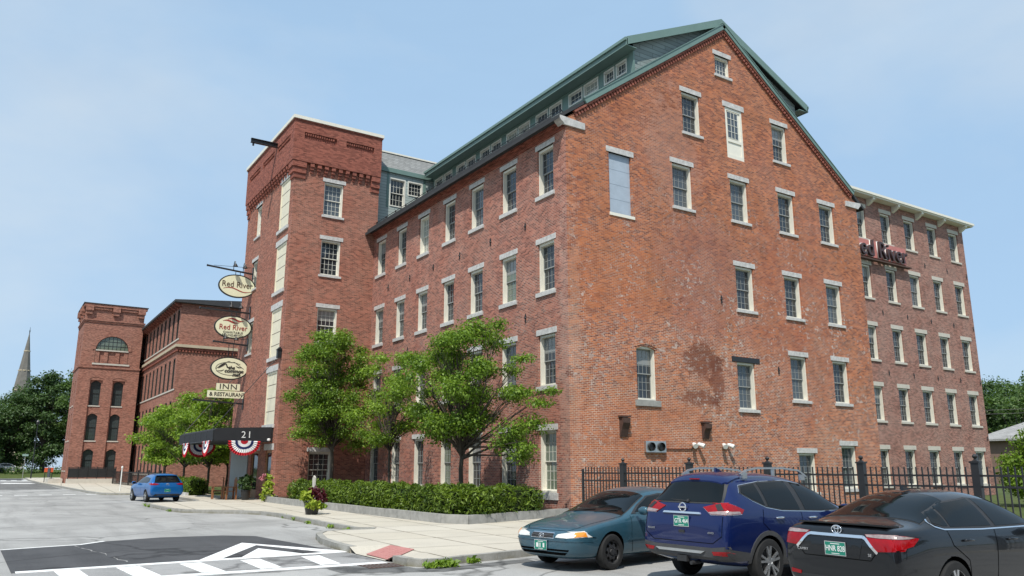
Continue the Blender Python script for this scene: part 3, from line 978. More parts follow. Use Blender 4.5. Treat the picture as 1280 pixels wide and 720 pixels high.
for k in range(0, 5):
    zz = z0 + 1.05 + (z1 - z0 - 1.25) * k / 4
    b.box(x0 + 0.18, x1 - 0.28, 0.028, 0.044, zz - 0.011, zz + 0.011)
b.build('muntin', M['white_sash'], ad)
b = MB(); b.box(x0 - 0.15, x1 + 0.15, -0.03, 0.1, z1, z1 + 0.27); b.build('lintel', M['granite'], mill)

# eaves: corbelled brick band, stone kneelers, gutter
b = MB()
b.box(-0.06, 0.02, 0.005, 19.19, 15.27, 15.38); b.box(-0.12, 0.02, 0.005, 19.19, 15.38, 15.49); b.box(-0.19, 0.02, 0.005, 19.19, 15.49, 15.60)
b.build('eave_band', M['cornice_brick'], mill)
for sx in (0, 1):
    b = MB()
    pr = [(-0.34, 15.74), (-0.34, 15.63), (-0.27, 15.54), (-0.16, 15.46), (-0.10, 15.38), (0.95, 15.38), (0.95, 15.66)]
    if sx: pr = [(GW - p[0], p[1]) for p in pr]
    b.prism([(p[0], -0.075, p[1]) for p in pr], (0, 0.43 if not sx else 0.2, 0))
    b.build('kneeler_stone', M['granite'], mill)
b = MB()
prof = [(-0.50, 15.79), (-0.50, 15.68), (-0.45, 15.62), (-0.20, 15.605), (-0.12, 15.63), (-0.12, 15.70), (-0.43, 15.71), (-0.46, 15.79)]
b.prism([(p[0], 0.36, p[1]) for p in prof], (0, 18.8, 0))
b.build('gutter', M['roof_dark'], mill)

# brick corbelling under the gable rakes and the green rake boards
ln = math.hypot(MIDX, APEX - EAVE)
b = MB()
for sx in (0, 1):
    ux = Vector((MIDX / ln, 0, (APEX - EAVE) / ln)) if not sx else Vector((-MIDX / ln, 0, (APEX - EAVE) / ln))
    nx = Vector((-ux.z, 0, ux.x)) if not sx else Vector((ux.z, 0, -ux.x)) * -1
    nx = nx if nx.z > 0 else -nx
    o = Vector((0.0 if not sx else GW, 0, EAVE))
    k = 0
    s = 0.55
    while s < ln - 0.1:
        b.obox(o + ux * s + nx * (-0.09) + Vector((0, -0.045, 0)), ux, (0, 1, 0), nx, 0.055, 0.045, 0.085)
        s += 0.185
    b.obox(o + ux * (ln / 2 + 0.25) + nx * 0.04 + Vector((0, -0.065, 0)), ux, (0, 1, 0), nx, ln / 2 - 0.27, 0.062, 0.044)
b.build('rake_corbel', M['cornice_brick'], mill)
b = MB()
for sx in (0, 1):
    ux = Vector((MIDX, 0, APEX - EAVE)).normalized() if not sx else Vector((-MIDX, 0, APEX - EAVE)).normalized()
    nx = Vector((-ux.z, 0, ux.x)) if not sx else Vector((ux.z, 0, ux.x * -1))
    nx = nx if nx.z > 0 else -nx
    o = Vector((0.0 if not sx else GW, 0, EAVE))
    s0 = 1.3 if not sx else 0.5
    hh = 0.11 if not sx else 0.085
    b.obox(o + ux * ((ln + s0) / 2 + 0.10) + nx * (0.09 + hh) + Vector((0, -0.12, 0)), ux, (0, 1, 0), nx, (ln - s0) / 2 + 0.10, 0.048, hh)
    b.obox(o + ux * ((ln + s0) / 2 + 0.16) + nx * (0.11 + 2 * hh) + Vector((0, -0.11, 0)), ux, (0, 1, 0), nx, (ln - s0) / 2 + 0.16, 0.085, 0.018)
b.build('rake_board', M['green_trim'], mill)

# main roof
b = MB()
for sx in (0, 1):
    X = lambda x: x if not sx else GW - x
    z = lambda x: EAVE + SL * x + 0.16
    q = [(X(-0.62), z(-0.62) - 0.02), (X(MIDX), z(MIDX)), (X(MIDX), z(MIDX) + 0.2), (X(-0.62), z(-0.62) + 0.14)]
    b.prism([(p[0], -0.07, p[1]) for p in q], (0, 45.3, 0))
b.build('roof', M['roof_dark'], mill)
# snow rails on the eave
b = MB()
for zz, xx in ((16.12, 0.02), (16.28, 0.02)): b.tube([(xx, 0.3, zz), (xx, 19.1, zz)], 0.018, 6)
y = 0.4
while y < 19.2:
    b.bar((0.02, y, 15.85), (0.02, y, 16.32), 0.03, 0.04, (0, 1, 0)); b.bar((0.02, y, 16.3), (0.32, y, 16.05), 0.03, 0.03, (0, 1, 0))
    y += 1.33
b.build('snow_guard', M['black_iron'], mill)

# long shed dormers
DX, DY0, DY1 = 4.10, 0.30, 19.6
dw = [(0.74, 1.50), (1.60, 2.36)]
for a in (2.77, 5.64, 8.50, 11.36, 14.22, 17.08): dw += [(a, a + 1.12), (a + 1.22, a + 2.34)]
for sx in (0, 1):
    X = (lambda x: x) if not sx else (lambda x: GW - x)
    b = MB()
    if not sx:
        w = Wall(b, 'X', DX)
        w.fill(DY0, DY1, 18.4, 20.45, [(a, c, 19.25, 19.97) for a, c in dw], 0.12)
    else:
        b.face([(X(DX), DY0, 18.4), (X(DX), 45, 18.4), (X(DX), 45, 20.45), (X(DX), DY0, 20.45)])
    b.build('dormer_face', M['green_trim'], mill)
    b = MB()
    ch = [(X(DX), DY0, 18.6), (X(MIDX), DY0, 22.7), (X(MIDX), DY0, 23.2), (X(DX), DY0, 20.45)]
    b.prism(ch, (0, 0.1, 0))
    b.build('dormer_cheek', M['shingle'], mill)
    b = MB()
    zr = lambda x: 20.36 + 0.472 * (x - 3.55)
    q = [(X(3.5), zr(3.5)), (X(MIDX), zr(MIDX)), (X(MIDX), zr(MIDX) + 0.14), (X(3.5), zr(3.5) + 0.14)]
    b.prism([(p[0], 0.03, p[1]) for p in q], (0, 19.6 if not sx else 45, 0))
    b.build('dormer_roof', M['roof_dark'], mill)
    b = MB()
    yend = 19.6 if not sx else 44.9
    q = [(X(3.46), zr(3.5) - 0.24), (X(MIDX), zr(MIDX) - 0.22), (X(MIDX), zr(MIDX) + 0.17), (X(3.46), zr(3.5) + 0.15)]
    b.prism([(p[0], -0.03, p[1]) for p in q], (0, 0.055, 0))
    b.box(X(3.44), X(3.50), -0.03, yend, 20.08, 20.40)
    b.box(X(3.505), X(4.08), 0.03, yend, 20.10, 20.14)
    b.box(X(3.36), X(3.435), -0.03, yend, 20.30, 20.44)
    if not sx:
        b.box(DX - 0.06, DX + 0.02, DY0 - 0.06, DY0 + 0.22, 18.7, 20.1)
        b.box(DX - 0.03, DX + 0.02, DY0, DY1, 18.95, 19.22); b.box(DX - 0.03, DX + 0.02, DY0, DY1, 19.98, 20.09)
    b.build('dormer_trim', M['green_trim'], mill)
for a, c in dw:
    sash_window(mill, 'X', DX, a, c, 19.25, 19.97, cols=3, rows=2, double=False, sash='white_sash', frame='white_sash', lintel=None, sill=None, rec=-0.02, pane=random.choice(['glass_grey', 'glass_pale', 'glass_grey']), name='dormer_window')

# shingled link between the tower and the roof
b = MB()
w = Wall(b, 'Y', 20.0)
lw = [(1.20, 2.30, 17.86, 19.78), (2.45, 3.50, 18.78, 19.78)]
w.fill(0.2, 5.4, 15.8, 20.15, lw, 0.38)
b.face([(0.2, 28, 15.8), (0.2, 20.0, 15.8), (0.2, 20.0, 20.15), (0.2, 28, 20.15)])
b.build('link_wall', M['siding'], mill)
sash_window(mill, 'Y', 20.0, *lw[0], cols=4, rows=2, sash='white_sash', frame='white_sash', lintel=None, sill=None, rec=-0.02, name='link_window')
sash_window(mill, 'Y', 20.0, *lw[1], cols=4, rows=3, double=False, sash='white_sash', frame='white_sash', lintel=None, sill=None, rec=-0.02, name='link_window')
b = MB()
b.prism([(0.1, 19.85, 20.33), (6.2, 19.85, 20.33), (6.2, 21.0, 21.75), (0.1, 21.0, 21.75)], (0, 0.12, 0.0))
b.prism([(0.1, 21.0, 21.75), (6.2, 21.0, 21.75), (6.2, 28.0, 21.9), (0.1, 28.0, 21.9)], (0, 0, 0.1))
b.build('link_roof', M['shingle_roof'], mill)
b = MB()
b.box(0.15, 5.2, 19.84, 19.99, 20.06, 20.34); b.box(0.16, 0.34, 19.93, 20.06, 15.9, 20.06); b.box(1.0, 1.15, 19.975, 19.998, 17.75, 20.05); b.box(3.55, 3.72, 19.975, 19.998, 17.75, 20.05)
b.build('link_trim', M['green_trim'], mill)
b = MB(); b.box(0.1, 6.2, 20.95, 21.06, 21.80, 21.90); b.build('link_ridge', M['cream'], mill)

anchor_mesh = None
def anchor_plate(parent, axis, c, u, z):
    global anchor_mesh
    if anchor_mesh is None:
        b = MB()
        b.prism([(-0.05, 0, -0.22), (0.05, 0, -0.22), (0.025, 0, 0), (0.06, 0, 0.1), (0.0, 0, 0.26), (-0.06, 0, 0.1), (-0.025, 0, 0)], (0, -0.05, 0))
        b.lathe([(0.05, -0.09), (0.07, -0.05), (0.07, 0.0)], (0, 0, 0), 8, 'y')
        o = b.build('anchor_plate', M['black_iron']); anchor_mesh = o.data; bpy.data.objects.remove(o)
    o = bpy.data.objects.new('anchor_plate', anchor_mesh); COL.objects.link(o); o.parent = parent
    o.location = (Vector((u, c, z)) if axis == 'Y' else Vector((c, u, z))) - origin_of(parent)
    o.scale = (0.75, 0.75, 0.72)
    if axis == 'X': o.rotation_euler = (0, 0, -math.pi / 2)
for u in (2.92, 5.75, 8.6, 11.35, 14.1, 16.9):
    for z in (11.84, 7.88): anchor_plate(mill, 'X', 0.0, u, z)
for (u, z) in ((8.55, 9.15), (12.1, 6.2)): anchor_plate(mill, 'Y', 0.0, u, z)

# ------------------------------------------------------------------ five-storey wing
wing = thing('mill_wing', 'five storey flat roofed pinkish brick wing with cream eave brackets, right of the gabled mill', 'building', (28, 6, 0))
wc = [(28.72, 29.88), (31.62, 32.80), (34.45, 35.70), (37.42, 38.63), (40.30, 41.55)]
wc = [(25.8, 26.95), (22.9, 24.05), (20.0, 21.15)] + wc
wr = [(0.75, 3.0), (4.78, 6.98), (8.70, 10.93), (12.80, 15.05), (16.87, 19.06)]
b = MB()
w = Wall(b, 'Y', 6.0)
w.fill(19.45, 42.35, 0, 19.75, [c + r for c in wc for r in wr], 0.38)
b.face([(42.35, 6, 0), (42.35, 20, 0), (42.35, 20, 19.75), (42.35, 6, 19.75)])
b.face([(19.46, 20, 0), (19.46, 6, 0), (19.46, 6, 19.75), (19.46, 20, 19.75)])
b.face([(42.35, 20, 0), (19.46, 20, 0), (19.46, 20, 19.75), (42.35, 20, 19.75)])
b.build('wall', M['wing_brick'], wing)
for c in wc:
    for r in wr:
        if c[0] < 28: continue
        sash_window(wing, 'Y', 6.0, *c, *r, pane=random.choice(['glass', 'glass', 'glass_grey']), lintel='concrete_light', sill='concrete_light', lint_h=0.27)
b = MB()
b.box(18.9, 43.0, 5.34, 20.6, 19.86, 20.02); b.box(19.0, 42.9, 5.42, 20.5, 19.76, 19.86)
b.build('eave', M['cream'], wing)
for i in range(8):
    x = 42.0 - i * 2.93
    b = MB(); b.prism([(x - 0.13, 5.99, 19.30), (x - 0.13, 5.99, 19.755), (x - 0.13, 5.46, 19.755), (x - 0.13, 5.46, 19.62), (x - 0.13, 5.75, 19.42)], (0.26, 0, 0))
    b.build('eave_bracket', M['cream'], wing)
b = MB(); b.box(19.0, 42.9, 5.5, 20.4, 20.024, 20.10); b.build('roof', M['roof_dark'], wing)
for u in (30.75, 33.62, 36.56, 39.47):
    for z in (15.95, 11.9, 7.92): anchor_plate(wing, 'Y', 6.0, u, z)
for z in (3.9, 7.9, 11.9, 15.9):
    anchor_plate(wing, 'Y', 6.0, 42.15, z)

# lettered sign on the wing
rs = thing('wall_sign', 'red backed sign with big dark letters high on the five storey wing', 'sign', (30, 5.9, 16))
b = MB(); b.box(26.6, 34.1, 5.90, 5.97, 15.62, 16.78); b.build('backboard', plain('faded_red_board', (0.46, 0.17, 0.15), 0.7, 0, 0.15, 2.0), rs)
b = MB(); b.box(25.4, 34.2, 5.62, 5.90, 15.32, 15.42); b.build('ledge', M['rust'], rs)
lettering('Red River', 1.62, (33.9, 5.72, 16.12), (1, 0, 0), (0, 0, 1), plain('dark_letter_face', (0.055, 0.03, 0.03), 0.5), rs, depth=0.08, sx=0.98, bold=0.0, align='RIGHT')
lettering('Red River', 1.62, (33.94, 5.86, 16.14), (1, 0, 0), (0, 0, 1), M['white_plastic'], rs, depth=0.03, sx=0.98, bold=0.03, name='letter_return', align='RIGHT')

# fittings on the gable
t = thing('wall_vent', 'steel box with two round exhaust outlets low on the gable wall', 'vent', (4.17, 0, 2.42))
b = MB(); b.box(3.64, 4.72, -0.12, -0.001, 2.42, 2.86); b.build('housing', M['steel'], t)
for x in (3.92, 4.45):
    b = MB(); b.lathe([(0.14, -0.14), (0.17, -0.14), (0.17, -0.121), (0.14, -0.121)], (x, 0, 2.64), 18, 'y', cap=False); b.lathe([(0.14, -0.125), (0.05, -0.123)], (x, 0, 2.64), 18, 'y')
    b.lathe([(0.15, -0.20), (0.165, -0.20), (0.165, -0.12)], (x, 0, 2.64), 18, 'y', cap=False)
    b.build('outlet', M['black_iron'], t)
b = MB(); b.tube([(4.72, -0.03, 2.56), (6.2, -0.03, 2.56)], 0.018, 6); b.tube([(6.2, -0.03, 2.56), (6.35, -0.03, 2.66)], 0.018, 6); b.build('conduit', M['black_iron'], t)
for i, x in enumerate((6.43, 8.2)):
    t = thing('flood_lamp', ['twin white flood lamp on the gable, beside the conduit of the exhaust box', 'twin white flood lamp on the gable, farther from the exhaust box'][i], 'lamp', (x, 0, 2.7), group='flood lamps on the gable')
    b = MB(); b.box(x - 0.09, x + 0.09, -0.07, -0.001, 2.62, 2.80); b.build('junction_box', M['white_plastic'], t)
    for sx in (-1, 1):
        b = MB()
        c = Vector((x + sx * 0.2, -0.2, 2.74)); d = Vector((sx * 0.35, -0.75, -0.35)).normalized()
        b.tube([c - d * 0.16, c - d * 0.1, c + d * 0.1, c + d * 0.14], [0.045, 0.075, 0.10, 0.105], 12)
        b.tube([(x + sx * 0.05, -0.05, 2.71), c - d * 0.13], 0.02, 6)
        b.build('lamp_head', M['white_plastic'], t, smooth=True, autos=50)
for i, (x, z0, z1) in enumerate(((2.6, 3.0, 3.75), (7.1, 3.0, 3.66))):
    b = MB()
    b.prism([(x - 0.2, 0, z1), (x - 0.2, -0.26, z1 - 0.04), (x - 0.2, -0.25, z1 - 0.22), (x - 0.2, -0.14, z0 + 0.3), (x - 0.2, -0.05, z0), (x - 0.2, 0, z0)], (0.36, 0, 0))
    b.box(x - 0.26, x + 0.24, -0.20, 0, z1, z1 + 0.06)
    o = b.build('brick_stub', M['rust'])
    tag(o, ['dark broken brick stub sticking out of the gable, left of the exhaust box', 'dark broken brick stub sticking out of the gable, between the flood lamps'][i], 'bracket', 'broken stubs on the gable')
# ------------------------------------------------------------------ stair tower on the street
tower = thing('stair_tower', 'square red brick tower with corbelled parapet and cream boarded openings, above the black canopy', 'tower', (-5.1, 19.2, 0))
TX, TY, TY1, TZ = -5.1, 19.2, 29.0, 19.35
sidew = [(-3.28, -2.10, 16.24, 18.30), (-3.28, -2.10, 12.66, 14.78), (-3.28, -2.10, 8.76, 10.74), (-3.28, -2.10, 4.9, 6.95)]
gw = (-3.32, -2.02, 0.75, 2.68)
strw = [(25.7, 26.85, 16.35, 18.45), (25.75, 26.95, 12.9, 14.75), (25.75, 26.95, 8.75, 10.75)]
load = [(19.85, 21.7, 15.5, 18.5), (19.85, 21.75, 11.75, 14.55), (19.95, 21.85, 7.92, 10.72), (20.0, 21.9, 4.15, 7.1)]
ent = [(20.0, 21.2, 0.1, 2.75), (22.6, 24.0, 0.1, 2.75)]
b = MB()
Wall(b, 'Y', TY).fill(TX, 0.15, 0, TZ, sidew + [gw], 0.38)
Wall(b, 'X', TX).fill(TY, TY1, 0, TZ, strw + load + ent, 0.38)
b.face([(0.15, TY1, 0), (TX, TY1, 0), (TX, TY1, TZ), (0.15, TY1, TZ)])
b.face([(0.15, TY, 15), (0.15, TY1, 15), (0.15, TY1, TZ), (0.15, TY, TZ)])
b.build('wall', M['tower_brick'], tower)
for wd in sidew: sash_window(tower, 'Y', TY, *wd, sash='white_sash', frame='cream', pane='glass_grey' if wd[2] > 14 else 'glass')
sash_window(tower, 'Y', TY, *gw, sash='white_sash', pane='glass')
for wd in strw: sash_window(tower, 'X', TX, *wd, sash='white_sash', frame='cream')
for (a, c, z0, z1) in load:
    b = MB()
    b.box(TX + 0.06, TX + 0.12, a, c, z0, z1)
    b.box(TX + 0.02, TX + 0.06, a, a + 0.12, z0, z1); b.box(TX + 0.02, TX + 0.06, c - 0.12, c, z0, z1); b.box(TX + 0.02, TX + 0.06, a + 0.12, c - 0.12, z1 - 0.12, z1)
    o = b.build('boarded_opening', M['cream_board'], tower)
    b = MB()
    for k in range(1, 4): b.box(TX + 0.054, TX + 0.06, a + 0.12, c - 0.12, z0 + (z1 - z0) * k / 4 - 0.016, z0 + (z1 - z0) * k / 4 + 0.016)
    b.build('board_joint', M['sign_brown'], o)
    b = MB(); b.box(TX - 0.03, TX + 0.1, a - 0.14, c + 0.14, z1, z1 + 0.34); b.build('lintel', M['granite'], tower)
    b = MB(); b.box(TX - 0.09, TX + 0.06, a - 0.12, c + 0.12, z0 - 0.2, z0); b.build('sill', M['granite'], tower)
# corbels
P = 0.24
def corbel_run(axis, c, u0, u1, n):
    for i in range(n):
        b = MB(); u = u0 + (u1 - u0) * (i + 0.5) / n
        for (d, za, zb, hw) in ((0.08, 18.62, 18.80, 0.075), (0.15, 18.80, 18.97, 0.10), (0.21, 18.97, 19.20, 0.12)):
            obox_along(b, axis, c, u - hw, u + hw, -d, 0.0, za, zb)
        b.build('corbel', M['cornice_brick'], tower)
corbel_run('Y', TY, TX + 0.75, -0.45, 9)
corbel_run('X', TX, TY + 0.75, TY1 - 0.6, 17)
b = MB()
for (d, za, zb) in ((0.07, 18.2, 18.5), (0.14, 18.5, 18.85), (0.21, 18.85, 19.2)):
    b.box(TX - d, TX + 0.62, TY - d, TY, za, zb); b.box(TX - d, TX, TY, TY + 0.62, za, zb)
b.build('corner_corbel', M['cornice_brick'], tower)
for k in range(2):
    b = MB()
    for (d, za, zb) in ((0.07, 18.2, 18.5), (0.14, 18.5, 18.85), (0.21, 18.85, 19.2)):
        if k: b.box(-0.42, 0.14, TY - d, TY, za, zb)
        else: b.box(TX - d, TX, TY1 - 0.5, TY1, za, zb)
    b.build('corner_corbel', M['cornice_brick'], tower)
b = MB()
ax, ay, bx, by = TX - P, TY - P, 0.15, TY1 + 0.1
Wall(b, 'Y', ay).fill(ax, bx, 19.2, 21.66, [(-4.72, -2.75, 20.62, 21.02), (-2.15, -0.35, 20.62, 21.02)], 0.12)
Wall(b, 'X', ax).fill(ay, by, 19.2, 21.66, [(19.7, 22.2, 20.62, 21.02), (22.8, 25.3, 20.62, 21.02), (25.9, 28.4, 20.62, 21.02)], 0.12)
b.face([(ax, ay, 19.2), (ax, by, 19.2), (bx, by, 19.2), (bx, ay, 19.2)])
b.face([(bx, ay, 19.2), (bx, by, 19.2), (bx, by, 21.66), (bx, ay, 21.66)])
b.face([(bx, by, 19.2), (ax, by, 19.2), (ax, by, 21.66), (bx, by, 21.66)])
for (u0, u1) in ((-4.72, -2.75), (-2.15, -0.35)):
    u = u0 + 0.06
    while u < u1 - 0.1:
        b.box(u, u + 0.07, ay + 0.03, ay + 0.119, 20.84, 20.98); u += 0.14
for (u0, u1) in ((19.7, 22.2), (22.8, 25.3), (25.9, 28.4)):
    u = u0 + 0.06
    while u < u1 - 0.1:
        b.box(ax + 0.03, ax + 0.119, u, u + 0.07, 20.84, 20.98); u += 0.14
b.build('parapet', M['cornice_brick'], tower)
b = MB(); b.box(ax - 0.05, bx + 0.05, ay - 0.05, by + 0.05, 21.66, 21.74); b.build('coping_bed', M['cornice_brick'], tower)
b = MB(); b.box(ax - 0.10, bx + 0.08, ay - 0.10, by + 0.08, 21.742, 21.94); b.build('coping', M['cream'], tower)
b = MB()
yb = 22.3
b.box(-6.95, TX - P + 0.05, yb - 0.10, yb + 0.10, 21.27, 21.31); b.box(-6.95, TX - P + 0.05, yb - 0.10, yb + 0.10, 21.04, 21.08); b.box(-6.95, TX - P + 0.05, yb - 0.025, yb + 0.025, 21.08, 21.27)
b.box(-6.85, -6.75, yb - 0.05, yb + 0.05, 20.86, 21.04)
b.build('hoist_beam', M['black_iron'], tower)
# entrance: glazed wooden doors and a grey panel
b = MB()
for (a, c, z0, z1) in ent:
    b.box(TX + 0.06, TX + 0.13, a, a + 0.12, z0, z1); b.box(TX + 0.06, TX + 0.13, c - 0.12, c, z0, z1)
    b.box(TX + 0.06, TX + 0.13, a + 0.12, c - 0.12, z1 - 0.14, z1); b.box(TX + 0.06, TX + 0.13, a + 0.12, c - 0.12, z0, z0 + 0.5)
dr = b.build('entrance_door', plain('oak_door', (0.30, 0.15, 0.06), 0.5, 0, 0.2, 6.0), tower)
b = MB()
for (a, c, z0, z1) in ent: b.box(TX + 0.10, TX + 0.108, a + 0.12, c - 0.12, z0 + 0.5, z1 - 0.14)
b.build('pane', M['glass'], dr)
b = MB(); b.box(TX - 0.05, TX + 0.0, 24.6, 28.4, 0.05, 2.9); b.build('grey_panel', plain('grey_panel_paint', (0.28, 0.30, 0.30), 0.6), tower)
b = MB(); b.box(TX - 0.02, TX + 0.05, 19.7, 21.5, 2.76, 3.1); b.box(TX - 0.02, TX + 0.05, 22.3, 24.3, 2.76, 3.1); b.build('lintel', M['granite'], tower)

# ------------------------------------------------------------------ canopy
can = thing('entrance_canopy', 'black fabric entrance canopy with white number 21, projecting from the brick tower', 'canopy', (-5.1, 24, 3.2))
CX, CY0, CY1 = -8.25, 20.0, 28.6
b = MB()
b.prism([(CX, CY0, 3.22), (CX, CY0, 3.74), (CX + 0.25, CY0, 3.86), (-5.11, CY0, 3.98), (-5.11, CY0, 3.22)], (0, CY1 - CY0, 0))
b.build('fabric_cover', M['black_cloth'], can)
b = MB()
for k in range(7):
    y = CY0 + 0.02 + (CY1 - CY0 - 0.04) * k / 6
    b.box(CX - 0.012, CX, y - 0.02, y + 0.02, 3.24, 3.74)
for x in (CX + 0.02, -6.7, -5.2): b.box(x - 0.02, x + 0.02, CY0 - 0.012, CY0, 3.24, 3.76)
b.box(CX - 0.02, -5.12, CY0 - 0.02, CY0 + 0.02, 3.17, 3.215); b.box(CX - 0.02, CX + 0.02, CY0 + 0.02, CY1, 3.17, 3.215)
b.build('frame', M['black_iron'], can)
lettering('21', 0.50, (-6.52, CY0 - 0.015, 3.52), (1, 0, 0), (0, 0, 1), M['white_plastic'], can, depth=0.006, spacing=1.25, name='numeral')
for (y0, y1) in ((20.3, 20.9), (28.4, 28.3)):
    b = MB(); b.tube([(-5.12, y0, 7.75), (-8.1, y1, 3.84)], 0.022, 6); b.build('tie_rod', M['black_iron'], can)
b = MB(); b.lathe([(0.05, 0), (0.09, 0.04), (0.09, 0.10), (0.05, 0.14)], (-5.35, CY0 - 0.12, 3.22), 10); b.build('lamp', M['white_plastic'], can)

def bunting(at, right, label):
    t = thing('flag_bunting', label, 'bunting', at, group='red white and blue fans under the canopy')
    rv = Vector(right); nv = rv.cross(Vector((0, 0, 1)))
    rings = [('red_edge', 'flag_red', 0.70, 0.86), ('white_band', 'flag_white', 0.50, 0.70), ('blue_band', 'flag_blue', 0.36, 0.50), ('white_band', 'flag_white', 0.20, 0.36), ('red_centre', 'flag_red', 0.03, 0.20)]
    n = 36
    for nm, m, r0, r1 in rings:
        b = MB()
        rows = []
        for r in (r0, (r0 + r1) / 2, r1):
            row = []
            for i in range(n + 1):
                a = math.pi * i / n
                d = (0.045 if i % 2 else -0.02) * (r / 0.86)
                rr = r * (1.0 + 0.03 * math.sin(3 * a + at[0])) * (0.94 if (i % 2) else 1.0)
                row.append(Vector(at) + rv * (-math.cos(a) * rr) + Vector((0, 0, -math.sin(a) * rr * 0.95)) + nv * (0.03 + d))
            rows.append(row)
        for k in range(2):
            for i in range(n): b.face([rows[k][i], rows[k + 1][i], rows[k + 1][i + 1], rows[k][i + 1]])
        o = b.build(nm, M[m], t)
        mod = o.modifiers.new('thickness', 'SOLIDIFY'); mod.thickness = 0.006
    return t
bunting((-6.62, CY0 - 0.03, 3.21), (1, 0, 0), 'pleated bunting fan on the end of the canopy, under the white number')
bunting((CX - 0.03, 21.2, 3.21), (0, -1, 0), 'pleated bunting fan on the long street edge of the canopy, nearest to the numbered end')
bunting((-6.95, CY1 + 0.02, 3.21), (1, 0, 0), 'pleated bunting fan on the far end of the canopy, seen under the roof')
bunting((CX - 0.03, 26.4, 3.21), (0, -1, 0), 'pleated bunting fan on the long street edge of the canopy, farthest from the numbered end')

# ------------------------------------------------------------------ hanging signs
SY = 26.6
def bracket(x1, z0, z1, label, lamps):
    t = thing('sign_bracket', label, 'bracket', (-5.1, SY, z0), group='iron sign arms on the tower')
    b = MB()
    b.bar((-5.12, SY, z0), (x1, SY, z1), 0.07, 0.10)
    b.lathe([(0.07, -0.03), (0.07, 0.03)], (x1, SY, z1), 8, 'x')
    b.build('arm', M['black_iron'], t)
    b = MB(); b.box(-5.16, -5.101, SY - 0.08, SY + 0.08, z0 - 0.35, z0 + 0.45); b.build('wall_plate', M['black_iron'], t)
    b = MB(); b.tube([(-5.12, SY, z0 + 0.42), (x1 + 0.4, SY, z1 + 0.06)], 0.014, 5); b.build('stay', M['black_iron'], t)
    for x in lamps:
        zz = z0 + (z1 - z0) * (x + 5.1) / (x1 + 5.1)
        b = MB()
        b.tube([(x, SY, zz), (x, SY - 0.02, zz + 0.42), (x, SY - 0.16, zz + 0.56), (x, SY - 0.34, zz + 0.52), (x, SY - 0.42, zz + 0.34)], 0.022, 6)
        b.lathe([(0.05, 0.10), (0.16, -0.08), (0.15, -0.08), (0.03, 0.09)], (x, SY - 0.42, zz + 0.26), 12)
        b.build('gooseneck_lamp', M['black_iron'], t)
    return t
bracket(-7.95, 13.92, 14.14, 'topmost iron sign arm on the tower, holding the uppermost oval sign', (-6.35, -5.75))
bracket(-8.15, 11.36, 11.42, 'second iron sign arm from the top, holding the middle oval sign', (-6.4, -5.8))
bracket(-7.2, 9.3, 9.42, 'third iron sign arm from the top, holding the mountain oval sign', (-6.6, -5.95))
bracket(-8.05, 5.66, 5.80, 'lowest iron sign arm on the tower, below the two lettered boards', ())

def ellipse_pts(cx, cz, a, c, n=48): return [(cx + a * math.cos(2 * math.pi * i / n), cz + c * math.sin(2 * math.pi * i / n)) for i in range(n)]
def strip(mb, pts, wd, y, th=0.006):
    """flat brush stroke in the sign plane; pts (x,z), wd width per point"""
    n = len(pts)
    L, Rr = [], []
    for i, p in enumerate(pts):
        a, c = pts[max(i - 1, 0)], pts[min(i + 1, n - 1)]
        d = Vector((c[0] - a[0], c[1] - a[1])).normalized(); nn = Vector((-d.y, d.x))
        w_ = wd[i] if isinstance(wd, (list, tuple)) else wd
        L.append((p[0] + nn.x * w_ / 2, y, p[1] + nn.y * w_ / 2)); Rr.append((p[0] - nn.x * w_ / 2, y, p[1] - nn.y * w_ / 2))
    for i in range(n - 1):
        mb.prism([L[i], L[i + 1], Rr[i + 1], Rr[i]], (0, th, 0))
def oval_sign(cx, cz, a, c, label, top):
    t = thing('hanging_sign', label, 'sign', (cx, SY, cz), group='oval signs on the tower')
    b = MB(); b.prism([(x, SY - 0.05, z) for x, z in ellipse_pts(cx, cz, a, c)], (0, 0.10, 0)); b.build('rim', M['sign_ink'], t)
    b = MB(); b.prism([(x, SY - 0.062, z) for x, z in ellipse_pts(cx, cz, a - 0.075, c - 0.075)], (0, 0.124, 0)); b.build('board', M['sign_cream'], t)
    b = MB()
    for x in (cx - 0.14, cx + 0.14): b.tube([(x, SY, cz + c - 0.04), (x, SY, top)], 0.02, 6)
    b.build('hanger', M['black_iron'], t)
    return t
YF = SY - 0.075
t = oval_sign(-6.06, 13.02, 1.15, 0.75, 'uppermost cream oval sign, name in brown over one thin swoosh', 14.0)
lettering('Red River', 0.52, (-6.06, YF, 13.10), (1, 0, 0), (0, 0, 1), M['sign_brown'], t, 0.006, 0.92)
b = MB(); strip(b, [(-6.9 + 1.75 * i / 14, 12.80 - 0.10 * math.sin(i / 14 * 2 * math.pi) * -1 - 0.05 * i / 14) for i in range(15)], [0.012 + 0.05 * math.sin(math.pi * i / 14) for i in range(15)], YF); b.build('swoosh', M['sign_red'], t)
t = oval_sign(-6.10, 10.38, 1.15, 0.73, 'middle cream oval sign, red waves above a name in red', 11.36)
lettering('Red River', 0.47, (-6.10, YF, 10.35), (1, 0, 0), (0, 0, 1), M['sign_red'], t, 0.006, 0.92)
lettering('CHARITABLE', 0.185, (-6.10, YF, 10.04), (1, 0, 0), (0, 0, 1), M['sign_ink'], t, 0.006, 1.0, spacing=1.15)
lettering('FOUNDATION', 0.185, (-6.10, YF, 9.86), (1, 0, 0), (0, 0, 1), M['sign_ink'], t, 0.006, 0.95, spacing=1.15)
b = MB()
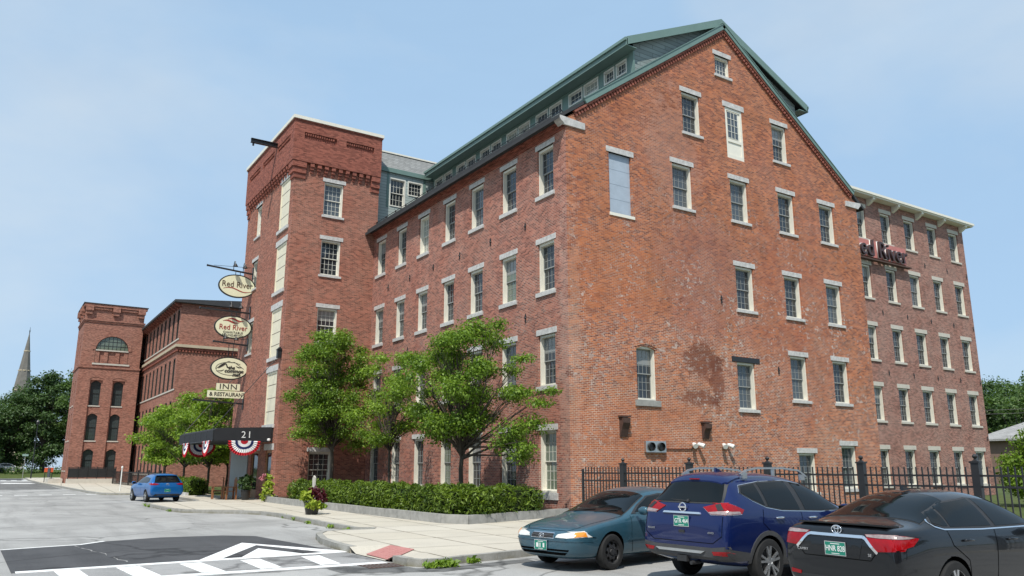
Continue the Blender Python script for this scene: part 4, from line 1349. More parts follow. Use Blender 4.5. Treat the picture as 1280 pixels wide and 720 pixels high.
for dz, dx in ((0.0, 0.0), (0.13, 0.28)):
    strip(b, [(-6.75 + dx + 1.0 * i / 14, 10.74 + dz + 0.06 * math.sin(i / 14 * 2 * math.pi) - 0.04 * i / 14) for i in range(15)], [0.015 + 0.09 * math.sin(math.pi * i / 14) for i in range(15)], YF)
b.build('wave', M['sign_red'], t)
t = oval_sign(-6.12, 7.80, 1.14, 0.71, 'lowest oval sign, black line drawing of a mountain behind script', 9.32)
b = MB()
ring = ellipse_pts(-6.10, 7.78, 0.85, 0.40, 40)
strip(b, ring[5:38], 0.022, YF)
strip(b, [(-6.95, 7.72), (-6.62, 8.02), (-6.42, 8.12), (-6.2, 8.24), (-6.02, 8.16), (-5.86, 8.20), (-5.6, 8.02), (-5.28, 7.80)], 0.025, YF)
strip(b, [(-6.8, 7.78), (-6.55, 7.98), (-6.36, 8.08)], [0.04, 0.13, 0.05], YF)
strip(b, [(-6.36, 8.08), (-6.26, 7.86), (-6.1, 7.80)], [0.06, 0.09, 0.03], YF)
strip(b, [(-6.9, 7.60), (-6.6, 7.62), (-6.45, 7.70)], [0.02, 0.05, 0.02], YF)
strip(b, [(-5.75, 7.95), (-5.6, 7.88), (-5.4, 7.88)], [0.02, 0.06, 0.02], YF)
b.build('drawing', M['sign_ink'], t)
lettering('the', 0.30, (-6.02, YF - 0.004, 7.84), (1, 0, 0), (0, 0, 1), M['sign_ink'], t, 0.006, shear=0.25, bold=0.008)
lettering('common', 0.32, (-5.86, YF - 0.004, 7.64), (1, 0, 0), (0, 0, 1), M['sign_ink'], t, 0.006, shear=0.25, bold=0.008)
lettering('man', 0.28, (-5.70, YF - 0.004, 7.42), (1, 0, 0), (0, 0, 1), M['sign_ink'], t, 0.006, shear=0.25, bold=0.008)
t = thing('sign_board', 'shorter cream lettered board hanging under the mountain oval sign', 'sign', (-6.09, SY, 6.65))
b = MB(); b.box(-6.80, -5.40, SY - 0.03, SY + 0.03, 6.45, 6.86); b.build('board', M['sign_cream'], t)
lettering('INN', 0.46, (-6.10, SY - 0.037, 6.655), (1, 0, 0), (0, 0, 1), M['sign_ink'], t, 0.005, 1.25, spacing=1.1)
b = MB(); b.tube([(-6.7, SY, 6.86), (-6.7, SY, 7.20)], 0.015, 6); b.tube([(-5.5, SY, 6.86), (-5.5, SY, 7.22)], 0.015, 6); b.build('hanger', M['black_iron'], t)
t = thing('sign_board', 'longer cream lettered board, lowest in the column of signs', 'sign', (-6.1, SY, 6.2))
b = MB(); b.box(-7.30, -4.94, SY - 0.03, SY + 0.03, 5.98, 6.40); b.build('board', M['sign_cream'], t)
lettering('& RESTAURANT', 0.33, (-6.11, SY - 0.037, 6.185), (1, 0, 0), (0, 0, 1), M['sign_ink'], t, 0.005, 0.92, bold=0.004)
b = MB(); b.tube([(-6.7, SY, 6.40), (-6.7, SY, 6.45)], 0.015, 6); b.tube([(-5.5, SY, 6.40), (-5.5, SY, 6.45)], 0.015, 6); b.build('hanger', M['black_iron'], t)
# lantern on the tower corner
t = thing('wall_lantern', 'small black lantern on the tower corner, where the canopy rod is fixed', 'lamp', (-5.1, 19.6, 7.6))
b = MB(); b.box(-5.34, -5.12, 19.35, 19.6, 7.7, 8.15); b.prism([(-5.38, 19.3, 8.15), (-5.1, 19.3, 8.15), (-5.23, 19.3, 8.32)], (0, 0.35, 0)); b.build('housing', M['black_iron'], t)
# ------------------------------------------------------------------ far mill and its tower
far = thing('far_mill', 'distant long four storey brick mill with rows of narrow windows and a pale stone band', 'building', (-3.6, 58.4, 0))
FX, FY = -3.6, 58.4
fws = [(59.1 + 2.34 * i, 59.1 + 2.34 * i + 1.1) for i in range(11)]
frow = [(14.25, 17.3), (9.3, 12.35), (5.05, 8.15), (1.2, 4.25)]
b = MB()
Wall(b, 'X', FX).fill(FY, 84.9, 0, 17.75, [c + r for c in fws for r in frow], 0.34)
Wall(b, 'Y', FY).fill(FX, 14.0, 0, 17.75, [])
b.face([(14, FY, 0), (14, 100, 0), (14, 100, 17.75), (14, FY, 17.75)])
b.face([(14, 100, 0), (FX, 100, 0), (FX, 100, 17.75), (14, 100, 17.75)])
b.face([(FX, 100, 0), (FX, 84.9, 0), (FX, 84.9, 17.75), (FX, 100, 17.75)])
b.build('wall', M['far_brick'], far)
for c in fws:
    for r in frow:
        sash_window(far, 'X', FX, *c, *r, cols=3, rows=3, sash='dark_sash', frame='dark_sash', lintel=None, sill=None, pane='glass_far', rec=0.03)
b = MB()
for r in frow: b.box(FX - 0.07, FX - 0.004, FY - 0.05, 84.9, r[0] - 0.16, r[0] - 0.02)
b.build('sill_course', M['concrete_light'], far)
b = MB()
b.box(FX - 0.28, FX - 0.003, FY - 0.28, 84.9, 13.35, 13.62); b.box(FX - 0.003, 10.0, FY - 0.28, FY - 0.003, 13.35, 13.62)
b.build('stone_band', M['yellow_stone'], far)
b = MB()
b.box(FX - 0.16, FX - 0.003, FY - 0.16, 84.9, 12.95, 13.35); b.box(FX - 0.003, 10.0, FY - 0.16, FY - 0.003, 13.1, 13.35)
for i in range(34): b.box(FX + 0.1 + i * 0.3, FX + 0.25 + i * 0.3, FY - 0.14, FY - 0.003, 12.9, 13.098)
b.build('brick_band', M['cornice_brick'], far)
b = MB()
b.prism([(FX - 0.75, FY - 0.5, 17.76), (FX - 0.75, FY - 0.5, 17.98), (5.2, FY - 0.5, 18.75), (14.4, FY - 0.5, 17.98), (14.4, FY - 0.5, 17.76)], (0, 42.2, 0))
b.build('roof', M['roof_dark'], far)
for i in range(23):
    y = FY + 0.1 + i * 1.15
    b = MB(); b.prism([(FX - 0.003, y, 17.3), (FX - 0.003, y, 17.755), (FX - 0.66, y, 17.755), (FX - 0.66, y, 17.62)], (0, 0.16, 0)); b.build('eave_bracket', M['cornice_brick'], far)

ft = thing('far_tower', 'distant square brick tower with a half round window, left end of the far mill', 'tower', (-10.45, 78, 0))
AX0, AX1, AY, AY1, BEL, TOP = -10.45, -4.15, 78.0, 84.9, 13.05, 20.35
cols = [(-9.02, -7.98), (-6.70, -5.66)]
rows = [(8.72, 11.55), (4.80, 7.82), (1.50, 3.86)]
b = MB()
# front wall with two tall recessed bays
Wall(b, 'Y', AY).fill(AX0, AX1, 0, BEL, [(c[0] - 0.13, c[1] + 0.13, 1.0, 11.6) for c in cols], 0.18, reveal=False)
for c in cols:
    u0, u1 = c[0] - 0.13, c[1] + 0.13
    Wall(b, 'Y', AY + 0.18).fill(u0, u1, 1.0, 11.6, [c + r for r in rows], 0.42)
    for (x, flip) in ((u0, 0), (u1, 1)):
        q = [(x, AY, 1.0), (x, AY, 11.6), (x, AY + 0.18, 11.6), (x, AY + 0.18, 1.0)]
        b.face(q if not flip else q[::-1])
    b.face([(u0, AY, 1.0), (u0, AY + 0.18, 1.0), (u1, AY + 0.18, 1.0), (u1, AY, 1.0)])
    b.face([(u0, AY, 11.6), (u1, AY, 11.6), (u1, AY + 0.18, 11.6), (u0, AY + 0.18, 11.6)])
    # arched brick hoods
    arcp = [((u0 + u1) / 2 - math.cos(math.pi * k / 12) * (u1 - u0) / 2 * 1.12, 11.62 + 0.30 * math.sin(math.pi * k / 12)) for k in range(13)]
    for k in range(12):
        (xa, za), (xb, zb) = arcp[k], arcp[k + 1]
        b.prism([(xa, AY - 0.03, za), (xb, AY - 0.03, zb), (xb, AY - 0.03, zb + 0.22), (xa, AY - 0.03, za + 0.22)], (0, 0.03, 0))
lw = [(79.6, 80.6), (82.2, 83.2)]
Wall(b, 'X', AX0).fill(AY, AY1, 0, BEL, [c + r for c in lw for r in rows], 0.38)
Wall(b, 'Y', AY + 0.05).fill(AX0 + 0.05, AX1 - 0.05, BEL, TOP, [(-9.0, -5.5, 13.55, 16.75)], 0.2)
Wall(b, 'X', AX0 + 0.05).fill(AY + 0.05, AY1, BEL, TOP, [(79.6, 80.5, 14.0, 17.0), (82.2, 83.1, 14.0, 17.0)], 0.3)
for zz in ((0, BEL), (BEL, TOP)):
    b.face([(AX1 - 0.05 * (zz[0] > 0), AY, zz[0]), (AX1 - 0.05 * (zz[0] > 0), AY1, zz[0]), (AX1 - 0.05 * (zz[0] > 0), AY1, zz[1]), (AX1 - 0.05 * (zz[0] > 0), AY, zz[1])])
    b.face([(AX1, AY1, zz[0]), (AX0, AY1, zz[0]), (AX0, AY1, zz[1]), (AX1, AY1, zz[1])])
for c in cols:
    for r in rows:
        um, hw_ = (c[0] + c[1]) / 2, (c[1] - c[0]) / 2
        for k in range(8):
            t0, t1 = -1 + k / 4, -1 + (k + 1) / 4
            q0, q1 = r[1] - 0.30 * t0 * t0 - 0.02, r[1] - 0.30 * t1 * t1 - 0.02
            b.prism([(um + t0 * hw_, AY + 0.19, q0), (um + t1 * hw_, AY + 0.19, q1), (um + t1 * hw_, AY + 0.19, r[1]), (um + t0 * hw_, AY + 0.19, r[1])], (0, 0.12, 0))
# spandrels filling the corners above the half round
RC, RZ, RX, RH = -7.25, 15.1, 1.72, 1.62
for k in range(16):
    a0, a1 = math.pi * k / 16, math.pi * (k + 1) / 16
    xa, za = RC - math.cos(a0) * RX, RZ + math.sin(a0) * RH
    xb, zb = RC - math.cos(a1) * RX, RZ + math.sin(a1) * RH
    b.prism([(xa, AY + 0.055, za), (xb, AY + 0.055, zb), (xb, AY + 0.055, 16.75), (xa, AY + 0.055, 16.75)], (0, 0.14, 0))
for (xa, xb) in ((-9.0, RC - RX), (RC + RX, -5.5)): b.box(xa, xb, AY + 0.055, AY + 0.195, RZ, 16.75)
b.box(-9.0, -5.5, AY + 0.2, AY + 0.25, 13.55, 15.0)
for x in (-8.75, -7.85, -6.65, -5.75): b.box(x - 0.21, x + 0.21, AY + 0.06, AY + 0.2, 13.6, 14.95)
b.build('wall', M['far_brick'], ft)
b = MB()
for k in range(18):      # brick ring of the half round
    a0, a1 = math.pi * k / 18, math.pi * (k + 1) / 18
    p = [(RC - math.cos(a) * r, AY - 0.02, RZ - 0.4 * 0 + math.sin(a) * r * 0.94) for a, r in ((a0, 1.74), (a1, 1.74), (a1, 2.05), (a0, 2.05))]
    b.prism(p, (0, 0.06, 0))
b.build('brick_arch', M['far_brick'], ft)
b = MB()
pts = [(RC - math.cos(math.pi * k / 20) * 1.66, AY + 0.16, RZ + 0.02 + math.sin(math.pi * k / 20) * 1.56) for k in range(21)]
b.prism(pts, (0, 0.03, 0))
hw = b.build('half_round_window', M['glass_green'], ft)
b = MB()
for k in range(-3, 4):
    x = RC + k * 0.43; hh = 1.56 * math.sqrt(max(0, 1 - (k * 0.43 / 1.66) ** 2))
    b.box(x - 0.02, x + 0.02, AY + 0.12, AY + 0.158, RZ, RZ + hh)
for zz in (0.5, 1.0):
    hx = 1.66 * math.sqrt(1 - (zz / 1.56) ** 2); b.box(RC - hx, RC + hx, AY + 0.125, AY + 0.157, RZ + zz - 0.02, RZ + zz + 0.02)
b.build('muntin', M['dark_sash'], hw)
b = MB(); b.box(RC - 1.72, RC + 1.72, AY - 0.02, AY + 0.2, RZ - 0.12, RZ + 0.02); b.box(RC - 1.95, RC + 1.95, AY - 0.05, AY + 0.1, 13.36, 13.55); b.build('stone_sill', M['concrete_light'], ft)
for c in cols:
    for r in rows:
        sash_window(ft, 'Y', AY + 0.18, *c, *r, cols=4, rows=3, sash='dark_sash', frame='dark_sash', lintel=None, sill='concrete_light' if r[0] > 2 else None, sill_over=0.1, rec=0.13, pane='glass_far')
for c in lw:
    for r in rows: sash_window(ft, 'X', AX0, *c, *r, cols=4, rows=3, sash='dark_sash', frame='dark_sash', lintel=None, sill='concrete_light')
b = MB()
b.box(AX0 - 0.10, AX1 + 0.06, AY - 0.10, AY1, 12.96, 13.16)
for zz, d in ((18.25, 0.05), (18.42, 0.12)): b.box(AX0 - d, AX1 + d, AY - d, AY1, zz, zz + 0.16)
b.build('brick_course', M['far_brick'], ft)
b = MB()
for x in (AX0 + 0.38, RC, AX1 - 0.38):
    b.box(x - 0.40, x + 0.40, AY - 0.34, AY + 0.045, 19.55, 20.2); b.box(x - 0.32, x + 0.32, AY - 0.22, AY + 0.045, 19.15, 19.55)
for y in (79.4, 81.5, 84.3):
    b.box(AX0 - 0.34, AX0 + 0.04, y - 0.4, y + 0.4, 19.55, 20.2); b.box(AX0 - 0.2, AX0 + 0.04, y - 0.3, y + 0.3, 19.15, 19.55)
for k in range(12):
    for (xs, xe) in ((AX0 + 0.85, RC - 0.5), (RC + 0.5, AX1 - 0.85)):
        x = xs + (xe - xs) * (k + 0.5) / 12; b.box(x - 0.06, x + 0.06, AY - 0.12, AY + 0.045, 19.75, 20.05)
b.box(AX0 - 0.2, AX1 + 0.2, AY - 0.2, AY + 0.3, 20.05, 20.36); b.box(AX0 - 0.2, AX0 + 0.3, AY + 0.3, AY1, 20.05, 20.36)
b.build('parapet', M['far_brick'], ft)
b = MB(); b.box(AX0 - 0.28, AX1 + 0.28, AY - 0.28, AY1 + 0.1, 20.362, 20.45); b.build('coping', M['roof_dark'], ft)

# granite terrace with black railing at the far tower
tr = thing('terrace_railing', 'solid black terrace railing on a pale stone base, foot of the distant tower', 'railing', (-8, 76.6, 0))
b = MB(); b.box(-10.4, -5.6, 76.2, 77.95, 0.1, 0.62); b.box(-12.0, -10.6, 79.5, 84, 0.1, 0.62); b.build('stone_base', M['concrete_light'], tr)
b = MB(); b.box(-10.35, -5.7, 76.35, 76.41, 0.75, 1.75); b.build('panel', M['black_iron'], tr)
b = MB(); b.box(-11.9, -11.84, 79.5, 84, 0.75, 1.75); b.build('panel', M['black_iron'], tr)
for i in range(6):
    b = MB(); x = -10.35 + i * 0.93; b.box(x - 0.04, x + 0.04, 76.30, 76.46, 0.62, 1.9); b.build('post', M['black_iron'], tr)
b = MB(); b.box(-10.4, -5.66, 76.33, 76.43, 1.80, 1.86); b.build('rail', M['black_iron'], tr)
# thin picket fence in front of the far mill
pf = thing('picket_fence', 'thin black picket fence in front of the far mill, behind the blue hatchback', 'fence', (-5, 60, 0))
def pickets(mb, a, c, z0, z1, sp, th):
    a, c = Vector(a), Vector(c); n = int((c - a).length / sp)
    for i in range(n + 1):
        p = a.lerp(c, i / n); mb.box(p.x - th / 2, p.x + th / 2, p.y - th / 2, p.y + th / 2, z0, z1)
b = MB(); pickets(b, (-6.2, 74.0, 0), (-6.0, 47.0, 0), 0.1, 1.45, 0.24, 0.022); b.build('picket', M['black_iron'], pf)['kind'] = 'stuff'
b = MB(); b.bar((-6.2, 74.0, 0.35), (-6.0, 47.0, 0.35), 0.04, 0.05); b.bar((-6.2, 74.0, 1.35), (-6.0, 47.0, 1.35), 0.04, 0.05); b.build('rail', M['black_iron'], pf)
for i in range(6):
    p = Vector((-6.2, 74.0, 0)).lerp(Vector((-6.0, 47.0, 0)), i / 5); b = MB(); b.box(p.x - 0.06, p.x + 0.06, p.y - 0.06, p.y + 0.06, 0.05, 1.6); b.build('post', M['black_iron'], pf)
t = thing('bollard_post', 'slim white post on the far pavement, left of the blue hatchback', 'post', (-9.6, 41.5, 0.1))
b = MB(); b.tube([(-9.6, 41.5, 0.1), (-9.6, 41.5, 1.75)], 0.04, 8); b.build('shaft', M['white_plastic'], t)
b = MB(); b.lathe([(0.0, 0.2), (0.06, 0.16), (0.08, 0.08), (0.05, 0.0)], (-9.6, 41.5, 1.74), 10); b.build('cap', M['white_plastic'], t)
t = thing('street_lamp', 'black lantern on a post before the far mill, left of the bright green trees', 'lamp', (-5.6, 52, 0))
b = MB(); b.tube([(-5.6, 52, 0.0), (-5.6, 52, 4.4)], [0.09, 0.05], 8); b.build('post', M['black_iron'], t)
b = MB(); b.lathe([(0.06, 0), (0.2, 0.1), (0.26, 0.5), (0.30, 0.52), (0.12, 0.75), (0.02, 0.9)], (-5.6, 52, 4.4), 8); b.build('lantern', M['black_iron'], t)

# ------------------------------------------------------------------ church spire
sp = thing('church_spire', 'slender grey stone spire rising over the dark trees at the far left', 'spire', (-18.0, 250, 0))
b = MB()
n = 8; zc, zt, rb = 18.0, 41.2, 3.15
cx, cy = -11.6, 250.0
for i in range(n):
    a0, a1 = 2 * math.pi * (i + 0.5) / n, 2 * math.pi * (i + 1.5) / n
    for k in range(12):
        f0, f1 = k / 12, (k + 1) / 12
        r0, r1 = rb * (1 - f0) + 0.05, rb * (1 - f1) + 0.05
        z0, z1 = zc + (zt - zc) * f0, zc + (zt - zc) * f1
        b.face([(cx + r0 * math.cos(a0), cy + r0 * math.sin(a0), z0), (cx + r0 * math.cos(a1), cy + r0 * math.sin(a1), z0), (cx + r1 * math.cos(a1), cy + r1 * math.sin(a1), z1), (cx + r1 * math.cos(a0), cy + r1 * math.sin(a0), z1)])
b.build('spire', M['slate_roof'], sp)
b = MB()
b.box(cx - 2.6, cx + 2.6, cy - 2.6, cy + 2.6, 0, 18.0)
b.build('tower_base', M['yellow_stone'], sp)
b = MB(); b.tube([(cx, cy, zt - 0.3), (cx, cy, zt + 1.6)], [0.14, 0.03], 6); b.lathe([(0.02, -0.25), (0.25, 0), (0.02, 0.25)], (cx, cy, zt + 0.4), 8); b.build('finial', M['black_iron'], sp)
for k in (0.25, 0.5, 0.75):
    b = MB(); r = rb * (1 - k) + 0.12
    b.lathe([(r, 0), (r - 0.02, 0.3)], (cx, cy, zc + (zt - zc) * k), 8); b.build('stone_band', M['yellow_stone'], sp)

# ------------------------------------------------------------------ iron fence beside the parking lot
F0 = Vector((-2.29, -5.56, 0)); FD = Vector((0.128, -0.991, 0)).normalized()
PAN = 2.4
fence = thing('iron_fence', 'black iron picket fence with capped posts between the parked cars and the mill', 'fence', (-2.29, -5.56, 0))
FZ = 1.80
def fpost(k):
    p = F0 + FD * PAN * k
    t = MB(); r = 0.075
    t.obox((p.x, p.y, 0.99), FD, (FD.y, -FD.x, 0), (0, 0, 1), r, r, 0.93)
    t.obox((p.x, p.y, 1.935), FD, (FD.y, -FD.x, 0), (0, 0, 1), r + 0.02, r + 0.02, 0.018)
    t.lathe([(0.075, 0), (0.03, 0.03), (0.025, 0.05), (0.05, 0.075), (0.055, 0.10), (0.03, 0.135), (0.0, 0.145)], (p.x, p.y, 1.953), 10)
    return t.build('post', M['black_iron'], fence)
for k in range(0, 8): fpost(k)
for k in range(-1, 7):
    k0 = k if k >= 0 else -0.69
    a = F0 + FD * (PAN * k0 + (0.08 if k >= 0 else 0)); c = F0 + FD * (PAN * (k + 1) - 0.08)
    t = MB()
    n = max(2, int(round((c - a).length / 0.122)))
    for i in range(1, n):
        p = a.lerp(c, i / n)
        t.obox((p.x, p.y, 0.98), FD, (FD.y, -FD.x, 0), (0, 0, 1), 0.0125, 0.0125, 0.86)
    for zz in (0.30, 1.44, 1.66):
        t.bar((a.x, a.y, zz), (c.x, c.y, zz), 0.032, 0.04)
    t.build('picket_panel', M['black_iron'], fence)
p = F0 + FD * PAN * -0.69
t = MB(); t.obox((p.x, p.y, 1.0), FD, (FD.y, -FD.x, 0), (0, 0, 1), 0.03, 0.03, 0.78); t.build('end_post', M['black_iron'], fence)
# concrete curb under the fence
b = MB(); a, c = F0 - FD * 1.8, F0 + FD * 19; nn = Vector((FD.y, -FD.x, 0)) * 0.13
b.prism([(q.x, q.y, -0.05) for q in (a - nn, c - nn, c + nn, a + nn)], (0, 0, 0.2)); b.build('fence_kerb', M['concrete_light'], kind='structure')
t = thing('fire_bell_box', 'small red cabinet with a pale cap behind the fence, at the wing', 'cabinet', (26.5, 5.4, 0))
b = MB(); b.box(26.9, 27.8, 5.4, 5.9, 0.9, 2.35); b.build('cabinet', plain('faded_red_paint', (0.42, 0.07, 0.05), 0.5), t)
b = MB(); b.box(26.85, 27.85, 5.35, 5.95, 2.35, 2.5); b.build('cap', M['white_plastic'], t)
b = MB(); b.box(27.1, 27.6, 5.5, 5.8, 0.0, 0.9); b.build('pedestal', M['granite_dark'], t)

# neighbouring house with a pale roof on the right
hs = thing('neighbour_house', 'low house with a pale grey shingle roof, behind the wing at the right edge', 'house', (88, 16, 0))
b = MB(); b.box(85, 98, 4, 28.0, 0, 5.2); b.build('wall', plain('brown_siding', (0.20, 0.13, 0.10), 0.7), hs)
b = MB()
b.prism([(84.3, 3.2, 5.1), (84.3, 28.8, 5.1), (91.5, 23.5, 8.0), (91.5, 8.5, 8.0)], (0.02, 0, 0.22)); b.prism([(98.7, 28.8, 5.1), (98.7, 3.2, 5.1), (91.5, 8.5, 8.0), (91.5, 23.5, 8.0)], (-0.02, 0, 0.22))
b.prism([(84.3, 28.8, 5.1), (98.7, 28.8, 5.1), (91.5, 23.5, 8.0)], (0, -0.02, 0.22)); b.prism([(84.3, 3.2, 5.1), (98.7, 3.2, 5.1), (91.5, 8.5, 8.0)], (0, 0.02, 0.22))
b.build('roof', M['house_roof'], hs)
for i in range(4):
    b = MB(); y = 6.5 + i * 5.4; b.box(84.94, 84.999, y, y + 1.3, 1.6, 3.6); b.build('window', M['glass'], hs)
t = MB(); t.tube([(60, 60, 10.0), (90, 30, 9.2), (110, 0, 9.8)], 0.025, 5); t.tube([(60, 60, 9.5), (90, 30, 8.7), (110, 0, 9.3)], 0.025, 5)
tag(t.build('utility_wire', M['black_iron']), 'thin dark overhead wires crossing before the trees at the right edge', 'wire')
# ------------------------------------------------------------------ planting
def leaf_cloud(centres, radii, n, size, flat=0.55, shell=0.55, up=0.5, seed=0, droop=0.0, wide=0.27):
    """leaf-shaped folded quads around clump centres; returns verts, faces"""
    rg = np.random.default_rng(seed)
    C = np.array(centres, dtype=float); Rr = np.array(radii, dtype=float)
    wgt = (Rr[:, 0] * Rr[:, 1] * Rr[:, 2]) ** (2 / 3); wgt /= wgt.sum()
    idx = rg.choice(len(C), n, p=wgt)
    d = rg.normal(size=(n, 3)); d /= np.linalg.norm(d, axis=1)[:, None]
    rad = shell + (1 - shell) * rg.random(n)
    rad *= 1 + 0.12 * rg.normal(size=n)
    pos = C[idx] + d * Rr[idx] * rad[:, None]
    nrm = rg.normal(size=(n, 3)) * flat + d * 0.45 + np.array([0, 0, up]); nrm /= np.linalg.norm(nrm, axis=1)[:, None]
    ax = rg.normal(size=(n, 3)) + d * 0.6 + np.array([0, 0, -droop]); ax -= nrm * (ax * nrm).sum(1)[:, None]; ax /= np.linalg.norm(ax, axis=1)[:, None]
    sd = np.cross(nrm, ax)
    s = size * (0.5 + 1.0 * rg.random(n) ** 1.3)[:, None]
    a = pos - ax * s * 0.5; c = pos + ax * s * 0.5
    l = pos + sd * s * wide + nrm * s * 0.08; r = pos - sd * s * wide + nrm * s * 0.08
    v = np.stack([a, l, c, r], 1).reshape(-1, 3)
    f = np.arange(4 * n).reshape(n, 4)
    return v, f

def limb(mb, p0, p1, r0, r1, bend=0.15, n=5, k=6):
    p0, p1 = Vector(p0), Vector(p1)
    L = (p1 - p0).length
    off = Vector((random.uniform(-1, 1), random.uniform(-1, 1), random.uniform(-0.2, 0.6))) * L * bend
    pts = [p0.lerp(p1, i / n) + off * math.sin(math.pi * i / n) * 0.6 for i in range(n + 1)]
    mb.tube(pts, [r0 + (r1 - r0) * i / n for i in range(n + 1)], k, cap=False)
    return pts

def tree(name, label, base, clumps, trunk_h, trunk_r, mat, nleaf, size, group=None, seed=0, fork=None, shell=0.5, up=0.5, flat=0.55, droop=0.2, twigs=True, lean=(0, 0)):
    t = thing(name, label, 'tree', base, group=group)
    bx, by, bz = base
    b = MB()
    top = Vector((bx + lean[0], by + lean[1], bz + trunk_h))
    pts = [Vector(base).lerp(top, i / 5) + Vector((random.uniform(-1, 1), random.uniform(-1, 1), 0)) * trunk_r * 0.35 * (0 < i < 5) for i in range(6)]
    rads = [trunk_r * (1.35 if i == 0 else 1.0 - 0.07 * i) for i in range(6)]
    b.tube(pts, rads, 9)
    for i, (c, r) in enumerate(clumps):
        c = Vector(c)
        start = top if (c - top).length < 6 or True else top
        s = Vector(base).lerp(top, random.uniform(0.72, 1.0))
        e = c.lerp(s, 0.18)
        pp = limb(b, s, e, trunk_r * random.uniform(0.38, 0.6), trunk_r * 0.10, 0.12)
        if twigs:
            for q in range(4):
                st = pp[random.randint(2, 5)]
                d = Vector((random.uniform(-1, 1) * r[0], random.uniform(-1, 1) * r[1], random.uniform(-0.5, 1) * r[2])) * 0.9
                limb(b, st, c + d, trunk_r * 0.14, trunk_r * 0.03, 0.1, 4, 5)
    b.build('trunk', M['bark'], t, smooth=True)
    v, f = leaf_cloud([c for c, r in clumps], [r for c, r in clumps], nleaf, size, flat, shell, up, seed, droop)
    np_mesh('crown', v, f, mat, t)
    return t

def clump_field(cx, cy, z0, z1, prof, n, r, seed, squash=0.75):
    """clumps spread through an egg-shaped crown; prof(f) -> crown radius at height fraction f"""
    rg = random.Random(seed); out = []
    k = 0
    while len(out) < n and k < n * 40:
        k += 1
        f = rg.random(); z = z0 + (z1 - z0) * f
        R_ = prof(f)
        a = rg.random() * 2 * math.pi; d = R_ * math.sqrt(rg.random())
        c = Vector((cx + d * math.cos(a), cy + d * math.sin(a), z))
        rr = r * rg.uniform(0.65, 1.25)
        if all((c - o[0]).length > rr * 0.75 for o in out):
            out.append((c, (rr, rr, rr * squash)))
    return out

# three street trees in the bed before the mill
def egg(R_): return lambda f: R_ * (0.62 + 0.85 * f if f < 0.42 else 0.977 * math.sqrt(max(0.02, 1 - ((f - 0.42) / 0.62) ** 2)))
TB = 0.3
tree('street_tree', 'dense dark green street tree closest to the square tower', (-3.2, 16.0, TB), clump_field(-3.25, 16.0, 3.0, 8.75, egg(2.4), 66, 0.8, 3, 0.6), 3.2, 0.11, M['leaf_zelkova'], 46000, 0.118, 'street trees in the mill bed', 21, shell=0.15, droop=0.5)
tree('street_tree', 'smallest thin street tree, between two fuller trees in the mill bed', (-3.2, 8.9, TB), clump_field(-3.3, 9.2, 3.0, 6.7, egg(2.0), 34, 0.62, 5, 0.55), 3.0, 0.075, M['leaf_bright'], 14000, 0.11, 'street trees in the mill bed', 22, shell=0.15, droop=0.5)
cl = clump_field(-3.3, 2.7, 3.0, 7.1, egg(2.6), 52, 0.75, 8, 0.58) + [(Vector((-2.6, -0.5, 4.4)), (0.8, 0.8, 0.3)), (Vector((-2.3, -1.35, 4.0)), (0.6, 0.55, 0.22)), (Vector((-2.1, -1.7, 4.4)), (0.4, 0.5, 0.18)), (Vector((-2.5, -0.6, 5.6)), (0.55, 0.6, 0.22)), (Vector((-2.6, -0.2, 3.1)), (0.8, 0.9, 0.4)), (Vector((-2.6, -0.9, 2.5)), (0.5, 0.55, 0.25)), (Vector((-2.4, -0.3, 2.2)), (0.6, 0.6, 0.35)), (Vector((-2.5, 0.5, 2.7)), (0.8, 0.8, 0.5)), (Vector((-2.3, -0.9, 3.3)), (0.7, 0.7, 0.4)), (Vector((-3.5, 5.8, 6.3)), (0.7, 0.7, 0.25)), (Vector((-3.0, 0.3, 6.9)), (0.5, 0.5, 0.3))]
tree('street_tree', 'spreading street tree with long arching side sprays, nearest the gable corner', (-3.2, 2.5, TB), cl, 2.5, 0.105, M['leaf_zelkova'], 42000, 0.112, 'street trees in the mill bed', 23, shell=0.15, droop=0.6)
# bright trees beyond the tower
for i, (x, y, h, r, lab) in enumerate(((-5.3, 33.5, 7.0, 2.6, 'bright green young tree behind the canopy, nearest the square tower'), (-5.6, 40.0, 7.2, 2.7, 'bright green young tree between two others, left of the canopy'),
                                       (-5.8, 46.5, 6.4, 2.4, 'bright green young tree farthest left, in front of the far mill'), (-2.0, 42.0, 6.4, 2.8, 'shaded young tree at the back of the lawn, behind the canopy fans'))):
    tree('young_tree', lab, (x, y, 0.06), clump_field(x, y, 2.3, h, egg(r), 40, 0.85, 40 + i, 0.5), 2.4, 0.10, M['leaf_bright'], 11000, 0.20, 'young trees beyond the tower', 50 + i, shell=0.35)

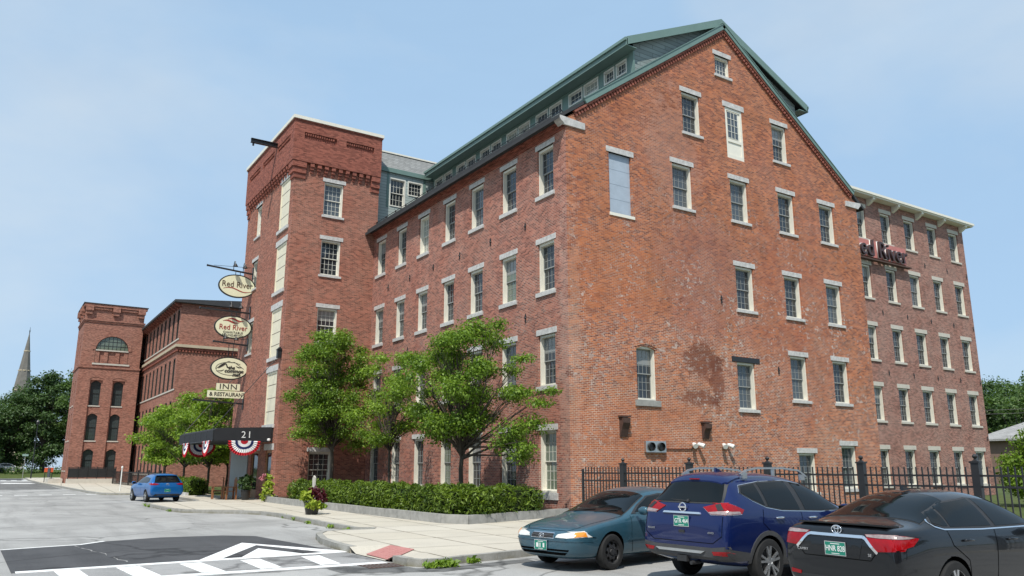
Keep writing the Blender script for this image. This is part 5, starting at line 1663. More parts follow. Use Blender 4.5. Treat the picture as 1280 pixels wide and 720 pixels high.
# hedges
def hedge(name, label, pts, half, z0, z1, n, group, seed, mat='leaf_yew', size=0.13):
    t = thing(name, label, 'hedge', (pts[0][0], pts[0][1], z0), group=group)
    b = MB(); rg = np.random.default_rng(seed)
    cs, rs = [], []
    for i in range(len(pts) - 1):
        a, c = Vector((*pts[i], 0)), Vector((*pts[i + 1], 0))
        L = (c - a).length; d = (c - a).normalized(); nn = Vector((-d.y, d.x, 0))
        k = max(2, int(L / 0.5))
        for j in range(k + 1):
            p = a.lerp(c, j / k)
            for o in (-0.55, 0, 0.55):
                hz = (z1 - z0)
                q = p + nn * (o * half) + d * rg.uniform(-0.15, 0.15)
                for zf, rz in ((0.3, 0.36), (0.64, 0.36)):
                    cs.append((q.x, q.y, z0 + hz * (zf + rg.uniform(-0.06, 0.07)))); rs.append((0.33 * half / 0.75, 0.36 * half / 0.75, hz * rz))
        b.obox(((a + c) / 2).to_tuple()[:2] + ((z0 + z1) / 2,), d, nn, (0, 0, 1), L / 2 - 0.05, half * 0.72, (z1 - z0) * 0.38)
    for q in range(int(n / 900)):
        i = rg.integers(0, len(cs)); cs.append((cs[i][0] + rg.uniform(-.1, .1), cs[i][1] + rg.uniform(-.1, .1), z1 - 0.02 + rg.uniform(-.05, .06))); rs.append((0.12, 0.12, 0.10))
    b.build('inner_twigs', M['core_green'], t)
    v, f = leaf_cloud(cs, rs, n, size, 0.8, 0.72, 0.7, seed, -0.9, 0.15)
    v[:, 2] = np.maximum(v[:, 2], z0 + 0.03)
    np_mesh('foliage', v, f, M[mat], t)
    return t
hedge('hedge', 'long clipped dark green yew hedge in the granite bed before the mill', [(-5.1, 14.6), (-5.12, 9), (-5.1, 4), (-5.12, -1.25), (-4.5, -1.05), (-2.1, -0.2)], 0.72, 0.30, 1.18, 110000, 'clipped hedges', 61, size=0.14)
hedge('hedge', 'short clipped hedge beyond the canopy, right of the blue hatchback', [(-6.7, 29.8), (-6.9, 36.0), (-7.1, 42.0)], 0.65, 0.1, 1.15, 22000, 'clipped hedges', 62, size=0.19)
# granite edging of the beds
t = thing('bed_edging', 'low granite edging stones round the long hedge bed', 'edging', (-6, 5, 0.1))
b = MB(); kerb_strip(b, [(-5.2, 18.6), (-6.0, 17.2), (-6.06, 14.8), (-6.06, 9.4), (-6.06, 2.9), (-5.98, -1.2), (-5.5, -2.06), (-4.3, -1.72), (-2.2, -0.95), (-0.35, -0.3)], 0.17, 0.10, 0.40, -1); b.build('edging_stone', M['granite_dark'], t)
b = MB(); b.prism([(x, y, 0.12) for x, y in ((-5.15, 18.6), (-5.92, 17.2), (-5.95, 9), (-5.95, -1.15), (-5.45, -1.95), (-2.2, -0.82), (-0.3, -0.2), (-0.001, -0.05), (-0.001, 19.19), (-5.09, 19.19))], (0, 0, 0.2)); b.build('planting_bed', M['soil'], kind='structure')
t = thing('bed_edging', 'low pale edging stones along the short hedge beyond the canopy', 'edging', (-7.5, 35, 0.1))
b = MB(); kerb_strip(b, [(-7.45, 29.4), (-7.6, 36.0), (-7.85, 43.0)], 0.16, 0.10, 0.30, 1); b.build('edging_stone', M['granite'], t)

# far left trees, grass, lamp and cars under them
big = [(-21.0, 150, 13.0, 6.5, 'leaf_dark', 'dark full tree at the far left edge of the street end'), (-15.0, 155, 15.5, 6.0, 'leaf_dark', 'dark tree under the church spire'), (-9.0, 152, 19.5, 5.5, 'leaf_dark', 'tall dark tree right of the church spire'),
       (-4.0, 150, 21.5, 5.5, 'leaf_mid', 'tallest dark tree, close to the far brick tower'), (-12.0, 176, 18.5, 7.0, 'leaf_dark', 'dark tree behind the others, right below the spire'), (-19.0, 172, 15.5, 7.0, 'leaf_mid', 'paler tree behind, cut by the left edge'),
       (-2.0, 172, 23.0, 7.5, 'leaf_dark', 'dark tree mostly behind the far brick tower')]
def bigtree(x, y, h, r, mat, lab, z=0.6, n=15000, grp='dark trees at the street end', seed=0, low=0.12, size=0.50, ncl=44):
    prof = lambda f: r * (0.62 + 0.8 * f if f < 0.38 else 0.92 * math.sqrt(max(0.02, 1 - ((f - 0.38) / 0.64) ** 2)))
    tree('broadleaf_tree', lab, (x, y, z), clump_field(x, y, z + h * low, z + h * 0.95, prof, ncl, r * 0.36, seed, 0.6), h * 0.34, 0.022 * h, M[mat], n, size, grp, seed + 5, shell=0.2, twigs=False)
for i, (x, y, h, r, m, lab) in enumerate(big): bigtree(x, y, h, r, m, lab, seed=70 + i)
v, f = leaf_cloud([(-40 + i * 2.2, 147 + (i % 3), 1.2) for i in range(22)], [(1.8, 1.2, 0.9)] * 22, 3500, 0.45, 0.7, 0.5, 0.6, 90)
tag(np_mesh('undergrowth', v, f, M['leaf_mid']), 'low green shrubs along the grass bank at the street end', 'shrub', kind='stuff')
# right hand trees
right = [(106, 38, 15.2, 5.0, 'leaf_dark', 'dark rounded tree just right of the wing'), (118, 40, 15.5, 7.0, 'leaf_mid', 'mid green tree behind the pale roofed house, right of the wing'), (116, 33, 16.5, 7.5, 'leaf_mid', 'mid green tree cut by the right edge of the view'), (138, 50, 18, 8.5, 'leaf_dark', 'dark tree farthest back at the right edge'), (103, 31, 12.5, 6.5, 'leaf_mid', 'lower green tree directly behind the pale roofed house')]
for i, (x, y, h, r, m, lab) in enumerate(right): bigtree(x, y, h, r, m, lab, 0.0, 14000, 'trees right of the wing', 100 + i, 0.05, 0.45, 44)
tree('round_shrub', 'big light green bush behind the fence at the right edge', (25.8, -4.9, 0), clump_field(25.8, -5.0, 0.7, 3.5, lambda f: 2.3 * math.sqrt(max(0.05, 1 - (f - 0.3) ** 2 / 0.55)), 40, 0.7, 120), 1.0, 0.10, M['leaf_zelkova'], 14000, 0.16, None, 121, shell=0.4)

# weeds along the kerb
def weeds(pts, n, seed, label, s=0.10):
    rg = np.random.default_rng(seed); cs, rs = [], []
    for p in pts: cs.append(p); rs.append((0.16, 0.16, 0.08))
    v, f = leaf_cloud(cs, rs, n, s, 0.6, 0.2, 0.3, seed, -1.0)
    v[:, 2] = np.maximum(v[:, 2], 0.01)
    tag(np_mesh('weeds', v, f, M['leaf_bright']), label, 'weeds', kind='stuff')
weeds([(-11.0, -10.15, 0.06), (-10.8, -10.2, 0.08), (-10.6, -10.12, 0.07), (-10.5, -10.1, 0.05), (-9.9, -9.85, 0.05)], 420, 131, 'green weeds in the gutter at the kerb corner')
weeds([(-9.05, -1.2, 0.06), (-9.0, 0.3, 0.05), (-8.9, 2.6, 0.05), (-8.75, 4.5, 0.05), (-8.6, 6.0, 0.05), (-11.4, 17.5, 0.06), (-11.4, 18.4, 0.08), (-11.3, 13.0, 0.05)], 500, 132, 'sparse dry weeds along the granite kerb before the hedge', 0.08)

# planters, urn, chairs under the canopy
def planter(x, y, z, r, h, label, clumps, group=None, mat='granite_dark'):
    t = thing('flower_planter', label, 'planter', (x, y, z), group=group)
    b = MB(); b.lathe([(r * 0.72, 0), (r, h * 0.92), (r * 1.08, h * 0.93), (r * 1.08, h), (r * 0.95, h), (r * 0.9, h - 0.05)], (x, y, z), 18); b.build('pot', M[mat], t, smooth=True, autos=40)
    for nm, m, cs, n, s in clumps:
        v, f = leaf_cloud([(x + a, y + c, z + h + d) for a, c, d, _ in cs], [(q, q, q * 0.8) for *_, q in cs], n, s, 0.6, 0.3, 0.4, int(x * 10) % 97 + n, 0.2)
        np_mesh(nm, v, f, M[m], t)
    return t
planter(-7.75, 5.6, 0.13, 0.30, 0.46, 'dark pot of yellow green and burgundy leaves at the kerb before the hedge',
        [('lime_leaves', 'leaf_lime', [(-0.25, 0.0, 0.18, 0.24), (-0.1, -0.25, -0.08, 0.24), (0.12, -0.2, -0.12, 0.2)], 420, 0.17), ('burgundy_leaves', 'leaf_burgundy', [(0.22, 0.0, 0.25, 0.30), (0.1, 0.15, 0.35, 0.24), (0.30, -0.1, 0.1, 0.22)], 520, 0.14), ('green_leaves', 'leaf_bright', [(0.3, -0.15, -0.15, 0.18)], 120, 0.13)], mat='black_iron')
planter(-5.85, 17.6, 0.13, 0.26, 0.36, 'pot of trailing pale green leaves with pink flowers at the tower corner',
        [('lime_leaves', 'leaf_lime', [(0.0, 0.0, 0.5, 0.26), (-0.05, -0.1, 0.15, 0.30), (-0.2, 0.0, -0.1, 0.24), (0.15, -0.1, -0.12, 0.24), (0.05, 0.1, 0.85, 0.2)], 650, 0.17), ('pink_flowers', 'petal_pink', [(-0.35, 0.15, 0.80, 0.15), (-0.25, 0.1, 0.95, 0.12)], 110, 0.09)])
planter(-6.2, 20.6, 0.13, 0.24, 0.52, 'dark urn with deep green foliage beside the wooden chairs under the canopy', [('green_leaves', 'leaf_dark', [(0, 0, 0.2, 0.38), (0.1, 0, 0.55, 0.34), (-0.15, 0.1, 0.5, 0.3)], 700, 0.17)], mat='black_iron')
def chair(x, y, rz, label):
    t = thing('wooden_armchair', label, 'chair', (x, y, 0.13), 0, 'wooden chairs under the canopy')
    c, s = math.cos(rz), math.sin(rz)
    ux, uy = Vector((c, s, 0)), Vector((-s, c, 0)); o = Vector((x, y, 0.13))
    def bx(mb, a, d, e, ha, hd, he): mb.obox(o + ux * a + uy * d + Vector((0, 0, e)), ux, uy, (0, 0, 1), ha, hd, he)
    b = MB(); [bx(b, 0, -0.22 + k * 0.11, 0.44, 0.27, 0.045, 0.015) for k in range(5)]; b.build('seat', M['wood'], t)
    b = MB(); [bx(b, -0.27, -0.22 + k * 0.11, 0.78 + 0.05 * math.cos((k - 2) * 0.9), 0.016, 0.046, 0.30 + 0.05 * math.cos((k - 2) * 0.9)) for k in range(5)]; bx(b, -0.285, 0, 0.95, 0.012, 0.27, 0.03); b.build('backrest', M['wood'], t)
    for e in (-1, 1):
        b = MB(); bx(b, 0.02, e * 0.31, 0.66, 0.30, 0.05, 0.014); b.build('armrest', M['wood'], t)
        for a in (-0.25, 0.25):
            b = MB(); bx(b, a, e * 0.29, 0.32, 0.04, 0.04, 0.325); b.build('leg', M['wood'], t)
chair(-6.75, 21.6, math.pi, 'brown wooden armchair under the canopy, beside the dark urn')
chair(-7.1, 22.9, math.pi * 0.9, 'brown wooden armchair under the canopy, left of the other chair')
t = thing('curb_sign', 'small grey sign on a short post behind the kerb planter, seen edge on', 'sign', (-7.35, 6.5, 0.13))
b = MB(); b.box(-7.38, -7.33, 6.47, 6.53, 0.13, 1.2); b.build('post', M['granite'], t)
b = MB(); b.prism([(-7.43, 6.58, 0.95), (-7.43, 6.40, 0.98), (-7.43, 6.36, 1.45), (-7.43, 6.52, 1.52), (-7.43, 6.64, 1.4)], (0.05, 0, 0)); b.build('plate', M['concrete_light'], t)
t = thing('storm_drain', 'rusty iron drain grate in the gutter beside the crosswalk', 'drain', (-11.3, -9.4, 0))
b = MB()
b.box(-11.95, -11.25, -9.62, -9.55, 0.006, 0.014); b.box(-11.95, -11.25, -9.05, -8.98 - 0.05, 0.006, 0.014)
for i in range(9): b.box(-11.93 + i * 0.082, -11.90 + i * 0.082, -9.55, -9.05, 0.006, 0.013)
b.build('grate', M['rust'], t)

# far street end: parked pale cars and a lamp under the trees
t = thing('street_lamp', 'tall thin dark lamp post before the dark trees, left of the far brick tower', 'lamp', (-11.6, 128, 0))
b = MB(); b.tube([(-11.6, 128, 0), (-11.6, 128, 8.6)], [0.10, 0.05], 8); b.build('post', M['black_iron'], t)
b = MB(); b.lathe([(0.05, 0), (0.22, 0.1), (0.26, 0.5), (0.1, 0.8)], (-11.6, 128, 8.6), 8); b.build('lantern', M['black_iron'], t)
t = thing('street_sign', 'green street name plate on a thin post at the street end', 'sign', (-13.1, 118, 0))
b = MB(); b.tube([(-13.1, 118, 0), (-13.1, 118, 3.9)], 0.04, 6); b.build('post', M['granite_dark'], t)
b = MB(); b.box(-13.5, -12.7, 117.9, 117.94, 3.5, 3.8); b.build('plate', plain('pale_green_plate', (0.22, 0.32, 0.28), 0.5), t)
t = thing('traffic_barrel', 'orange barrier on the pavement left of the far brick tower', 'barrier', (-12.2, 86, 0.1))
b = MB(); b.box(-12.1, -11.2, 86, 86.2, 1.3, 1.8); b.build('board', plain('orange_board', (0.62, 0.10, 0.03), 0.5), t)
b = MB(); b.box(-12.05, -11.97, 86.05, 86.15, 0.1, 1.3); b.box(-11.33, -11.25, 86.05, 86.15, 0.1, 1.3); b.build('leg', M['black_iron'], t)
# ------------------------------------------------------------------ cars
def paint_mat(name, c, metal=0.35, rough=0.32, dust=0.06):
    t = NT(name)
    n = t.noise(1.3, 5, 0.65)
    col = t.mix(t.maprange(n, 0.35, 0.75, 0.0, dust), c, (0.30, 0.28, 0.25))
    t.base(col).set(metal=metal, rough=rough, spec=0.2, coat=0.8, coatr=t.maprange(n, 0.3, 0.8, 0.02, 0.07))
    return t.m
M['paint_teal'] = paint_mat('teal_blue_car_paint', (0.022, 0.085, 0.125), 0.3, 0.4, 0.13)
M['paint_blue'] = paint_mat('deep_blue_car_paint', (0.004, 0.013, 0.080), 0.3, 0.3, 0.01)
M['paint_black'] = paint_mat('black_car_paint', (0.003, 0.004, 0.006), 0.0, 0.35, 0.01)
M['paint_bright'] = paint_mat('bright_blue_car_paint', (0.004, 0.115, 0.36), 0.35, 0.3, 0.02)
M['paint_white'] = paint_mat('white_car_paint', (0.62, 0.62, 0.60), 0.0, 0.4, 0.05)
M['plastic'] = plain('black_plastic_trim', (0.022, 0.022, 0.023), 0.55, 0, 0.2, 8.0)
M['plastic_grey'] = plain('grey_plastic_trim', (0.05, 0.05, 0.052), 0.55, 0, 0.2, 8.0)
M['rubber'] = plain('tyre_rubber', (0.018, 0.018, 0.018), 0.8, 0, 0.25, 14.0, 0.3)
M['alloy'] = plain('alloy_rim', (0.52, 0.53, 0.54), 0.28, 0.85, 0.08, 10.0)
M['steel_dark'] = plain('black_steel_rim', (0.035, 0.035, 0.037), 0.5, 0.4, 0.2, 10.0)
M['lamp_red'] = plain('red_lamp_lens', (0.26, 0.002, 0.005), 0.10, 0, 0.2, 14.0, 0.35, 0.25)
M['lamp_clear'] = plain('clear_lamp_lens', (0.34, 0.27, 0.26), 0.12, 0.2, 0.35, 16.0, 0.5, 0.3)
M['lamp_white'] = plain('hazy_headlamp_lens', (0.66, 0.66, 0.62), 0.15, 0.1, 0.12, 12.0, 0.6, 1.0)
M['lamp_amber'] = plain('amber_lamp_lens', (0.75, 0.26, 0.02), 0.15, 0, 0.1, 12.0, 0.6, 1.0)
M['plate_green'] = plain('green_number_plate', (0.012, 0.20, 0.135), 0.45, 0, 0.06, 9.0)
M['car_glass'] = plain('tinted_car_glass', (0.005, 0.007, 0.008), 0.0, 0, 0.05, 3.0, 0.24)
M['gap'] = plain('panel_gap', (0.004, 0.004, 0.004), 0.9, 0, 0.0, 3.0, 0.0)

def loft_body(stations, wheels, r_well, half_w, mats, sub=2):
    bm = bmesh.new()
    rings = []
    for (x, zf, ws, zm, wm, zb, wb, zr, wr, zt) in stations:
        half = [(ws * 0.8, zf), (ws, zf + 0.07), (wm, zm), (wb, zb), (wr, zr), (wr * 0.58, zr + (zt - zr) * 0.78)]
        ring = [bm.verts.new((x, 0, zf))]
        ring += [bm.verts.new((x, y, z)) for y, z in half]
        ring += [bm.verts.new((x, 0, zt))]
        ring += [bm.verts.new((x, -y, z)) for y, z in reversed(half)]
        rings.append(ring)
    n = len(rings[0])
    for i in range(len(rings) - 1):
        a, c = rings[i], rings[i + 1]
        for j in range(n):
            k = (j + 1) % n
            bm.faces.new((a[j], a[k], c[k], c[j]))
    for ring, flip in ((rings[0], True), (rings[-1], False)):
        for j in range(0, 7):
            a, c = ring[j], ring[j + 1]
            d, e = ring[(n - j) % n], ring[n - j - 1]
            vs = []
            for v in (a, c, e, d):
                if v not in vs: vs.append(v)
            bm.faces.new(vs if not flip else vs[::-1])
    cl = bm.edges.layers.float.new('crease_edge')
    for i, ring in enumerate(rings):
        for j in (2, 12):
            if i + 1 < len(rings):
                e = bm.edges.get((ring[j], rings[i + 1][j]));  e[cl] = 0.45
        for j in (4, 10):
            if i + 1 < len(rings):
                e = bm.edges.get((ring[j], rings[i + 1][j]));  e[cl] = 0.30
    for ring in (rings[0], rings[-1]):
        for j in range(n):
            e = bm.edges.get((ring[j], ring[(j + 1) % n])); e[cl] = 0.35
    bmesh.ops.recalc_face_normals(bm, faces=bm.faces)
    me = bpy.data.meshes.new('body'); bm.to_mesh(me); bm.free()
    o = bpy.data.objects.new('body', me); COL.objects.link(o)
    md = o.modifiers.new('s', 'SUBSURF'); md.levels = sub; md.render_levels = sub
    dg = bpy.context.evaluated_depsgraph_get()
    smooth = bpy.data.meshes.new_from_object(o.evaluated_get(dg))
    b0 = bmesh.new(); b0.from_mesh(smooth)
    bvh = BVHTree.FromBMesh(b0); b0.free()
    o.modifiers.clear(); o.data = smooth
    for m in mats: smooth.materials.append(m)
    cut = MB()
    cuts = []
    for (x, z) in wheels:
        for s in (-1, 1):
            c = MB(); c.lathe([(r_well, s * (half_w - 0.34)), (r_well, s * (half_w + 0.2))], (x, 0, z), 32, 'y')
            q = c.build('cut', mats[-1], recalc=True); cuts.append(q)
            md = o.modifiers.new('b', 'BOOLEAN'); md.operation = 'DIFFERENCE'; md.object = q; md.solver = 'EXACT'
            try: md.material_mode = 'TRANSFER'
            except Exception: pass
    bpy.context.view_layer.update()
    dg = bpy.context.evaluated_depsgraph_get()
    final = bpy.data.meshes.new_from_object(o.evaluated_get(dg))
    o.modifiers.clear(); o.data = final
    for q in cuts: bpy.data.objects.remove(q)
    final.name = 'body'
    for p in final.polygons:
        c = p.center
        p.material_index = 1 if any(math.hypot(c.x - x, c.z - z) < r_well * 1.0 for x, z in wheels) else 0
    final.polygons.foreach_set('use_smooth', [True] * len(final.polygons))
    final.set_sharp_from_angle(angle=R(38))
    return o, bvh

DIRS = {'x-': Vector((1, 0, 0)), 'x+': Vector((-1, 0, 0)), 'y+': Vector((0, -1, 0)), 'y-': Vector((0, 1, 0)), 'z+': Vector((0, 0, -1))}
def patch(bvh, polys, side, name, mat, parent, out=0.006, res=0.05, thick=0.02):
    """panel cut to an outline and laid on the body surface, projected along one axis"""
    d = DIRS[side]
    if polys and not isinstance(polys[0][0], (tuple, list)): polys = [polys]
    bm = bmesh.new()
    for poly in polys:
        vs = []
        for (a, c) in poly:
            p = (0, a, c) if side[0] == 'x' else (a, 0, c) if side[0] == 'y' else (a, c, 0)
            vs.append(bm.verts.new(p))
        f = bm.faces.new(vs)
    bmesh.ops.triangulate(bm, faces=bm.faces[:])
    ax = {'x': (1, 2), 'y': (0, 2), 'z': (0, 1)}[side[0]]
    for k in ax:
        lo = min(v.co[k] for v in bm.verts); hi = max(v.co[k] for v in bm.verts)
        n = int((hi - lo) / res)
        for i in range(1, n + 1):
            co = Vector((0, 0, 0)); co[k] = lo + (hi - lo) * i / (n + 1)
            no = Vector((0, 0, 0)); no[k] = 1
            bmesh.ops.bisect_plane(bm, geom=bm.verts[:] + bm.edges[:] + bm.faces[:], plane_co=co, plane_no=no)
    bmesh.ops.remove_doubles(bm, verts=bm.verts[:], dist=1e-4)
    dead = []
    for v in bm.verts:
        o = v.co - d * 6
        h = bvh.ray_cast(o, d)
        if h[0] is None: dead.append(v); continue
        nn = h[1]
        if nn.dot(d) > 0: nn = -nn
        v.co = h[0] + nn * out
    bmesh.ops.delete(bm, geom=dead, context='VERTS')
    bmesh.ops.recalc_face_normals(bm, faces=bm.faces[:])
    for f in bm.faces:
        if f.normal.dot(d) > 0: f.normal_flip()
    graze = [f for f in bm.faces if abs(f.normal.dot(d)) < 0.16]
    if graze: bmesh.ops.delete(bm, geom=graze, context='FACES')
    be = [e for e in bm.edges if e.is_boundary]
    if thick and be:
        r = bmesh.ops.extrude_edge_only(bm, edges=be)
        for v in [g for g in r['geom'] if isinstance(g, bmesh.types.BMVert)]: v.co += d * thick
    me = bpy.data.meshes.new(name); bm.to_mesh(me); bm.free()
    me.materials.append(mat)
    me.polygons.foreach_set('use_smooth', [True] * len(me.polygons)); me.set_sharp_from_angle(angle=R(35))
    o = bpy.data.objects.new(name, me); COL.objects.link(o); o.parent = parent
    return o
def mir(poly):
    if isinstance(poly[0][0], (tuple, list)): return [mir(q) for q in poly]
    return [(-a, c) for a, c in poly]
def stroke2(pts, w):
    """thin 2D strip polygons along a polyline"""
    out = []
    for (a, c) in zip(pts[:-1], pts[1:]):
        d = Vector((c[0] - a[0], c[1] - a[1])); L = d.length
        if L < 1e-6: continue
        d /= L; n = Vector((-d.y, d.x)) * w / 2
        out.append([(a[0] + n.x, a[1] + n.y), (c[0] + n.x, c[1] + n.y), (c[0] - n.x, c[1] - n.y), (a[0] - n.x, a[1] - n.y)])
    return out
def grow(poly, k):
    cx = sum(p[0] for p in poly) / len(poly); cz = sum(p[1] for p in poly) / len(poly)
    out = []
    n = len(poly)
    for i, p in enumerate(poly):
        a, c = Vector(poly[i - 1]), Vector(poly[(i + 1) % n]); q = Vector(p)
        d1 = (q - a).normalized(); d2 = (c - q).normalized()
        nn = Vector((d1.y + d2.y, -d1.x - d2.x))
        nn = nn.normalized() if nn.length > 1e-6 else Vector((0, 0))
        if nn.dot(q - Vector((cx, cz))) < 0: nn = -nn
        out.append((p[0] + nn.x * k, p[1] + nn.y * k))
    return out

def wheel(parent, x, y, r, w, style):
    s = 1 if y > 0 else -1
    root = bpy.data.objects.new('wheel', None); COL.objects.link(root); root.parent = parent; root.empty_display_size = 0.1
    c = (x, y, r)
    pr = [(0.62, 0.36), (0.665, 0.47), (0.80, 0.50), (0.93, 0.46), (0.985, 0.36), (1.0, 0.2), (1.0, -0.2), (0.985, -0.36), (0.9, -0.48), (0.62, -0.48)]
    b = MB(); b.lathe([(a * r, s * h * w) for a, h in pr], c, 40, 'y', cap=False)
    for k in range(40):      # tread grooves
        a0 = 2 * math.pi * k / 40
        pass
    b.build('tyre', M['rubber'], root, smooth=True, autos=30)
    b = MB()
    if style == 'steel':
        b.lathe([(r * a, s * h * w) for a, h in ((0.665, 0.44), (0.64, 0.40), (0.60, 0.30), (0.50, 0.27), (0.42, 0.36), (0.24, 0.38), (0.20, 0.32), (0.17, 0.46), (0.0, 0.48))], c, 32, 'y', cap=False)
        rim = b.build('rim', M['steel_dark'], root, smooth=True, autos=30)
        for k in range(8):
            a = 2 * math.pi * k / 8; b = MB()
            b.lathe([(0.028, s * 0.345 * w), (0.028, s * 0.372 * w)], (x + math.cos(a) * r * 0.47, y, r + math.sin(a) * r * 0.47), 8, 'y')
            b.build('vent_hole', M['gap'], root)
        b = MB()
        for k in range(5):
            a = 2 * math.pi * k / 5
            b.lathe([(0.014, s * 0.38 * w), (0.012, s * 0.44 * w)], (x + math.cos(a) * r * 0.28, y, r + math.sin(a) * r * 0.28), 6, 'y')
        b.build('lug_nut', M['chrome'], root)
    else:
        b.lathe([(r * a, s * h * w) for a, h in ((0.70, 0.45), (0.67, 0.46), (0.64, 0.38), (0.60, 0.0), (0.0, -0.05))], c, 40, 'y', cap=False)
        rim = b.build('rim', M['steel_dark'], root, smooth=True, autos=30)
        b = MB()
        b.lathe([(r * 0.705, s * 0.445 * w), (r * 0.695, s * 0.475 * w), (r * 0.655, s * 0.46 * w), (r * 0.645, s * 0.38 * w)], c, 40, 'y', cap=False)
        ns = 5
        for k in range(ns):
            a0 = 2 * math.pi * (k + 0.3) / ns
            for da in (-0.17, 0.17):
                p0 = Vector((x + math.cos(a0 + da * 0.4) * r * 0.12, y + s * 0.40 * w, r + math.sin(a0 + da * 0.4) * r * 0.12))
                p1 = Vector((x + math.cos(a0 + da * 1.15) * r * 0.67, y + s * 0.43 * w, r + math.sin(a0 + da * 1.15) * r * 0.67))
                b.bar(p0, p1, 0.036, 0.03, (0, 1, 0))
        b.lathe([(r * 0.20, s * 0.36 * w), (r * 0.19, s * 0.44 * w), (r * 0.08, s * 0.46 * w), (0.0, s * 0.46 * w)], c, 24, 'y', cap=False)
        b.build('spoke', M['alloy'], root, smooth=True, autos=30)
    return root

def oval_badge(parent, x, y, z, s, face):
    """three interlaced ovals, chrome; face -1 rear, +1 front"""
    b = MB()
    def ring(a, c, dz, t):
        n = 28
        pts = [(x + face * 0.004, y + a * math.cos(2 * math.pi * i / n), z + dz + c * math.sin(2 * math.pi * i / n)) for i in range(n + 1)]
        b.tube(pts, t, 6, cap=False)
    ring(0.075 * s, 0.050 * s, 0, 0.007 * s); ring(0.026 * s, 0.046 * s, 0.002 * s, 0.006 * s); ring(0.048 * s, 0.018 * s, 0.026 * s, 0.006 * s)
    b.build('badge', M['chrome'], parent, smooth=True)

def plate(parent, x, z, face, text, yc=0.0, w=0.305, h=0.155, tilt=0.0):
    b = MB(); b.box(x - 0.006, x + 0.006, yc - w / 2, yc + w / 2, z - h / 2, z + h / 2)
    o = b.build('number_plate', M['plate_green'], parent)
    right = (0, 1, 0) if face > 0 else (0, -1, 0)
    if text: lettering(text, 0.098, (x + face * 0.008, yc, z - 0.003), right, (0, 0, 1), M['white_plastic'], o, 0.001, 0.78, bold=0.001)
    b = MB(); b.box(x + face * 0.006 - 0.001, x + face * 0.006 + 0.002, yc - 0.07, yc + 0.07, z + 0.053, z + 0.062); b.box(x + face * 0.006 - 0.001, x + face * 0.006 + 0.002, yc - 0.06, yc + 0.06, z - 0.066, z - 0.058)
    b.build('plate_line', M['white_plastic'], o)
    b = MB()
    for (a0, a1, c0, c1) in ((-w / 2 - 0.008, w / 2 + 0.008, h / 2, h / 2 + 0.008), (-w / 2 - 0.008, w / 2 + 0.008, -h / 2 - 0.008, -h / 2), (-w / 2 - 0.008, -w / 2, -h / 2, h / 2), (w / 2, w / 2 + 0.008, -h / 2, h / 2)):
        b.box(x - 0.007, x + 0.007, yc + a0, yc + a1, z + c0, z + c1)
    b.build('plate_frame', M['chrome'], o)

def mirror(parent, x, y, z, mat):
    s = 1 if y > 0 else -1
    b = MB()
    n = 10
    b.lathe([(0.0, -0.11), (0.055, -0.10), (0.082, -0.05), (0.088, 0.02), (0.07, 0.08), (0.03, 0.105), (0.0, 0.11)], (0, 0, 0), 14, 'y', cap=False)
    vs = [(x + v[0] * 0.75, y + v[1], z + v[2] * 0.92) for v in b.v]
    q = MB(); q.mesh(vs, b.f); q.bar((x + 0.02, y - s * 0.16, z - 0.05), (x, y - s * 0.05, z - 0.03), 0.06, 0.035)
    o = q.build('mirror', mat, parent, smooth=True, autos=40)
    g = MB(); g.box(x - 0.072, x - 0.066, y - 0.08, y + 0.08, z - 0.05, z + 0.05); g.build('mirror_glass', M['car_glass'], o)
def handle(parent, bvh, x, z, side, mat):
    s = 1 if side == 'y+' else -1
    h = bvh.ray_cast(Vector((x, s * 4, z)), Vector((0, -s, 0)))
    if h[0] is None: return
    y = h[0].y
    b = MB(); b.tube([(x - 0.105, y + s * 0.004, z), (x - 0.08, y + s * 0.032, z + 0.004), (x, y + s * 0.038, z + 0.006), (x + 0.08, y + s * 0.032, z + 0.004), (x + 0.105, y + s * 0.004, z)], [0.012, 0.015, 0.016, 0.015, 0.012], 8)
    b.build('door_handle', mat, parent, smooth=True)
def place(root, x, y, deg):
    root.location = (x, y, 0.0); root.rotation_euler = (0, 0, R(deg))

# ---- dark blue sport utility, seen from behind
suv = thing('parked_car', 'deep blue sport utility car with silver roof rails, parked beside a teal sedan', 'car', group='cars parked along the fence')
ST = [(2.345, .38, .50, .60, .62, .80, .60, .86, .45, .90), (2.25, .30, .70, .62, .78, .88, .74, .95, .62, .98), (1.95, .26, .80, .66, .88, .96, .84, 1.02, .72, 1.06), (1.40, .24, .84, .68, .92, 1.02, .88, 1.07, .76, 1.12),
      (.95, .24, .84, .68, .92, 1.04, .90, 1.12, .78, 1.17), (.45, .24, .84, .68, .92, 1.05, .90, 1.39, .72, 1.46), (.05, .24, .84, .68, .92, 1.07, .90, 1.57, .66, 1.65), (-.6, .24, .84, .68, .92, 1.09, .90, 1.65, .655, 1.75),
      (-1.2, .24, .84, .68, .92, 1.13, .90, 1.655, .65, 1.755), (-1.66, .26, .84, .70, .92, 1.18, .89, 1.64, .65, 1.73), (-1.90, .30, .84, .70, .92, 1.20, .88, 1.61, .64, 1.705), (-1.98, .31, .84, .70, .92, 1.20, .875, 1.52, .66, 1.60), (-2.10, .34, .84, .68, .925, 1.21, .865, 1.38, .70, 1.42),
      (-2.24, .38, .84, .66, .925, 1.20, .85, 1.245, .73, 1.265), (-2.31, .42, .83, .64, .91, 1.06, .83, 1.12, .72, 1.14), (-2.36, .45, .78, .60, .86, .84, .79, .90, .68, .92)]
body, bv = loft_body(ST, ((1.365, .36), (-1.34, .36)), .415, .92, [M['paint_blue'], M['gap']])
body.parent = suv
patch(bv, [(.735, 1.25), (.585, 1.64), (-.585, 1.64), (-.735, 1.25)], 'x-', 'window_surround', M['plastic'], suv, .004)
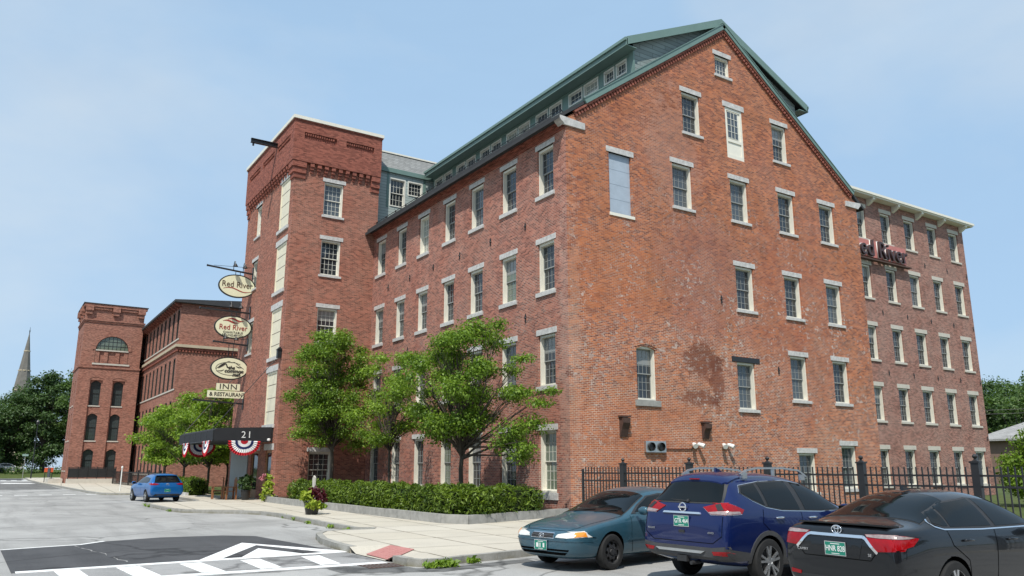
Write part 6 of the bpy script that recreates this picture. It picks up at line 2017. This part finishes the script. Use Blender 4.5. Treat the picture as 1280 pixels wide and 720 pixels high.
patch(bv, [(.69, 1.275), (.545, 1.615), (-.545, 1.615), (-.69, 1.275)], 'x-', 'rear_window', M['car_glass'], suv, .009)
for s in (1, -1):
    fl = (lambda p: p) if s > 0 else mir
    lamp = [(.40, 1.195), (.70, 1.265), (.93, 1.275), (.93, 1.09), (.58, 1.09)]
    patch(bv, fl(grow(lamp, .006)), 'x-', 'lamp_rim', M['chrome'], suv, .007)
    o = patch(bv, fl(lamp), 'x-', 'tail_light', M['lamp_red'], suv, .014)
    patch(bv, fl([(.53, 1.125), (.75, 1.145), (.93, 1.145), (.93, 1.095), (.59, 1.095)]), 'x-', 'reversing_lens', M['lamp_clear'], o, .019)
    patch(bv, fl([(.62, 1.235), (.70, 1.25), (.80, 1.16), (.70, 1.15)]), 'x-', 'dark_lens', M['plastic'], o, .019)
    sd = 'y+' if s > 0 else 'y-'
    side = [(-2.32, 1.275), (-2.12, 1.25), (-1.88, 1.165), (-1.95, 1.10), (-2.32, 1.09)]
    patch(bv, grow(side, .006), sd, 'lamp_rim', M['chrome'], suv, .007)
    o = patch(bv, side, sd, 'tail_light', M['lamp_red'], suv, .014)
    patch(bv, [(-2.32, 1.145), (-2.0, 1.14), (-1.97, 1.11), (-2.32, 1.095)], sd, 'reversing_lens', M['lamp_clear'], o, .019)
    patch(bv, fl([(.60, .545), (.86, .56), (.88, .50), (.63, .495)]), 'x-', 'reflector', M['lamp_red'], suv, .016)
    # side windows with one bright surround
    dlo = [(-1.82, 1.42), (-1.74, 1.53), (-1.2, 1.585), (-.5, 1.595), (-.02, 1.54), (.42, 1.36), (.78, 1.10), (.2, 1.09), (-.9, 1.13), (-1.3, 1.19), (-1.6, 1.30)]
    patch(bv, grow(dlo, .009), sd, 'window_trim', M['chrome'], suv, .004)
    patch(bv, dlo, sd, 'window_surround', M['plastic'], suv, .008)
    patch(bv, [(-1.78, 1.42), (-1.71, 1.51), (-1.36, 1.55), (-1.33, 1.22), (-1.6, 1.325)], sd, 'quarter_window', M['car_glass'], suv, .012)
    patch(bv, [(-1.27, 1.56), (-.5, 1.575), (-.42, 1.13), (-.9, 1.15), (-1.25, 1.20)], sd, 'side_window', M['car_glass'], suv, .012)
    patch(bv, [(-.34, 1.57), (-.04, 1.52), (.40, 1.335), (.68, 1.12), (.2, 1.11), (-.28, 1.125)], sd, 'side_window', M['car_glass'], suv, .012)
    gaps = stroke2([(-.40, 1.13), (-.40, .50), (-.36, .34)], .010) + stroke2([(.62, 1.13), (.66, .8), (.62, .36)], .010) + stroke2([(-1.40, 1.16), (-1.45, .95), (-1.22, .78), (-.95, .55), (-.93, .34)], .010) + stroke2([(-.93, .34), (.62, .36)], .010)
    patch(bv, gaps, sd, 'panel_gap', M['gap'], suv, .003, thick=0)
    for wx in (1.365, -1.34):
        ring = [(wx + math.cos(math.pi * k / 14) * .475, .36 + math.sin(math.pi * k / 14) * .475) for k in range(15)] + [(wx + math.cos(math.pi * k / 14) * .405, .36 + math.sin(math.pi * k / 14) * .405) for k in range(14, -1, -1)]
        patch(bv, ring, sd, 'arch_trim', M['plastic_grey'], suv, .012)
    patch(bv, [(-.94, .40), (.92, .40), (.92, .27), (-.94, .27)], sd, 'sill_trim', M['plastic_grey'], suv, .012)
    patch(bv, [(-2.34, .60), (-1.80, .52), (-1.78, .40), (-2.34, .40)], sd, 'bumper_trim', M['plastic_grey'], suv, .010)
    handle(suv, bv, -1.02, 1.02, sd, M['chrome']); handle(suv, bv, -.12, 1.0, sd, M['chrome'])
    mirror(suv, .62, s * 1.06, 1.13, M['paint_blue'])
    # roof rails
    b = MB()
    pts = [(-1.60, s * .615, 1.70), (-1.44, s * .62, 1.77), (-1.2, s * .625, 1.805), (-.5, s * .635, 1.805), (-.05, s * .635, 1.765), (.16, s * .635, 1.66)]
    for p, q in zip(pts[:-1], pts[1:]): b.bar(p, q, .045, .03)
    b.bar((-1.5, s * .617, 1.64), (-1.5, s * .618, 1.735), .12, .04, (0, 1, 0)); b.bar((.05, s * .635, 1.60), (.05, s * .635, 1.70), .12, .04, (0, 1, 0)); b.bar((-.75, s * .63, 1.68), (-.75, s * .63, 1.79), .06, .03, (0, 1, 0))
    b.build('roof_rail', M['steel'], suv)
patch(bv, [(.93, .64), (.60, .60), (-.60, .60), (-.93, .64), (-.93, .42), (.93, .42)], 'x-', 'rear_bumper', M['plastic_grey'], suv, .012)
b = MB(); b.prism([(-2.395, .56, .545), (-2.395, -.48, .545), (-2.395, -.40, .505), (-2.395, .48, .505)], (.05, 0, 0)); b.build('skid_plate', M['steel'], suv)
b = MB(); b.box(-2.39, -2.30, -.10, .10, .36, .45); b.tube([(-2.40, -.2, .35), (-2.2, -.2, .35)], .03, 10); b.build('tow_hook', M['plastic'], suv)
patch(bv, [(.40, 1.115), (-.36, 1.115), (-.38, 1.085), (.42, 1.085)], 'x-', 'chrome_bar', M['chrome'], suv, .025, thick=.04)
plate(suv, -2.362, .975, -1, 'GTR 464')
b = MB()
n = 28
b.tube([(-2.318, .066 * math.cos(2 * math.pi * i / n), 1.19 + .066 * math.sin(2 * math.pi * i / n)) for i in range(n + 1)], .010, 6, cap=False)
b.box(-2.33, -2.285, -.085, .085, 1.177, 1.203); b.build('badge', M['chrome'], suv, smooth=True, autos=40)
lettering('ROGUE', .04, (-2.372, .66, .84), (0, -1, 0), (0, 0, 1), M['steel'], suv, .003, 1.2, name='model_lettering')
lettering('AWD', .042, (-2.372, -.60, .82), (0, -1, 0), (0, 0, 1), M['steel'], suv, .003, 1.2, name='model_lettering')
patch(bv, [(-1.55, .56), (-1.90, .60), (-1.965, .54), (-1.975, 0), (-1.965, -.54), (-1.90, -.60), (-1.55, -.56)], 'z+', 'spoiler', M['paint_blue'], suv, .022, thick=.035)
patch(bv, [(.57, 1.685), (.57, 1.635), (-.57, 1.635), (-.57, 1.685)], 'x-', 'spoiler_shade', M['plastic'], suv, .02)  # dark strip standing in for the shade under the spoiler
b = MB(); b.box(-2.01, -1.985, -.10, .10, 1.625, 1.64); b.build('brake_light', M['lamp_red'], suv)
b = MB(); b.bar((-2.24, -.08, 1.285), (-2.19, .36, 1.30), .03, .02); b.lathe([(.03, 0), (.02, .04)], (-2.235, -.05, 1.275), 8); b.build('wiper', M['plastic'], suv)
b = MB(); b.prism([(-1.30, -.02, 1.745), (-1.48, -.02, 1.74), (-1.46, -.02, 1.81)], (0, .04, 0)); b.build('antenna', M['paint_blue'], suv)
patch(bv, stroke2([(.80, 1.07), (.80, .78), (.62, .665), (-.62, .665), (-.80, .78), (-.80, 1.07)], .009), 'x-', 'panel_gap', M['gap'], suv, .004, thick=0)
b = MB(); b.box(-2.372, -2.33, -.06, .06, .80, .84); b.build('latch', M['plastic'], suv)
patch(bv, [(.98, .74), (.10, .61), (.10, -.61), (.98, -.74)], 'z+', 'windscreen', M['car_glass'], suv, .008)
for wx in (1.365, -1.34):
    for s in (1, -1): wheel(suv, wx, s * .80, .36, .225, 'alloy')
place(suv, -6.17, -14.03, 3.0)

# ---- black sedan, seen from behind at the right edge
sed = thing('parked_car', 'black sedan with chrome trunk bar, closest car at the right edge', 'car', group='cars parked along the fence')
SB = [(2.425, .32, .5, .52, .62, .62, .58, .66, .45, .68), (2.3, .24, .70, .55, .80, .72, .74, .76, .6, .79), (1.9, .20, .80, .60, .89, .84, .82, .87, .70, .91), (1.4, .19, .82, .62, .91, .90, .86, .93, .76, .98), (.95, .19, .82, .62, .91, .95, .88, 1.0, .79, 1.05),
      (.45, .19, .82, .62, .91, .97, .885, 1.25, .71, 1.32), (.0, .19, .82, .62, .91, .98, .885, 1.41, .65, 1.49), (-.5, .19, .82, .62, .91, .99, .885, 1.45, .645, 1.54), (-1.0, .19, .82, .62, .91, 1.0, .885, 1.41, .65, 1.50), (-1.4, .19, .82, .62, .91, 1.02, .875, 1.27, .69, 1.35),
      (-1.76, .20, .82, .62, .91, 1.04, .87, 1.12, .75, 1.155), (-2.02, .23, .82, .62, .905, 1.04, .85, 1.085, .77, 1.11), (-2.30, .27, .80, .62, .89, 1.03, .82, 1.085, .75, 1.105), (-2.385, .30, .79, .60, .87, .95, .81, 1.0, .72, 1.015), (-2.43, .36, .72, .58, .83, .82, .77, .86, .68, .87)]
body, bv = loft_body(SB, ((1.455, .335), (-1.32, .335)), .385, .91, [M['paint_black'], M['gap']])
body.parent = sed
rw = [(-1.74, .74), (-1.4, .68), (-1.00, .60), (-1.00, -.60), (-1.4, -.68), (-1.74, -.74)]
patch(bv, grow(rw, .03), 'z+', 'window_surround', M['plastic'], sed, .003)
patch(bv, rw, 'z+', 'rear_window', M['car_glass'], sed, .008)
patch(bv, [(.97, .74), (.12, .60), (.12, -.60), (.97, -.74)], 'z+', 'windscreen', M['car_glass'], sed, .008)
for s in (1, -1):
    fl = (lambda p: p) if s > 0 else mir
    sd = 'y+' if s > 0 else 'y-'
    lamp = [(.42, .99), (.62, 1.0), (.90, 1.0), (.90, .82), (.60, .80)]
    o = patch(bv, fl(lamp), 'x-', 'tail_light', M['lamp_red'], sed, .012)
    patch(bv, fl([(.43, .987), (.62, .996), (.90, .996), (.90, .955), (.60, .955), (.46, .962)]), 'x-', 'reversing_lens', M['lamp_clear'], o, .018)
    side = [(-2.42, 1.0), (-2.2, .99), (-1.97, .955), (-2.1, .87), (-2.42, .82)]
    o = patch(bv, side, sd, 'tail_light', M['lamp_red'], sed, .012)
    patch(bv, [(-2.42, .996), (-2.2, .985), (-2.05, .965), (-2.15, .955), (-2.42, .955)], sd, 'reversing_lens', M['lamp_clear'], o, .018)
    patch(bv, fl(stroke2([(.0, .955), (.40, .955), (.44, .94), (.61, .78)], .034)), 'x-', 'chrome_bar', M['chrome'], sed, .02, thick=.03)
    dlo = [(-1.60, 1.12), (-1.48, 1.24), (-1.1, 1.365), (-.5, 1.415), (-.02, 1.38), (.36, 1.24), (.74, 1.04), (-.6, 1.035), (-1.40, 1.055)]
    patch(bv, stroke2([(.72, 1.028), (-.6, 1.024), (-1.40, 1.044), (-1.56, 1.08), (-1.615, 1.13), (-1.50, 1.25)], .016), sd, 'window_trim', M['chrome'], sed, .006, thick=0)
    patch(bv, dlo, sd, 'window_surround', M['plastic'], sed, .008)
    patch(bv, [(-1.56, 1.12), (-1.46, 1.225), (-1.30, 1.285), (-1.30, 1.08), (-1.40, 1.08)], sd, 'quarter_window', M['car_glass'], sed, .012)
    patch(bv, [(-1.26, 1.295), (-1.1, 1.345), (-.5, 1.395), (-.36, 1.06), (-1.26, 1.07)], sd, 'side_window', M['car_glass'], sed, .012)
    patch(bv, [(-.40, 1.395), (-.03, 1.36), (.34, 1.22), (.64, 1.06), (-.26, 1.055)], sd, 'side_window', M['car_glass'], sed, .012)
    gaps = stroke2([(-.32, 1.01), (-.36, .6), (-.34, .28)], .009) + stroke2([(.72, 1.01), (.74, .7), (.66, .30)], .009) + stroke2([(-1.36, 1.03), (-1.30, .85), (-1.0, .66), (-.92, .30)], .009)
    patch(bv, gaps, sd, 'panel_gap', M['gap'], sed, .003, thick=0)
    handle(sed, bv, -.98, .90, sd, M['paint_black']); handle(sed, bv, .02, .88, sd, M['paint_black'])
    mirror(sed, .66, s * 1.05, 1.04, M['paint_black'])
b = MB(); b.prism([(-2.10, -.70, 1.10), (-2.10, .70, 1.10), (-2.31, .66, 1.11), (-2.335, .4, 1.116), (-2.335, -.4, 1.116), (-2.31, -.66, 1.11)], (0, 0, -.02)); b.build('spoiler', M['paint_black'], sed)
oval_badge(sed, -2.385, 0, 1.03, 1.0, -1)
patch(bv, [(.40, .90), (-.40, .90), (-.34, .70), (.34, .70)], 'x-', 'plate_recess', M['paint_black'], sed, .004)
plate(sed, -2.44, .795, -1, 'HNR 828')
lettering('CAMRY', .046, (-2.44, .52, .755), (0, -1, 0), (0, 0, 1), M['chrome'], sed, .003, 1.15, name='model_lettering')
lettering('SE', .048, (-2.44, -.50, .75), (0, -1, 0), (0, 0, 1), M['chrome'], sed, .003, 1.15, name='model_lettering')
patch(bv, stroke2([(.62, .99), (.60, .80), (.50, .685), (-.50, .685), (-.60, .80), (-.62, .99)], .009), 'x-', 'panel_gap', M['gap'], sed, .003, thick=0)
patch(bv, [(.66, .44), (-.66, .44), (-.60, .30), (.60, .30)], 'x-', 'lower_valance', M['plastic'], sed, .006)
for s in (1, -1): patch(bv, [(s * .58, .47), (s * .74, .49), (s * .74, .44), (s * .58, .43)], 'x-', 'reflector', M['lamp_red'], sed, .012)
b = MB(); b.prism([(-.75, -.02, 1.52), (-.95, -.02, 1.50), (-.93, -.02, 1.56)], (0, .04, 0)); b.build('antenna', M['paint_black'], sed)
for wx in (1.455, -1.32):
    for s in (1, -1): wheel(sed, wx, s * .795, .335, .215, 'alloy')
place(sed, -6.30, -17.24, -3.0)

# ---- older teal sedan, nose towards the street
cam_ = thing('parked_car', 'older teal blue sedan with black steel wheels, nose to the street', 'car', group='cars parked along the fence')
SCm = [(2.38, .28, .5, .48, .64, .57, .60, .60, .45, .615), (2.29, .22, .68, .50, .80, .65, .76, .68, .6, .70), (2.0, .19, .78, .56, .875, .755, .82, .78, .69, .805), (1.5, .19, .80, .58, .885, .835, .845, .86, .74, .89), (1.0, .19, .80, .60, .89, .89, .86, .925, .77, .965),
       (.55, .19, .80, .60, .89, .91, .86, 1.14, .71, 1.20), (.15, .19, .80, .60, .89, .92, .86, 1.33, .63, 1.395), (-.35, .19, .80, .60, .89, .93, .86, 1.375, .62, 1.455), (-.9, .19, .80, .60, .89, .94, .86, 1.345, .62, 1.435), (-1.3, .19, .80, .60, .89, .95, .85, 1.23, .64, 1.30),
       (-1.65, .20, .80, .60, .88, .96, .84, 1.04, .70, 1.07), (-2.05, .22, .78, .60, .87, .95, .82, .98, .70, 1.0), (-2.3, .26, .74, .60, .84, .90, .78, .95, .66, .96), (-2.38, .32, .66, .58, .78, .80, .72, .84, .6, .85)]
body, bv = loft_body(SCm, ((1.43, .315), (-1.24, .315)), .365, .89, [M['paint_teal'], M['gap']])
body.parent = cam_
ws_ = [(1.02, .74), (.62, .66), (.19, .585), (.19, -.585), (.62, -.66), (1.02, -.74)]
patch(bv, grow(ws_, .025), 'z+', 'window_surround', M['plastic'], cam_, .003)
patch(bv, ws_, 'z+', 'windscreen', M['car_glass'], cam_, .008)
patch(bv, [(-1.60, .66), (-.98, .56), (-.98, -.56), (-1.60, -.66)], 'z+', 'rear_window', M['car_glass'], cam_, .008)
for s in (1, -1):
    fl = (lambda p: p) if s > 0 else mir
    sd = 'y+' if s > 0 else 'y-'
    hl = [(.33, .585), (.37, .635), (.56, .668), (.80, .685), (.84, .60), (.60, .58)]
    o = patch(bv, fl(hl), 'x+', 'headlight', M['lamp_white'], cam_, .010)
    patch(bv, fl([(.70, .668), (.80, .676), (.82, .608), (.71, .60)]), 'x+', 'indicator', M['lamp_amber'], o, .016)
    patch(bv, [(2.36, .595), (2.30, .68), (2.10, .70), (2.06, .67), (2.14, .61)], sd, 'side_lamp', M['lamp_white'], cam_, .010)
    patch(bv, [(2.28, .62), (2.22, .672), (2.12, .688), (2.09, .67), (2.16, .625)], sd, 'indicator', M['lamp_amber'], cam_, .016)
    dlo = [(-1.40, 1.04), (-1.22, 1.17), (-.9, 1.275), (-.3, 1.31), (.12, 1.265), (.5, 1.11), (.80, .955), (-.4, .965), (-1.3, .995)]
    patch(bv, grow(dlo, .018), sd, 'window_trim', M['paint_teal'], cam_, .004)
    patch(bv, dlo, sd, 'window_surround', M['plastic'], cam_, .009)
    patch(bv, [(-1.34, 1.04), (-1.2, 1.15), (-.9, 1.25), (-.40, 1.285), (-.36, .99), (-1.26, 1.01)], sd, 'side_window', M['car_glass'], cam_, .014)
    patch(bv, [(-.30, 1.285), (.10, 1.245), (.48, 1.09), (.68, .985), (-.28, .985)], sd, 'side_window', M['car_glass'], cam_, .014)
    gaps = stroke2([(-.33, .95), (-.33, .6), (-.30, .28)], .009) + stroke2([(.86, .93), (.88, .6), (.80, .28)], .009) + stroke2([(-1.3, .97), (-1.15, .8), (-.86, .6), (-.84, .28)], .009) + stroke2([(2.02, .60), (1.86, .58)], .012)
    patch(bv, gaps, sd, 'panel_gap', M['gap'], cam_, .003, thick=0)
    patch(bv, [(-.86, .54), (.98, .54), (.98, .50), (-.86, .50)], sd, 'side_moulding', M['paint_teal'], cam_, .014)
    handle(cam_, bv, -.20, .83, sd, M['paint_teal'])
    if s > 0: mirror(cam_, .70, s * 1.03, 1.02, M['paint_teal'])
gr = [(.28, .575), (.25, .645), (-.25, .645), (-.28, .575)]
patch(bv, grow(gr, .018), 'x+', 'grille_frame', M['chrome'], cam_, .008)
o = patch(bv, gr, 'x+', 'grille', M['plastic'], cam_, .014)
for zz in (.592, .611, .630):
    patch(bv, [(.27, zz - .004), (-.27, zz - .004), (-.27, zz + .004), (.27, zz + .004)], 'x+', 'grille_bar', M['plastic_grey'], o, .02)
oval_badge(cam_, 2.40, 0, .612, .8, 1)
patch(bv, [(.62, .385), (-.62, .385), (-.60, .355), (.60, .355)], 'x+', 'bumper_slot', M['gap'], cam_, .006)
patch(bv, [(.58, .335), (-.58, .335), (-.52, .29), (.52, .29)], 'x+', 'lower_intake', M['gap'], cam_, .006)
patch(bv, [(.84, .545), (-.84, .545), (-.84, .525), (.84, .525)], 'x+', 'bumper_moulding', M['paint_teal'], cam_, .012)
plate(cam_, 2.405, .44, 1, '', yc=-.02)
b = MB()
for (y0, y1) in ((-.11, -.05), (-.02, .0), (.06, .10)): b.box(2.411, 2.414, y0 - .02, y1 - .02, .40, .475)
b.build('plate_mark', M['white_plastic'], cam_)
hood = stroke2([(1.05, .76), (1.6, .70), (2.1, .62), (2.24, .5)], .010) + stroke2([(1.05, -.76), (1.6, -.70), (2.1, -.62), (2.24, -.5)], .010) + stroke2([(2.24, .5), (2.27, 0), (2.24, -.5)], .010)
patch(bv, hood, 'z+', 'panel_gap', M['gap'], cam_, .003, thick=0)
b = MB(); b.bar((1.05, .10, .985), (.90, .55, 1.035), .022, .014); b.bar((1.05, -.46, .98), (.92, .0, 1.05), .022, .014); b.build('wiper', M['plastic'], cam_)
for wx in (1.43, -1.24):
    for s in (1, -1): wheel(cam_, wx, s * .775, .315, .20, 'steel')
place(cam_, -7.02, -11.05, 189.5)

# ---- bright blue hatchback farther up the street
hat = thing('parked_car', 'small bright blue hatchback parked farther up the street at the left', 'car')
SH = [(x * .91, zf * .82, ws * .95, zm * .86, wm * .955, zb * .87, wb * .95, zr * .872, wr * .95, zt * .868) for (x, zf, ws, zm, wm, zb, wb, zr, wr, zt) in ST]
body, bv = loft_body(SH, ((1.29, .315), (-1.25, .315)), .365, .88, [M['paint_bright'], M['gap']])
body.parent = hat
patch(bv, [(.68, 1.02), (.56, 1.36), (-.56, 1.36), (-.68, 1.02)], 'x-', 'rear_window', M['car_glass'], hat, .008)
for s in (1, -1):
    fl = (lambda p: p) if s > 0 else mir
    sd = 'y+' if s > 0 else 'y-'
    patch(bv, fl([(.42, .955), (.66, 1.0), (.86, .99), (.86, .90), (.60, .90)]), 'x-', 'tail_light', M['lamp_red'], hat, .012)
    patch(bv, [(-2.12, 1.0), (-1.62, .985), (-1.80, .93), (-2.12, .90)], sd, 'tail_light', M['lamp_red'], hat, .012)
    patch(bv, [(-1.55, 1.09), (-1.40, 1.26), (-.5, 1.325), (.0, 1.285), (.38, 1.14), (.66, 1.0), (-1.3, 1.01)], sd, 'side_window', M['car_glass'], hat, .010)
    patch(bv, stroke2([(-.35, .99), (-.35, .3)], .012) + stroke2([(-1.2, 1.0), (-.88, .5), (-.86, .3)], .012), sd, 'panel_gap', M['gap'], hat, .003, thick=0)
    mirror(hat, .56, s * 1.0, 1.0, M['paint_bright'])
patch(bv, [(.62, .44), (-.62, .44), (-.70, .34), (.70, .34)], 'x-', 'lower_valance', M['plastic'], hat, .010)
plate(hat, -2.15, .62, -1, 'EPK 205' if False else '')
oval_badge(hat, -2.115, 0, .93, 1.1, -1)
b = MB(); b.prism([(-1.45, -.56, 1.44), (-1.45, .56, 1.44), (-1.86, .52, 1.42), (-1.86, -.52, 1.42)], (0, 0, -.03)); b.build('spoiler', M['paint_bright'], hat)
patch(bv, [(.88, .70), (.10, .57), (.10, -.57), (.88, -.70)], 'z+', 'windscreen', M['car_glass'], hat, .008)
for wx in (1.29, -1.25):
    for s in (1, -1): wheel(hat, wx, s * .765, .315, .20, 'alloy')
place(hat, -9.95, 25.1, 97.0)

# ---- pale cars far off under the trees
for i, (x, y, a) in enumerate(((-14.2, 152.0, 8), (-17.6, 152.5, 5))):
    t = thing('parked_car', ['pale distant car under the dark trees, nearer to the brick tower', 'pale distant car under the dark trees, nearer to the left edge'][i], 'car', group='pale cars under the far trees')
    b, v_ = loft_body([(x_ * .95, zf, ws, zm, wm, zb, wb, zr, wr, zt) for (x_, zf, ws, zm, wm, zb, wb, zr, wr, zt) in ST], ((1.29, .36), (-1.27, .36)), .41, .92, [M['paint_white'], M['gap']], 1)
    b.parent = t
    for sd in ('y+', 'y-'): patch(v_, [(-1.6, 1.2), (-1.4, 1.5), (-.2, 1.5), (.55, 1.17)], sd, 'side_window', M['car_glass'], t, .01, .15)
    for wx in (1.29, -1.27):
        for s in (1, -1): wheel(t, wx, s * .80, .36, .22, 'steel')
    t.location = (x, y, 0.95); t.rotation_euler = (0, 0, R(a))

# ------------------------------------------------------------------ unseen building and trees, added behind the viewer for glass and paint to mirror
sb = thing('reflection_building', 'unseen long low brown brick building, added behind the viewer for reflections', 'building', (-30, -52, 0))
b = MB(); b.box(-70, 10, -64, -52, 0, 8.5); b.build('wall', M['street_brick'], sb)
b = MB(); b.box(-70.4, 10.4, -64.4, -51.6, 8.5, 8.9); b.build('roof', M['roof_dark'], sb)
for i in range(16):
    b = MB(); x = -68 + i * 5; b.box(x, x + 1.6, -52.0, -51.95, 1.2, 3.2); b.box(x, x + 1.6, -52.0, -51.95, 5.0, 7.0); b.build('window', M['glass'], sb)
for i, (x, y) in enumerate(((-34, -40), (-22, -44), (-42, -20), (-43, -2), (-5, -46), (12, -42))):
    bigtree(x, y, 10.5, 4.6, 'leaf_mid', 'street tree on the opposite pavement, behind the viewer', 0.0, 3500, 'unseen trees added for reflections', 200 + i, 0.2, 0.5, 22)
